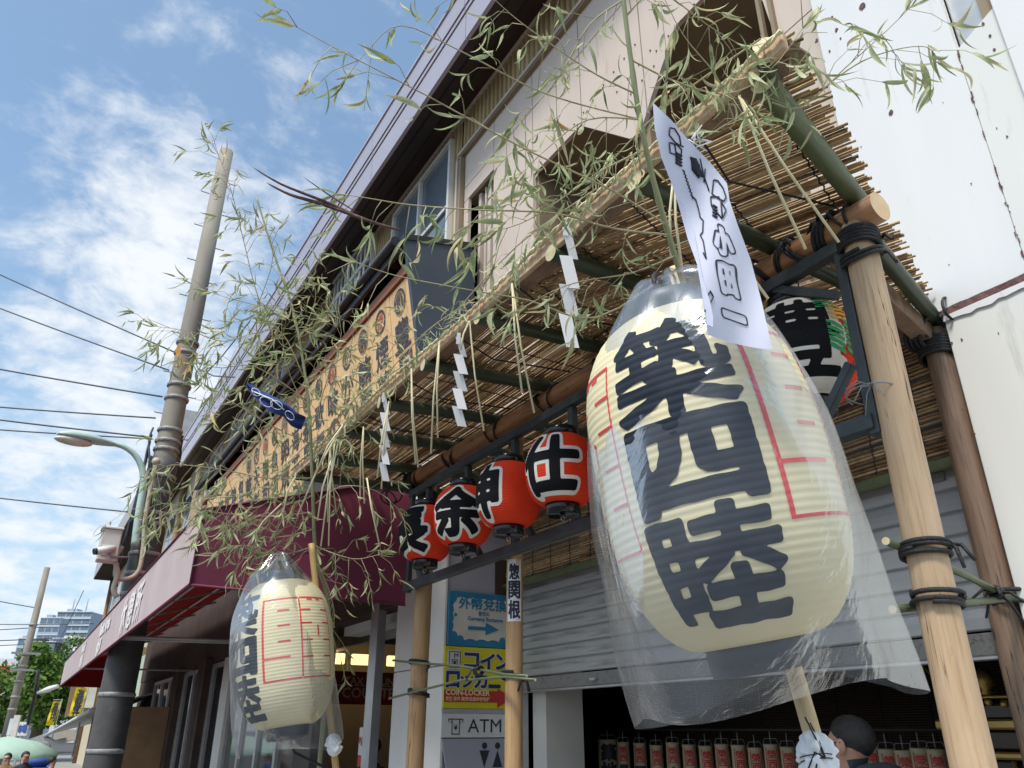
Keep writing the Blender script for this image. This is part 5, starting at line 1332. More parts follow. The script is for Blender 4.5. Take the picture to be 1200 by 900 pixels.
for k in range(5): ink(mb, z2([(176+6*k,216+6*k),(180+5*k,262+6*k)]), 3.0)
for k in range(8): ink(mb, z2([(145+4*k,258+12*k),(153+4*k,266+12*k),(150+4*k,272+12*k)]), 1.5)
mb.build('ink_drawing', 'ink', ps)
mb = MB()
for k in range(6):
    c = P(820+rng.uniform(-6,6),160+rng.uniform(-8,6),D=1.50); mb.tube([c, c+Vector((rng.uniform(-.02,.02),rng.uniform(-.02,.02),rng.uniform(-.02,.02))), c+Vector((rng.uniform(-.02,.02),rng.uniform(-.02,.02),rng.uniform(-.03,.01)))], .0013, 5)
mb.build('white_string', 'paper_white', ps)

# ================================================================== BAMBOO WITH WILTED LEAVES
def leaf_template(seed, n=7):
    r = random.Random(seed); vs = []; curl = r.uniform(.2,1.6)*r.choice((1,1,-1)); tw = r.uniform(-2.4,2.4); wmax = r.uniform(.050,.090); fold = r.uniform(.35,1.15)
    p = Vector((0,0,0)); ang = r.uniform(-.2,.2)
    for i in range(n+1):
        t = i/n; w = wmax*(math.sin(math.pi*min(1,t**.62))**.8 if 0 < t < 1 else .02)
        if t < .06: w = .006
        a = ang; T = Vector((math.cos(a),0,-math.sin(a))); Nn = Vector((math.sin(a),0,math.cos(a))); S = Vector((0,1,0))
        rot = tw*t; S2 = S*math.cos(rot)+Nn*math.sin(rot); N2 = Nn*math.cos(rot)-S*math.sin(rot)
        fo = fold*(.6+.8*t)
        vs += [p+S2*w*math.cos(fo)+N2*w*math.sin(fo), p.copy(), p-S2*w*math.cos(fo)+N2*w*math.sin(fo)]
        p = p+T/n; ang += curl/n*(1+.8*t)
    fs = []
    for i in range(n):
        for k in range(2): fs.append((i*3+k, i*3+k+1, (i+1)*3+k+1, (i+1)*3+k))
    return np.array([tuple(v) for v in vs]), fs
TPL = [leaf_template(s) for s in range(14)]
def leaf_var():
    x = rng.random()
    if x < .70: return rng.uniform(.12,.62)
    if x < .90: return rng.uniform(.62,.86)
    if x < .965: return rng.uniform(.88,.95)
    return 1.0
def leaf_frame(d, roll=None):
    d = Vector(d).normalized(); u = Vector((rng.gauss(0,1),rng.gauss(0,1),rng.gauss(0,1)))
    y = d.cross(u); y.normalize(); z = d.cross(y)
    return d, y, z
def sprig_path(pts, out_leaf, out_twig, dens, LL, r0, spread=.6, tlen=(.05,.17), grav=.7, leafiness=(2,4), endbunch=True, start=.0):
    """walk a branch: twig tubes and leaf transforms"""
    pts = [Vector(p) for p in pts]; seg = []; tot = 0
    for a, b in zip(pts, pts[1:]): seg.append((tot, (b-a).length, a, b)); tot += (b-a).length
    def at(s):
        for t0, l, a, b in seg:
            if s <= t0+l: return a.lerp(b, (s-t0)/max(l,1e-6)), (b-a).normalized()
        return pts[-1], (pts[-1]-pts[-2]).normalized()
    nn = max(2, int(tot*dens))
    for i in range(nn):
        s = tot*(start+(1-start)*(i+rng.random())/nn); p, d = at(s)
        rnd = Vector((rng.gauss(0,1),rng.gauss(0,1),rng.gauss(0,1))).normalized(); side = (rnd-d*rnd.dot(d)).normalized()
        td = (d*rng.uniform(.1,.9)+side*spread*1.1+Vector((0,0,-grav*rng.uniform(-.15,1)))).normalized(); l = rng.uniform(*tlen)
        m_ = p+td*l*.5+Vector((0,0,.01)); e = p+td*l+Vector((0,0,-l*grav*.35)); out_twig.append(([p,m_,e],[r0*.45,r0*.35,r0*.2]))
        d2 = (e-m_).normalized()
        for k in range(rng.randint(*leafiness)):
            base = m_.lerp(e, rng.uniform(.1,1)); rv = Vector((rng.gauss(0,1),rng.gauss(0,1),rng.gauss(0,1))).normalized()
            ld = (d2*.8+rv*.75+Vector((0,0,-grav*rng.uniform(.0,1.0)))).normalized(); out_leaf.append((base, ld, LL*rng.uniform(.55,1.2)))
    if endbunch:
        e = pts[-1]; d = (pts[-1]-pts[-2]).normalized()
        for k in range(4):
            rv = Vector((rng.gauss(0,1),rng.gauss(0,1),rng.gauss(0,1))).normalized(); out_leaf.append((e-d*rng.uniform(0,.05), (d+rv*.55).normalized(), LL*rng.uniform(.7,1.2)))
def leaves_to_stuff(lst, name, parent, m='leaf'):
    V = []; F = []; A = []; o = 0
    for p, d, l in lst:
        tv, tf = TPL[rng.randrange(len(TPL))]; x, y, z = leaf_frame(d); Rm = np.array([tuple(x),tuple(y),tuple(z)])
        v = (tv*l) @ Rm + np.array(tuple(p)); V.append(v); F += [tuple(i+o for i in f) for f in tf]; A += [leaf_var()]*len(tf); o += len(tv)
    me = bpy.data.meshes.new(name); me.from_pydata(np.concatenate(V).tolist(), [], F); me.materials.append(MATS[m]); me.polygons.foreach_set('use_smooth', [True]*len(F))
    at = me.attributes.new('var','FLOAT','FACE'); at.data.foreach_set('value', A); ob = bpy.data.objects.new(name, me); COL.objects.link(ob); par(ob, parent); ob['kind'] = 'stuff'; return ob
LM = []
for k, (tv, tf) in enumerate(TPL):
    for c in range(3):
        me = bpy.data.meshes.new('leaf'); me.from_pydata(tv.tolist(), [], tf); me.materials.append(MATS['leaf']); me.polygons.foreach_set('use_smooth', [True]*len(tf))
        at = me.attributes.new('var','FLOAT','FACE'); at.data.foreach_set('value', [leaf_var()]*len(tf)); LM.append(me)
def leaves_single(lst, parent):
    inv = wm(parent).inverted()
    for p, d, l in lst:
        x, y, z = leaf_frame(d); ob = bpy.data.objects.new('leaf', LM[rng.randrange(len(LM))]); COL.objects.link(ob)
        ob.matrix_world = Matrix(((x.x*l,y.x*l,z.x*l,p.x),(x.y*l,y.y*l,z.y*l,p.y),(x.z*l,y.z*l,z.z*l,p.z),(0,0,0,1))); ob.parent = parent; ob.matrix_parent_inverse = inv
def pxpath(lst): return [P(x,y,D=D) for x, y, D in lst]
def smooth(pts, k=4):
    pts = [Vector(p) for p in pts]; out_ = []
    for i in range(len(pts)-1):
        a = pts[max(i-1,0)]; b = pts[i]; c = pts[i+1]; d = pts[min(i+2,len(pts)-1)]
        for s in range(k):
            t = s/k; out_.append(.5*((2*b)+(c-a)*t+(2*a-5*b+4*c-d)*t*t+(3*b-a-3*c+d)*t*t*t))
    out_.append(pts[-1]); return out_
def bamboo_tube(mb, pts, r0, r1, node=.16):
    pts = smooth(pts, 6); L_ = 0; rad = []; n = len(pts)
    for i, p in enumerate(pts):
        if i: L_ += (p-pts[i-1]).length
        rad.append((r0+(r1-r0)*i/(n-1))*(1.22 if (L_ % node) < .03 and r0 > .003 else 1))
    mb.tube(pts, rad, 8)
# ---- near bamboo
ba = thing('bamboo_branch', 'tall cut green bamboo with wilting leaves spreading above the biggest lantern', 'bamboo', P(800,330,D=1.95), 'cut bamboos tied to the lantern poles')
culm = [P(925,770,D=1.75), P(868,560,D=1.95), P(800,330,D=1.96), P(772,235,D=1.93), P(752,150,D=1.92), P(738,60,D=1.93), P(726,-40,D=1.96), P(715,-130,D=2.0)]
base = fl.copy(); base.x += .05; base.y += .06
mb = MB(); bamboo_tube(mb, [base]+culm, .009, .0055, .3); mb.build('culm', 'bamboo_pale', ba)
A_BR = [  # path, leaves per m, leaf length, twig radius, (pixel x, y, depth)
 ([(779,262,1.93),(715,222,1.85),(610,172,1.75),(500,112,1.68),(400,60,1.64),(330,22,1.62)], 13, .085, .0028, .5, .10),
 ([(757,175,1.92),(705,200,1.9),(655,235,1.88),(610,262,1.86),(560,275,1.85)], 36, .085, .0026, .7, 0),
 ([(783,275,1.94),(720,268,1.92),(650,250,1.9),(560,246,1.88),(480,240,1.87),(430,232,1.86),(390,226,1.86)], 22, .10, .0030, .6, .12),
 ([(745,110,1.92),(700,88,1.9),(650,55,1.86),(600,18,1.84),(560,-20,1.82)], 34, .085, .0026, .6, 0),
 ([(750,140,1.92),(690,140,1.84),(640,175,1.80),(600,215,1.78)], 30, .08, .0024, .8, 0),
 ([(740,70,1.93),(790,95,1.9),(850,110,1.88),(900,85,1.86),(950,20,1.84)], 36, .09, .0028, .7, 0),
 ([(760,190,1.93),(810,170,1.98),(860,140,2.0),(905,110,2.0),(935,70,2.0)], 26, .09, .0028, .8, 0),
 ([(905,120,2.0),(940,125,2.02),(990,80,2.0),(1040,35,1.96),(1080,-5,1.94)], 26, .09, .0026, .5, .1),
 ([(975,95,2.0),(1010,72,1.98),(1050,58,1.96),(1085,55,1.94),(1100,70,1.93)], 28, .10, .0022, .5, .25),
 ([(790,300,1.95),(740,320,1.9),(680,330,1.88),(640,345,1.86),(600,370,1.84)], 30, .085, .0024, .9, 0),
 ([(733,20,1.95),(770,-10,1.95),(830,30,1.95),(880,60,1.94)], 34, .09, .0026, .8, 0),
 ([(730,0,1.95),(690,30,1.93),(655,90,1.92),(620,130,1.9),(585,160,1.9)], 30, .085, .0024, .8, 0),
 ([(800,310,1.96),(700,372,1.92),(620,352,1.9),(540,338,1.88),(460,322,1.86),(405,302,1.85)], 12, .09, .0028, .6, .0),
 ([(860,140,2.0),(840,90,2.0),(800,40,2.0),(770,-20,2.0)], 30, .09, .0024, .8, 0),
 ([(750,140,1.92),(640,110,1.82),(540,60,1.75),(470,30,1.72),(430,60,1.71),(400,100,1.7)], 12, .075, .0022, .5, .2),
]
near_leaf = []; near_tw = []; 
for path, dens, LL, r, grav, st in A_BR:
    pts = smooth(pxpath(path), 4); m_ = MB(); m_.tube(pts, [r*(1-.75*i/(len(pts)-1)) for i in range(len(pts))], 6); m_.build('branch', 'twig', ba, origin=pts[0])
    sprig_path(pts, near_leaf, near_tw, dens*1.0, LL*.95, r, grav=grav, tlen=(.05,.16), start=st)
mb = MB()
for p_, r in near_tw: mb.tube(p_, r, 4)
o_ = mb.build('twig_mass', 'twig', ba); o_['kind'] = 'stuff'
rng.shuffle(near_leaf); leaves_single(near_leaf[:300], ba); leaves_to_stuff(near_leaf[300:], 'leaf_mass', ba)
# dark dry shoot with purple sheaths pointing left
mb = MB()
for pth, r in (([(470,270,1.86),(430,258,1.86),(380,236,1.85),(330,216,1.84),(296,196,1.83)], .0036), ([(440,262,1.86),(380,240,1.85),(340,228,1.85),(312,214,1.84)], .004), ([(420,250,1.86),(385,228,1.85),(355,207,1.84)], .0016)):
    q = smooth(pxpath(pth), 4); n = len(q); mb.tube(q, [r*(math.sin(math.pi*(.18+.82*i/(n-1)))**.7+.08) for i in range(n)], 7)
mb.build('dry_sheath', 'rust', ba)
# ---- bamboo foliage lying along the roof edge
ro = thing('bamboo_spray', 'loose sprays of pale bamboo leaves lying along the straw rope of the reed roof', 'bamboo', (1.3,2.4,3.2))
rl = []; rt = []
for (y0, y1, dens) in ((.9,1.6,20),(1.6,2.5,15),(2.4,3.3,14),(3.2,4.15,13),(4.1,5.1,18)):
    pts = smooth([Vector((1.29,y0,3.22)), Vector((1.26,(y0+y1)/2,3.25)), Vector((1.25,y1,3.20))],4)
    m_ = MB(); m_.tube(pts, .0026, 5); m_.build('branch', 'twig', ro, origin=pts[0]); sprig_path(pts, rl, rt, dens, .095, .0026, grav=.75, tlen=(.04,.13))
mb = MB()
for p_, r in rt: mb.tube(p_, r, 4)
o_ = mb.build('twig_mass', 'twig', ro); o_['kind'] = 'stuff'
leaves_single(rl[:160], ro); 
if rl[160:]: leaves_to_stuff(rl[160:], 'leaf_mass', ro)
# ---- far bamboo beside the awning
bb = thing('bamboo_branch', 'bushy cut bamboo with dense wilting leaves standing over the lantern near the awning', 'bamboo', P(368,650,D=4.15), 'cut bamboos tied to the lantern poles')
cul = [P(385,760,D=4.1), P(370,650,D=4.15), P(366,560,D=4.2), P(360,460,D=4.3), P(345,370,D=4.4), P(322,300,D=4.5), P(300,230,D=4.6)]
b0 = cul[0].copy(); b0.z = .13
mb = MB(); bamboo_tube(mb, [b0]+cul, .012, .005, .3); mb.build('culm', 'bamboo_pale', bb)
B_BR = [
 ([(322,400,4.4),(300,340,4.45),(285,280,4.5),(270,220,4.55),(255,180,4.6),(240,160,4.6)], 22, .6),
 ([(310,420,4.4),(300,370,4.4),(320,300,4.4),(300,250,4.4)], 20, .5),
 ([(355,440,4.3),(330,390,4.3),(300,390,4.2),(262,400,4.2),(222,388,4.1),(178,382,4.1)], 26, .6),
 ([(360,470,4.3),(300,430,4.2),(250,430,4.1),(220,400,4.1)], 26, .7),
 ([(365,520,4.2),(320,500,4.1),(270,470,4.0),(230,450,4.0)], 28, .7),
 ([(368,560,4.2),(310,560,4.1),(260,550,4.0),(200,545,3.9),(175,560,3.9)], 28, .7),
 ([(368,600,4.2),(310,605,4.1),(250,600,4.0),(190,590,3.95),(165,605,3.95)], 30, .7),
 ([(368,620,4.15),(320,630,4.1),(280,620,4.05),(245,605,4.0)], 30, .8),
 ([(368,540,4.2),(390,500,4.2),(430,450,4.2),(465,400,4.2),(490,360,4.2)], 20, .6),
 ([(366,500,4.25),(385,440,4.3),(400,390,4.3),(385,340,4.35)], 28, .6),
 ([(350,400,4.35),(370,350,4.4),(360,310,4.4)], 26, .6),
 ([(370,590,4.15),(400,570,4.1),(440,575,4.1),(470,600,4.1)], 20, .8),
 ([(370,640,4.15),(395,650,4.1),(420,655,4.1),(450,648,4.05)], 26, .8),
 ([(372,660,4.1),(385,690,4.1),(392,720,4.1),(388,750,4.1)], 24, .8),
 ([(362,480,4.3),(340,440,4.25),(330,380,4.2),(345,330,4.2)], 30, .6),
 ([(366,520,4.2),(400,510,4.15),(430,490,4.1),(450,460,4.1)], 22, .7),
 ([(368,580,4.2),(340,590,4.0),(300,580,3.9),(250,580,3.85)], 30, .7),
 ([(368,640,4.1),(330,650,4.05),(300,640,4.0),(270,640,3.95)], 26, .8),
 ([(340,370,4.4),(310,360,4.4),(270,350,4.4),(240,340,4.4)], 16, .6),
 ([(360,450,4.3),(400,420,4.3),(420,400,4.3),(440,380,4.3)], 20, .6),
]
fl_ = []; ft = []
for path, dens, grav in B_BR:
    pts = smooth(pxpath(path), 4); m_ = MB(); m_.tube(pts, [.0036*(1-.7*i/(len(pts)-1)) for i in range(len(pts))], 5); m_.build('branch', 'twig', bb, origin=pts[0])
    sprig_path(pts, fl_, ft, dens*1.25, .098, .0034, grav=grav, tlen=(.07,.26), leafiness=(3,5))
mb = MB()
for p_, r in ft: mb.tube(p_, r, 4)
o_ = mb.build('twig_mass', 'twig', bb); o_['kind'] = 'stuff'
fl_.sort(key=lambda q: q[0].y); leaves_single(fl_[:300], bb); leaves_to_stuff(fl_[300:], 'leaf_mass', bb)
# straws hanging in the far bamboo
hs = thing('straw_bundle', 'bundle of long pale straws hanging beside the far bamboo above the small lantern', 'straw', P(380,540,D=3.9))
for a, b in (((402,498),(370,555)),((402,498),(348,605)),((396,520),(376,640)),((392,520),(385,640)),((388,540),(372,610)),((345,560),(332,600)),((430,560),(445,640)),((330,590),(290,640))):
    mb = MB(); s = P(a[0],a[1],D=3.9); e = P(b[0],b[1],D=3.85); mb.tube([s,s.lerp(e,.5)+Vector((-.01,0,.015)),e],[.004,.0045,.004],5); mb.build('straw', 'straw', hs, origin=s)
# navy cloth strip caught in the leaves
nv_ = thing('navy_cloth_strip', 'twisted navy blue cloth with white pattern caught in the far bamboo', 'cloth', P(325,478,D=3.85))
path = smooth([P(290,450,D=3.85),P(303,462,D=3.83),P(320,474,D=3.82),P(336,482,D=3.82),P(346,492,D=3.81),P(356,496,D=3.83)],5); W_ = [.020,.045,.062,.055,.060,.055]
mb = MB(); vs = []; n = len(path)
tp = []
for i, p in enumerate(path):
    t = i/(n-1); f = t*5; k = min(int(f),4); w = (W_[k]+(W_[k+1]-W_[k])*(f-k)); d = (path[min(i+1,n-1)]-path[max(i-1,0)]).normalized(); vd = (Vector((0,0,CAM_Z))-p).normalized(); s = d.cross(vd).normalized(); tw = .5*math.sin(t*7); s2 = s*math.cos(tw)+vd*math.sin(tw)
    tp.append((p,s2,vd,w))
    for j in range(7): u = j/6*2-1; vs.append(p+s2*w*u*.62+vd*.014*math.cos(u*5+t*6)+vd*.008*math.sin(u*9+t*11))
mb.add(vs, [(i*7+j,i*7+j+1,(i+1)*7+j+1,(i+1)*7+j) for i in range(n-1) for j in range(6)], 0, .5, True); mb.build('cloth', 'navy_cloth', nv_)
mb = MB()
for (i0, uo, rr) in ((4,.0,.016),(8,.15,.022),(11,-.1,.02),(17,.1,.018)):
    p, s, vd, w = tp[i0]; dd = s.cross(vd).normalized(); K = 14
    mb.tube([p+s*(w*uo+rr*math.cos(2*math.pi*k/K))+dd*rr*1.5*math.sin(2*math.pi*k/K)+vd*.024 for k in range(K+1)], .0018, 4)
mb.tube([tp[3][0]+vd*.024+tp[3][1]*.01, tp[9][0]+tp[9][1]*-.02+vd*.024, tp[14][0]+vd*.024], .003, 4); mb.build('white_pattern', 'cloth_white', nv_)

# ================================================================== THINGS IN THE STORE
ILY = [(720+19.2*i) for i in range(20)]
SEAL = '西'
def seal_mesh():
    mb = MB(); 
    for a in (((-.034,.0),(.034,.004)),((-.034,.108),(.034,.112)),((-.034,.0),(-.030,.112)),((.030,.0),(.034,.112))): mb.box((a[0][0],-.001,a[0][1]),(a[1][0],.0,a[1][1]))
    vs, fs = glyph_shape('榮', .03, 1.0, 26); mb.add([(-.025+u*.05,-.001,.058+v*.045) for u, v in vs], fs)
    vs, fs = glyph_shape('西', .04, 1.0, 26); mb.add([(-.025+u*.05,-.001,.010+v*.042) for u, v in vs], fs); return mb
def bend(mb, R): 
    mb.v = [((R-y)*math.sin(x/R), -(R-y)*math.cos(x/R), z) for x, y, z in mb.v]; return mb
def small_lantern(px, ch, label, r=.047, top=1.535, seal=True):
    c = P(px, 869, X=3.9); face = math.atan2(-c.y, -c.x)+math.pi/2
    t = thing('small_lantern', label, 'lantern', (c.x,c.y,top-.42), 'row of narrow paper lanterns in the dark store', rot=(0,0,face+rng.uniform(-.1,.1)))
    def pa_(o): o.parent = t; return o
    mb = MB(); pr = [(r*(.93+.07*math.sin(math.pi*i/24))+.0006*(i % 2), .03+.36*i/24) for i in range(25)]; mb.lathe(pr, 24); pa_(mb.build('paper_body', 'small_lantern_paper'))
    mb = MB(); mb.lathe([(.001,.385),(r*.93,.386),(r*.95,.392),(r*.93,.40),(.001,.40)], 20); pa_(mb.build('top_cap', 'small_lantern_paper')); mb = MB(); mb.lathe([(.001,.02),(r*.93,.02),(r*.95,.03)], 20); pa_(mb.build('bottom_cap', 'small_lantern_paper'))
    mb = MB(); mb.tube([(0,0,.40),(0,0,.47)], .003, 5); mb.tube([(-r,0,.39),(-r*.7,0,.43),(r*.7,0,.43),(r,0,.39)], .002, 4); pa_(mb.build('hook', 'pole_tape'))
    k = r/.047
    if seal:
        mb = seal_mesh(); mb.v = [(x,y,z+.265) for x,y,z in mb.v]; pa_(bend(mb, r+.002).build('red_seal', 'seal_red')); z0, hh = .165, .085
    else: z0, hh = .26, .11
    for i, cc in enumerate(ch):
        mb = MB(); vs, fs = glyph_shape(cc, .05, 1.0, 24); mb.add([((u-.5)*hh*.95*min(k,1.1),-.001,z0-i*(hh+.01)+v*hh) for u, v in vs], fs); pa_(bend(mb, r+.002).build('brush_character', 'ink'))
    return t
small_lantern(712, '築地', 'widest paper lantern at the left end of the row in the dark store', .075, 1.552, False)
names = ['長谷','西川','山本','土井','今井','下田','大木','酒井','三浦','久保','山口','石川','中村','小林','川口','加藤','吉田','井上','木村','清水']
words = ['second','third','fourth','fifth','sixth','seventh','eighth','ninth','tenth','eleventh','twelfth','thirteenth','fourteenth','fifteenth','sixteenth','seventeenth','eighteenth','nineteenth','twentieth','last']
for i, x in enumerate(ILY):
    small_lantern(x+10, names[i], 'narrow paper lantern with a red seal, %s from the left in the store row' % words[i], .046, 1.538-.008*(i % 3)+.004*(i % 2))
mb = MB(); a = P(690,869,X=3.9); b = P(1130,869,X=3.9); mb.tube([(a.x,a.y,1.60),(b.x,b.y,1.60)], .008, 6)
tag(mb.build('hanging_rail', 'black_metal', origin=(3.9,a.y,1.6)), 'thin dark rail above the row of narrow paper lanterns', 'rail')
scr = thing('store_reed_blind', 'dark reed blind hanging at the back of the store behind the small lanterns', 'blind', (4.6,3.5,1))
mb = MB(); z = 1.0
while z < 2.2: 
    mb.box((4.6,1.2,z),(4.606,5.6,z+.011), var=rng.random()); z += .0145
o_ = mb.build('blind_reeds', 'reed_dark', scr); o_['kind'] = 'stuff'
for i in range(14):
    mb = MB(); mb.tube([(4.595,1.3+.32*i,1.0),(4.595,1.3+.32*i,2.2)], .003, 4); mb.build('binding_cord', 'cord_black', scr)

# gilded portable shrine, seen between the posts at the right
mk = thing('portable_shrine', 'gilded portable shrine with rows of golden knobs in the dark store at the right edge', 'shrine', (3.75,1.7,.13))
gx, gy = 3.62, 1.35
for (z0, z1, dx, m_) in ((1.72,1.735,0,'gold'),(1.64,1.70,-.03,'lacquer_dark'),(1.60,1.64,-.05,'gold'),(1.52,1.595,.0,'lacquer_dark'),(1.485,1.515,-.03,'gold'),(.5,1.48,.05,'lacquer_dark'),(.13,.5,-.05,'lacquer_dark')):
    mb = MB(); mb.bbox((gx+dx,gy-.2,z0),(gx+.7-dx,gy+.85+dx*-1,z1), .008); mb.build('cornice' if z0 > 1.45 else 'body_panel', m_, mk, origin=(gx,gy,z0))
for i in range(8):
    mb = MB(); y = gy+.80-.13*i; mb.lathe([(.004,1.735),(.03,1.74),(.02,1.757),(.038,1.775),(.042,1.80),(.034,1.828),(.014,1.845),(.001,1.85)], 14, T=Matrix.Translation((gx+.02,y,0))); mb.build('golden_knob', 'gold', mk, origin=(gx+.02,y,1.74))
for i in range(16):
    mb = MB(); y = gy+.84-.065*i; mb.ball((gx-.03,y,1.70+.008*(i % 2)), .017, n=6); mb.build('golden_bead', 'gold', mk, origin=(gx-.03,y,1.7))
for i in range(9):
    for k in range(6):
        mb = MB(); y = gy+.58-.075*i; z = 1.46-.062*k; mb.ball((gx+.045,y,z), .019, n=6, sc=(.6,1,1)); mb.build('golden_stud', 'gold', mk, origin=(gx+.045,y,z))
mb = MB(); mb.tube([(gx+.03,gy+.63,1.48),(gx+.03,gy+.63,.6)], .012, 8); mb.build('gold_moulding', 'gold', mk)
mb = MB(); mb.tube([(gx-.1,gy+.86,1.86),(gx-.12,gy+.80,1.80),(gx-.1,gy+.74,1.74),(gx-.1,gy+.80,1.70)], .006, 6); mb.build('golden_cord', 'gold', mk)

# ================================================================== PEOPLE
def person(label, loc, heading, H=1.70, jacket='jacket_grey', trous='trousers', detail=True, lean=.0, pose='stand', glasses=False, group=None, hunch=0.0):
    t = thing('person', label, 'person', loc, group, rot=(0,0,heading))       # faces local +Y
    k = H/1.72
    V = {'pelvis':(0,0,.93,.115),'waist':(0,.0,1.06,.115),'chest':(0,.02+lean*.3,1.28,.145),'upper':(0,.01+lean*.6-hunch*.8,1.40+hunch*.9,.105),'neck':(0,.015+lean*.9,1.485,.055),
         'head0':(0,.025+lean,1.555,.074),'head1':(0,.02+lean,1.635,.092),'head2':(0,.012+lean,1.695,.066),'chin':(0,.075+lean,1.54,.035),'nose':(0,.115+lean,1.60,.014)}
    E = [('pelvis','waist'),('waist','chest'),('chest','upper'),('upper','neck'),('neck','head0'),('head0','head1'),('head1','head2'),('head0','chin'),('head1','nose')]
    for s, n in ((1,'r'),(-1,'l')):
        V.update({'sh'+n:(s*.17,.01+lean*.5-hunch*.8,1.395+hunch*.9,.062),'el'+n:(s*.235,.0+.06,1.12,.045),'wr'+n:(s*.20,.20,.97,.029),'pa'+n:(s*.185,.27,.955,.030),
                  'hip'+n:(s*.095,0,.86,.092),'kn'+n:(s*.105,.02,.49,.058),'an'+n:(s*.11,-.01,.09,.038),'to'+n:(s*.125,.13,.035,.034)})
        E += [('upper','sh'+n),('sh'+n,'el'+n),('el'+n,'wr'+n),('wr'+n,'pa'+n),('pelvis','hip'+n),('hip'+n,'kn'+n),('kn'+n,'an'+n),('an'+n,'to'+n)]
        if detail:
            for q, (dx, ln) in enumerate(((-.024,.055),(-.008,.066),(.008,.062),(.023,.050))):
                V['f%s%da' % (n,q)] = (s*.185+dx,.30,.948,.0095); V['f%s%db' % (n,q)] = (s*.185+dx,.30+ln,.925,.0085); E += [('pa'+n,'f%s%da' % (n,q)),('f%s%da' % (n,q),'f%s%db' % (n,q))]
            V['t%sa' % n] = (s*.185-s*.035,.285,.955,.0105); V['t%sb' % n] = (s*.185-s*.052,.325,.95,.009); E += [('pa'+n,'t%sa' % n),('t%sa' % n,'t%sb' % n)]
    ks = list(V); me = bpy.data.meshes.new('body'); me.from_pydata([(V[q][0]*k,V[q][1]*k,V[q][2]*k) for q in ks], [(ks.index(a),ks.index(b)) for a,b in E], [])
    ob = bpy.data.objects.new('body', me); COL.objects.link(ob); md = ob.modifiers.new('s','SKIN'); sd = ob.modifiers.new('d','SUBSURF'); sd.levels = 2 if detail else 1; sd.render_levels = sd.levels
    for i, q in enumerate(ks):
        sv = me.skin_vertices[0].data[i]; sv.radius = (V[q][3]*k, V[q][3]*k*(.8 if q in ('chest','waist','upper') else 1)); sv.use_root = (q == 'pelvis')
        if q in ('chest','waist'): sv.radius = (V[q][3]*k*1.15, V[q][3]*k*.8)
    bpy.context.view_layer.update(); m2 = bpy.data.meshes.new_from_object(ob.evaluated_get(bpy.context.evaluated_depsgraph_get())); bpy.data.objects.remove(ob)
    ob = bpy.data.objects.new('body', m2); COL.objects.link(ob); ob.parent = t; m2.materials.clear()
    for q in ('skin', jacket, trous, 'black_metal'): m2.materials.append(MATS[q])
    for f in m2.polygons:
        c = f.center/k; i = 0
        if c.z > 1.485 and c.y > -.02-hunch*.4 and abs(c.x) < .11 and (hunch == 0 or c.z > 1.56 or c.y > .05): i = 0
        elif c.z < .07: i = 3
        elif c.z < .92 and abs(c.x) < .19 and c.y < .14: i = 2
        elif c.y > .235 and c.z < 1.05: i = 0
        else: i = 1
        f.material_index = i; f.use_smooth = True
    hd = Vector((0,(.02+lean)*k,1.63*k)); hr = .097*k
    # hair: a thick cap over crown and back, uneven
    mb = MB(); n, m = 36, 20; vs = []
    for i in range(m+1):
        for j in range(n):
            a = 2*math.pi*j/n; fr = max(0, math.sin(a)); lim = (1.8-.85*fr+.62*max(0,-math.sin(a))); th = lim*i/m
            v = Vector((math.sin(th)*math.cos(a)*.93, math.sin(th)*math.sin(a), math.cos(th))); nz = 1+.035*mnoise.noise(v*9)+.02*mnoise.noise(v*22)
            rr_ = hr*(1.0-.10*(i/m)**3)*nz; vs.append(hd+Vector((v.x*rr_, v.y*rr_*1.06-.006, v.z*rr_*.98)))
    mb.add(vs, [(i*n+j, i*n+(j+1)%n, (i+1)*n+(j+1)%n, (i+1)*n+j) for i in range(m) for j in range(n)], 0, .5, True); o = mb.build('hair', 'hair'); o.parent = t
    if detail:
        for s in (1,-1):
            mb = MB(); T = Matrix.Translation(hd+Vector((s*.093*k,.004,-.028*k))) @ Euler((0,0,s*-.35)).to_matrix().to_4x4(); mb.ball((0,0,0), .030*k, n=10, sc=(.35,.62,1.05), T=T); mb.ball((s*.004,.004,-.002), .016*k, n=8, sc=(.5,.6,1.1), T=T); o = mb.build('ear', 'skin'); o.parent = t
            mb = MB(); mb.ball(hd+Vector((s*.032*k,.086*k,-.022*k)), .0105*k, n=6); o = mb.build('eye', 'sign_white'); o.parent = t
            mb = MB(); mb.tube([hd+Vector((s*.016*k,.093*k,-.0005)), hd+Vector((s*.045*k,.085*k,.002))], .004*k, 5); o = mb.build('eyebrow', 'hair'); o.parent = t
        mb = MB(); mb.tube([hd+Vector((-.024*k,.087*k,-.078*k)), hd+Vector((0,.098*k,-.080*k)), hd+Vector((.024*k,.087*k,-.078*k))], .0045*k, 6); o = mb.build('mouth', 'sign_red_ink'); o.parent = t
        mb = MB(); mb.lathe([(.070*k,1.43*k),(.066*k,1.475*k),(.064*k,1.50*k),(.072*k,1.49*k),(.082*k,1.44*k)], 28, T=Matrix.Translation((0,(.01+lean*.85)*k,0))); o = mb.build('collar', jacket); o.parent = t
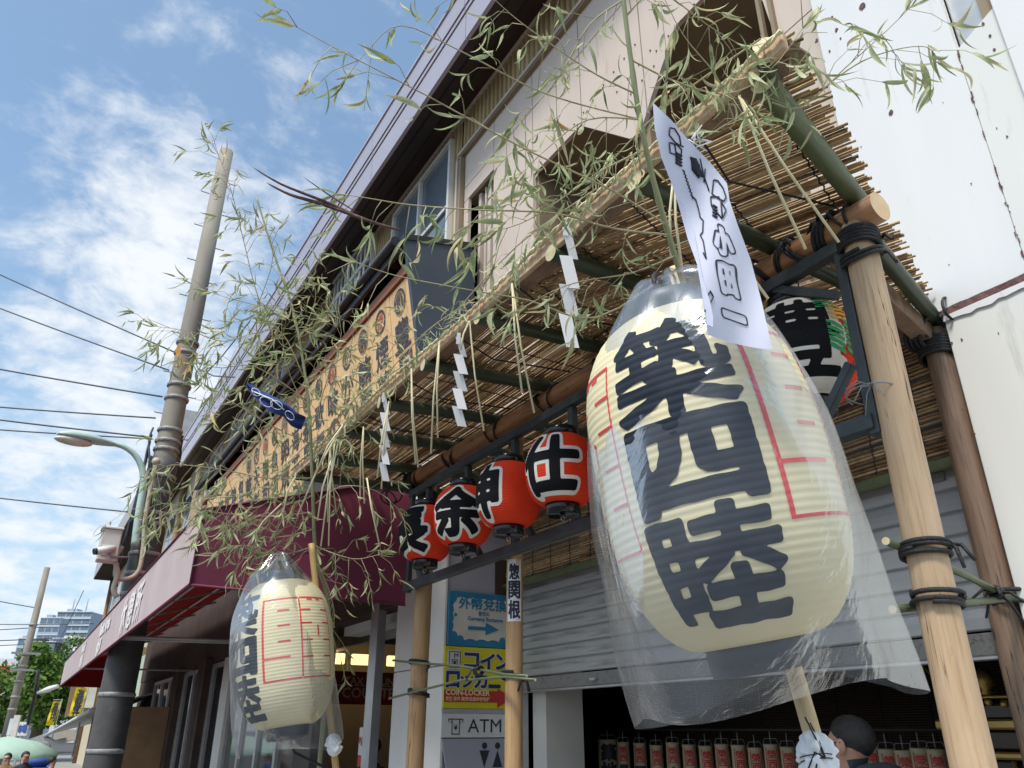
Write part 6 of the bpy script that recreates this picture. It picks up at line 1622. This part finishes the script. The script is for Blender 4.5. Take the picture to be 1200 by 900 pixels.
    if glasses:
        mb = MB()
        for s in (1,-1):
            mb.tube([hd+Vector((s*.10*k,.0,-.012*k)), hd+Vector((s*.098*k,.05*k,-.014*k)), hd+Vector((s*.066*k,.098*k,-.018*k))], .003, 5)
            c = hd+Vector((s*.034*k,.104*k,-.022*k)); mb.tube([c+Vector((.025*k*math.cos(a*math.pi/7),0,.018*k*math.sin(a*math.pi/7))) for a in range(15)], .002, 4)
        mb.tube([hd+Vector((-.01,.107*k,-.018*k)), hd+Vector((.01,.107*k,-.018*k))], .002, 4); o = mb.build('glasses', 'black_metal'); o.parent = t
    return t
hp = P(1003,868,D=2.85)
person('man in a dark grey jacket and glasses facing left below the biggest lantern', (hp.x+.035,hp.y-.01,.13), R_(14), 1.505/1.63*1.72*.955, glasses=True, lean=.04, hunch=.09)
for i, (px, D, lab, jk) in enumerate(((28,12.6,'distant person with dark hair under the mint parasol, left one','people_dark'), (9,12.9,'distant person at the far left edge below the mint parasol','stall_brown'), (60,12.2,'distant passer-by just right of the mint parasol','tarp_blue'))):
    q = P(px, 893 if i != 1 else 889, D=D); person(lab, (q.x,q.y,.004), rng.uniform(0,6), 1.27-.03*i, jk, detail=False, group='distant people in the street')
q = P(436,884,D=6.2); person('shop visitor with dark hair seen in the open shop doorway', (q.x,q.y,.13), 2.2, 1.42, 'people_dark', detail=False)

# ================================================================== STREET FURNITURE
up_ = thing('utility_pole', 'thick concrete utility pole wrapped in a dark sheath with steel bands, cables and a conduit', 'pole', (1.06,10.8,.1))
def PP(z, t=None): return Vector((1.055+(.0055)*(z-1.4), 10.8, z))
mb = MB(); mb.tube([PP(z) for z in (.13,4.4,7,10.15)], [.185,.15,.13,.105], 28, 0, .5, True); mb.build('shaft', 'concrete_pole', up_)
mb = MB(); K = 30; mb.tube([PP(.3+(4.9-.3)*i/K) for i in range(K+1)], [(.200-.022*i/K)*(1.012 if i % 2 else 1) for i in range(K+1)], 28); mb.build('sheath', 'pole_sheath', up_)
for z, r in ((1.35,.262),(1.95,.255),(3.1,.246),(3.35,.243),(3.6,.241),(3.98,.238),(4.12,.236),(4.4,.23),(4.62,.225),(5.0,.205),(5.12,.203),(5.28,.201),(5.75,.195),(5.95,.193),(6.45,.186),(6.62,.184)):
    r = .203-.0048*(z-.3) if z < 4.9 else .155-.006*(z-5)
    mb = MB(); mb.lathe([(r,0),(r+.008,.004),(r+.008,.045),(r,.05)], 28, T=Matrix.Translation(PP(z)))
    for s in range(14): mb.box((-.004,r+.006,.012),(.004,r+.014,.034), T=Matrix.Translation(PP(z)) @ Matrix.Rotation(2*math.pi*s/14,4,'Z'))
    mb.build('steel_band', 'pole_tape', up_, origin=PP(z))
for i in range(9):
    z = 4.3+.62*i
    for s in (1,-1): 
        mb = MB(); mb.tube([PP(z+.3*(s > 0))+Vector((s*.12,0,0)), PP(z+.3*(s > 0))+Vector((s*.24,0,0)), PP(z+.3*(s > 0))+Vector((s*.24,0,.02))], .007, 6); mb.build('step_bolt', 'pole_tape', up_)
cd = [P(222,540,Y=10.5),P(219,560,Y=10.5),P(205,610,Y=10.5),P(183,660,Y=10.5)]
cd = [P(x,y,Y=10.52) for x, y in ((183,541),(176,575),(170,610),(168,640),(163,668),(150,678),(136,676),(137,660))]
mb = MB(); mb.tube(smooth(cd,5), .028, 9); mb.build('conduit', 'conduit', up_)
mb = MB(); mb.ball(cd[0], .055, n=8); mb.build('conduit_cap', 'conduit', up_)
mb = MB(); mb.tube(smooth([P(x,y,Y=10.5) for x, y in ((143,640),(135,655),(138,672),(133,690),(137,700))],4), .03, 8); mb.build('conduit', 'conduit', up_)
mb = MB()
for k in range(5):
    mb.tube(smooth([PP(3.2+.3*k)+Vector((-.25,-.05,0)), PP(3.5+.3*k)+Vector((-.30+.03*k,-.12,.02)), PP(4.3+.2*k)+Vector((-.24,-.08,0)), PP(4.9+.1*k)+Vector((-.22,-.05,0))],4), .014, 5)
mb.build('cable', 'wire', up_)
mb = MB(); 
for a, b, c in (((205,410),(212,402),(211,432)),((212,440),(222,435),(226,422))):
    mb.poly([P(q[0],q[1],Y=10.45) for q in (a,b,c)], (0,.01,0))
mb.tube([P(x,y,Y=10.5) for x,y in ((206,430),(214,426),(224,428))], .02, 6); mb.build('orange_tag', 'tag_orange', up_)
# meter box and security camera on the pole
bx = thing('equipment_box', 'pale grey equipment box strapped to the left side of the utility pole', 'box', P(133,640,Y=10.5))
c = P(138,638,Y=10.5); mb = MB(); mb.bbox((c.x-.20,10.40,c.z-.22),(c.x+.02,10.62,c.z+.16), .012); mb.build('case', 'sign_cream', bx)
mb = MB(); mb.bbox((c.x-.215,10.38,c.z+.16),(c.x+.03,10.64,c.z+.185), .006); mb.build('lid', 'white_frame', bx)
mb = MB(); mb.bbox((c.x-.17,10.392,c.z-.16),(c.x-.02,10.399,c.z-.04), .002); mb.build('label_plate', 'sign_white', bx)
sc_ = thing('security_camera', 'small white security camera with a dark lens on a bracket left of the utility pole', 'camera', P(115,646,Y=10.3))
a = P(113,646,Y=10.3); b = P(140,642,Y=10.4); mb = MB(); mb.tube([a,a.lerp(b,.75)], .045, 12); mb.build('housing', 'white_frame', sc_)
mb = MB(); mb.tube([a+(a-b).normalized()*.03, a+(a-b).normalized()*.002], .038, 12); mb.build('lens', 'black_metal', sc_)
mb = MB(); mb.tube([a.lerp(b,.6)+Vector((0,0,-.04)), a.lerp(b,.7)+Vector((0,0,-.1)), b+Vector((.12,0,-.1))], .012, 6); mb.build('bracket', 'pole_tape', sc_)
# street lamp
lp = thing('street_lamp', 'pale green curved street lamp reaching left from the utility pole', 'street lamp', P(165,600,Y=10.6))
arm = smooth([P(x,y,Y=10.55) for x, y in ((158,640),(163,600),(168,568),(166,548),(158,533),(146,524),(133,520))],5)
mb = MB(); mb.tube(arm, [.05-.02*i/(len(arm)-1) for i in range(len(arm))], 10); mb.build('arm', 'lamp_green', lp)
h0 = P(137,522,Y=10.5); h1 = P(67,508,Y=10.3); T = axis_T(h0, h1-h0, (0,0,1)); Ln = (h1-h0).length; mb = MB(); n = 20; vs = []
for i in range(17):
    t = i/16; w = .035+.105*math.sin(math.pi*min(1,.06+t*.97))**.6*(t**.35); hh = w*.62
    for j in range(n): a = 2*math.pi*j/n; vs.append(T @ Vector((w*math.cos(a), hh*max(-.35,math.sin(a))*-1, t*Ln)))
mb.add(vs, [(i*n+j,i*n+(j+1)%n,(i+1)*n+(j+1)%n,(i+1)*n+j) for i in range(16) for j in range(n)], 0, .5, True); mb.f.append(tuple(range(16*n,17*n))); mb.m.append(0); mb.a.append(.5); mb.sm.append(False); mb.build('lamp_head', 'lamp_green', lp)
mb = MB(); c = h0.lerp(h1,.72)+Vector((0,0,-.055)); T2 = axis_T(c,(h1-h0)); mb.ball((0,0,0),.10,n=10,sc=(.9,.55,2.2),T=T2); mb.build('lens', 'lamp_lens', lp)
# overhead wires
wires = [((-260,195,15),(205,413,11.3),'top overhead wire running down to the orange tag on the pole',.011), ((-260,255,15),(198,434,11.2),'second overhead wire from the top',.011), ((-260,378,15),(190,465,11.0),'third overhead wire from the top, meeting a steel band',.013),
         ((-260,448,15),(182,490,10.9),'fourth overhead wire from the top',.012), ((-260,452,14),(172,512,10.8),'fifth overhead wire, just above the street lamp',.013), ((-260,478,14),(170,514,10.8),'sixth overhead wire, crossing behind the street lamp',.011), ((-260,545,14),(150,600,10.7),'lowest overhead wire left of the utility pole',.010),
         ((-200,660,40),(40,712,32),'far upper wire meeting the far utility pole',.02), ((-200,728,40),(110,731,45),'far middle wire crossing the far utility pole',.022), ((-200,742,40),(50,735,34),'far wire under the middle one',.02), ((-200,752,40),(60,748,34),'far lower wire left of the far pole',.022), ((-200,760,40),(90,752,38),'far lowest wire at the tower',.02),
         ((98,692,45),(60,770,60),'far thin wire slanting up to the next building',.02)]
for a, b, lab, r in wires:
    s = P(a[0],a[1],D=a[2]); e = P(b[0],b[1],D=b[2]); pts = []
    for i in range(15): t = i/14; q = s.lerp(e,t); q.z -= .22*math.sin(math.pi*t)*(s-e).length/12*.4; pts.append(q)
    mb = MB(); mb.tube(pts, r, 5); tag(mb.build('overhead_wire', 'wire', origin=s), lab, 'wire', 'overhead wires over the street')
for a, b, lab in (((232,432,10.9),(275,442,9.0),'short wire running right from the pole to the building'),((228,452,10.9),(290,380,12),'thin overhead wire rising right of the utility pole'),((212,600,10.9),(330,400,13),'thin wire slanting along the roof edge right of the pole')):
    mb = MB(); s = P(*a[:2],D=a[2]); e = P(*b[:2],D=b[2]); mb.tube([s,s.lerp(e,.5)-Vector((0,0,.05)),e], .009, 5); tag(mb.build('overhead_wire', 'wire', origin=s), lab, 'wire')

# ------------------------------------------------------------------ next building down the street
nb_ = thing('corner_building', 'cream three storey building with brown pipes beyond the utility pole', 'building', (3.2,33,0))
mb = MB(); mb.box((3.3,21.5,0),(12,46,8.9)); mb.build('wall', 'far_wall', nb_)
mb = MB(); mb.box((2.35,21.3,8.85),(12,46.6,9.6)); mb.build('roof_edge', 'pale_steel', nb_)
mb = MB(); mb.box((2.37,21.3,8.80),(3.4,46.5,8.85)); mb.build('soffit', 'shop_brown', nb_)
for i in range(8):
    y = 23+2.9*i
    for z0, z1 in ((3.4,4.9),(6.3,8.0)):
        q = MB(); q.box((3.25,y,z0),(3.30,y+1.5,z1)); o = q.build('window', 'white_frame', nb_, origin=(3.27,y,z0))
        q = MB(); q.box((3.235,y+.1,z0+.1),(3.25,y+.7,z1-.1)); q.build('pane', 'sky_glass', o); q = MB(); q.box((3.235,y+.8,z0+.1),(3.25,y+1.4,z1-.1)); q.build('pane', 'sky_glass', o)
for y in (25.0,33.0,45.9):
    q = MB(); q.tube([(3.2,y,0),(3.2,y,8.8)], .09, 8); q.build('drain_pipe', 'stall_brown', nb_)
gn = thing('green_shop', 'pale green shop wall with a white door under the far end of the awning', 'building', (2.46,21.5,0))
mb = MB(); mb.box((2.46,20.32,.0),(3.2,25.5,3.2)); mb.build('wall', 'green_wall', gn)
mb = MB(); mb.box((2.44,20.32,1.75),(2.46,25.5,1.80)); mb.build('wall_joint', 'trim_pink', gn)
# ------------------------------------------------------------------ market stall with its awning and yellow banners
st = thing('market_stall', 'brown market stall with a pale sloping awning beyond the utility pole', 'stall', (1.6,20,0))
a = P(107,831,D=15); b = P(52,862,D=20); off = Vector((1.1,0,.30))
mb = MB(); mb.poly([a,b,b+off,a+off],(0,0,.03)); mb.build('awning', 'stall_awning', st)
mb = MB(); mb.tube([a-Vector((0,0,.02)),b-Vector((0,0,.02))], .035, 8); mb.tube([b+Vector((.02,0,-.04)),b+Vector((.25,-.3,-.16)),b+Vector((.5,-.4,-.10))], .06, 8); mb.build('awning_roll', 'stall_awning', st)
mb = MB(); mb.box((a.x+.35,15.2,0),(a.x+1.6,22,1.95)); mb.build('stall_body', 'stall_brown', st)
q = P(75,845,D=19); mb = MB(); mb.box((q.x,q.y,1.9),(q.x+1.6,q.y+.2,3.6)); mb.build('stall_panel', 'stall_brown', st)
for x in (.3,.9): 
    mb = MB(); mb.box((q.x+x,q.y-.03,2.1),(q.x+x+.28,q.y,3.4)); mb.build('side_strip', 'sign_cream', st)
def banner(px, py, px2, py2, w, D, label, txt):
    t = P(px,py,D=D); e = P(px2,py2,D=D); o = thing('yellow_banner', label, 'banner', e, 'yellow market banners'); r = Vector((math.cos(YAW),-math.sin(YAW),0)); vs = []; mb = MB()
    for i in range(11):
        f = i/10; c = t.lerp(e,f)
        for j in range(5): u = j/4-.5; vs.append(c+r*(w*u)+Vector((0,.06*math.sin(f*7+u*4),.0)))
    mb.add(vs, [(i*5+j,i*5+j+1,(i+1)*5+j+1,(i+1)*5+j) for i in range(10) for j in range(4)], 0, .5, True); mb.build('fabric', 'banner_yellow', o)
    mb = MB()
    for k, ch in enumerate(txt): c = t.lerp(e,.18+.27*k); flat_glyph(mb, ch, c+Vector((0,-.10,-.22))-r*w*.3, r, Vector((0,0,1)), w*.6, .3, .03, 0, 20)
    mb.build('lettering', 'sign_black', o)
    mb = MB(); mb.tube([t+r*w*.55+Vector((0,0,.06)), e+r*w*.55-Vector((0,0,.9))], .015, 6); mb.tube([t-r*w*.5+Vector((0,0,.04)), t+r*w*.55+Vector((0,0,.04))], .012, 6); mb.build('rod', 'pole_tape', o)
banner(96,806,87,839,.28,18.5,'yellow banner with black writing nearer the awning end','海鮮丼'); banner(67,822,58,850,.22,20.5,'crumpled yellow banner left of the stall roof','寿司')
# parasol
pr_ = thing('parasol', 'wide pale mint parasol at the lower left corner', 'parasol', P(22,880,D=15)); c = P(10,864,D=15.5); mb = MB(); K = 8; ring = []
pts = [Vector((c.x,c.y,c.z+.02))]; 
for i in range(32):
    a = 2*math.pi*i/32; ring.append(Vector((c.x+.95*math.cos(a), c.y+.95*math.sin(a), c.z-.30+.02*math.cos(a*8))))
mid = [Vector((c.x+.55*math.cos(2*math.pi*i/32), c.y+.55*math.sin(2*math.pi*i/32), c.z-.085)) for i in range(32)]
low = [p+Vector((0,0,-.08)) for p in ring]
mb.add(pts+mid+ring+low, [(0,1+i,1+(i+1)%32) for i in range(32)]+[(1+i,33+i,33+(i+1)%32,1+(i+1)%32) for i in range(32)]+[(33+i,65+i,65+(i+1)%32,33+(i+1)%32) for i in range(32)], 0, .5, True); mb.build('canopy', 'umbrella_mint', pr_)
mb = MB(); mb.tube([Vector((c.x,c.y,0)),Vector((c.x,c.y,c.z+.05))], .02, 8); mb.build('shaft', 'pole_tape', pr_)
tb = thing('blue_tarp', 'blue tarpaulin bundle behind the parasol at the lower left', 'tarpaulin', P(42,893,D=17)); c = P(42,893,D=17); mb = MB(); mb.ball(c, .22, n=8, sc=(1.4,1,.6)); mb.build('bundle', 'tarp_blue', tb); mb = MB(); mb.box((c.x-.3,c.y-.3,0),(c.x+.3,c.y+.3,c.z-.1)); mb.build('crate', 'tarp_blue', tb)
# far pole and small lamp pole
fp = thing('utility_pole', 'tall thin concrete utility pole at the far left of the street', 'pole', P(8,880,D=28)); c = P(10,868,D=26.5); tz = P(52,662,D=28)
mb = MB(); cx, cy = (c.x+tz.x)/2, (c.y+tz.y)/2; mb.tube([(cx,cy,0),(cx,cy,tz.z)], [.15,.10], 12); mb.build('shaft', 'concrete_pole', fp)
for z in (2.2,2.6,3.1,3.6,4.0,5.0): mb = MB(); mb.lathe([(.14,0),(.15,.01),(.15,.06),(.14,.07)], 12, T=Matrix.Translation((cx,cy,z))); mb.build('steel_band', 'pole_tape', fp)
for z, w in ((4.05,.9),(3.5,.7)): mb = MB(); mb.bar((cx-w/2,cy-.2,z),(cx+w/2,cy-.2,z),.07,.07); mb.build('cross_arm', 'pole_tape', fp)
mb = MB(); mb.tube([P(68,804,D=24),P(56,808,D=24),P(44,812,D=24)], [.06,.09,.05], 8); q = thing('street_lamp', 'small white lamp head on a dark post in front of the tree', 'street lamp', P(40,880,D=24)); mb.build('lamp_head', 'white_frame', q)
mb = MB(); mb.tube([P(30,860,D=24),P(41,815,D=24),P(45,785,D=24)], .05, 6); mb.build('post', 'black_metal', q)
# tree
def tree(name, label, c, R, H, n):
    t = thing(name, label, 'tree', (c.x,c.y,0)); mb = MB(); mb.tube([(c.x,c.y,0),(c.x+.1,c.y,H*.35),(c.x,c.y+.1,H*.6)], [.35,.25,.12], 10)
    cl = []
    for i in range(26):
        d = Vector((rng.gauss(0,1),rng.gauss(0,1),rng.gauss(0,.8))).normalized()*rng.uniform(.35,1); q = Vector((c.x+d.x*R, c.y+d.y*R, H*.62+d.z*H*.36)); cl.append((q, rng.uniform(.22,.42)*R))
        mb.tube([(c.x,c.y,H*.45), q], [.1,.03], 5)
    mb.build('trunk', 'bark', t); V = []; F = []; A = []
    for i in range(n):
        q, r = cl[rng.randrange(len(cl))]; d = Vector((rng.gauss(0,1),rng.gauss(0,1),rng.gauss(0,1))).normalized(); p = q+d*r*rng.uniform(.6,1.05); s = rng.uniform(.08,.17)
        a = Vector((rng.gauss(0,1),rng.gauss(0,1),rng.gauss(0,1))).normalized(); b = a.cross(d).normalized(); k = len(V); V += [tuple(p+a*s), tuple(p+b*s*.6), tuple(p-a*s), tuple(p-b*s*.6)]; F.append((k,k+1,k+2,k+3)); A.append(rng.random())
    me = bpy.data.meshes.new('crown'); me.from_pydata(V,[],F); me.materials.append(MATS['tree_leaf']); at = me.attributes.new('var','FLOAT','FACE'); at.data.foreach_set('value',A); o = bpy.data.objects.new('crown', me); COL.objects.link(o); par(o, t); return t
c = P(48,830,D=40); tree('street_tree', 'bright green leafy tree below the distant towers', Vector((c.x,c.y,0)), 2.9, 6.1, 11000)
c = P(5,845,D=48); tree('street_tree', 'smaller darker tree at the left edge behind the far pole', Vector((c.x-1,c.y,0)), 2.2, 3.6, 4000)
# distant blocks
def tower(label, px0, px1, ptop, D, m, rows, cols_, wm_='far_window', h_=None, antenna=False):
    a = P(px0,ptop,D=D); b = P(px1,ptop,D=D); r = Vector((math.cos(YAW),-math.sin(YAW),0)); f = Vector((math.sin(YAW),math.cos(YAW),0)); W = (b-a).dot(r); Ht = (a.z+b.z)/2
    t = thing('tower_block', label, 'building', (a.x,a.y,0)); T = Matrix(((r.x,f.x,0,a.x),(r.y,f.y,0,a.y),(0,0,1,0),(0,0,0,1)))
    mb = MB(); mb.box((0,0,0),(W,W*.7,Ht), T=T); mb.box((W*.2,W*.1,Ht),(W*.5,W*.4,Ht*1.03), T=T); mb.build('wall', m, t)
    lo = Ht*.25
    for i in range(rows):
        z0 = lo+(Ht-lo)*(i+.35)/rows; z1 = lo+(Ht-lo)*(i+.85)/rows
        for j in range(cols_):
            mb = MB(); x0 = W*(j+.08)/cols_; x1 = W*(j+.92)/cols_; mb.box((x0,-W*.004,z0),(x1,0-W*.0005,z1), T=T); mb.build('window', wm_, t)
    for i in range(rows+1):
        z = lo+(Ht-lo)*i/rows; mb = MB(); mb.box((-W*.01,-W*.03,z-Ht*.004),(W*1.01,-W*.001,z+Ht*.004), T=T); mb.build('balcony_slab', 'far_white', t)
    if antenna:
        for x in (.3,.7): mb = MB(); mb.tube([T @ Vector((W*x,W*.2,Ht)), T @ Vector((W*x,W*.2,Ht*1.12))], W*.012, 5); mb.build('antenna', 'pole_tape', t)
    return t
tower('tall blue glass apartment tower, the highest far block', 68,108,717,220,'far_tower',13,4,antenna=True)
tower('lower blue grey tower left of the tallest one', 48,72,724,190,'far_tower',10,3)
tower('dark slim office block left of the far pole', 22,38,748,150,'far_tower',8,2)
tower('white mid rise block in front of the towers', 62,112,748,110,'far_white',6,4)
tower('grey low block between the far pole and the tree', 34,66,752,95,'shop_grey',5,3)
lb = thing('pink_building', 'low pinkish building with a red sign at the left edge', 'building', P(0,850,D=55)); c = P(22,772,D=55); r = Vector((math.cos(YAW),-math.sin(YAW),0)); f = Vector((math.sin(YAW),math.cos(YAW),0)); T = Matrix(((r.x,f.x,0,c.x),(r.y,f.y,0,c.y),(0,0,1,0),(0,0,0,1)))
mb = MB(); mb.box((-14,0,0),(0,6,c.z), T=T); mb.build('wall', 'far_white', lb); mb = MB(); mb.box((-14,-.2,c.z-3.2),(-.2,-.01,c.z-2.0), T=T); mb.box((-14,-.3,c.z-4.6),(-.1,-.01,c.z-4.2), T=T); mb.build('band', 'far_pink', lb)
mb = MB(); mb.box((-1.6,-.3,c.z-1.6),(-.3,-.21,c.z-.5), T=T); mb.build('red_sign', 'sign_red', lb)
for i in range(6): mb = MB(); mb.box((-2.2-i*1.9,-.02,.9),(-.8-i*1.9,-.005,c.z-4.9), T=T); mb.build('window', 'far_window', lb)
for (px0,py0,px1,py1,D,m,lab) in ((17,838,24,868,23,'sign_cream','narrow cream signboard beside the far pole'),(22,846,34,862,24,'sign_white','white sign with blue writing behind the parasol'),(12,842,19,862,25,'blue_white','pale blue signboard behind the cream one')):
    a = P(px0,py0,D=D); b = P(px1,py1,D=D); t = thing('street_sign', lab, 'sign', (a.x,a.y,0)); T = Matrix(((r.x,f.x,0,a.x),(r.y,f.y,0,a.y),(0,0,1,0),(0,0,0,1))); W = (b-a).dot(r)
    mb = MB(); mb.box((0,0,b.z),(W,.06,a.z), T=T); mb.build('sign_board', m, t); mb = MB(); mb.box((W*.4,.01,0),(W*.6,.05,b.z-.001), T=T); mb.build('post', 'pole_tape', t)
    if m == 'sign_white':
        mb = MB(); flat_glyph(mb, '市', (a+r*.03)+Vector((0,-.01,-.3))-f*.01, r, Vector((0,0,1)), W*.4, .22, .05, 0, 18); flat_glyph(mb, '場', (a+r*(W*.52))+Vector((0,-.01,-.3))-f*.01, r, Vector((0,0,1)), W*.4, .22, .05, 0, 18); mb.build('lettering', 'tarp_blue', t)
mb = MB(); a = P(57,862,D=30); b = P(22,876,D=30); mb.poly([P(66,855,D=30),P(20,871,D=30),P(20,878,D=30),P(66,868,D=30)], f*1.5); tag(mb.build('stall_roof', 'far_white', origin=a), 'pale tarpaulin stall roof above the parasol', 'roof')
print('OBJECTS', len(bpy.data.objects), 'TRIS', sum(len(o.data.polygons) for o in scene.objects if o.type == 'MESH')*2)
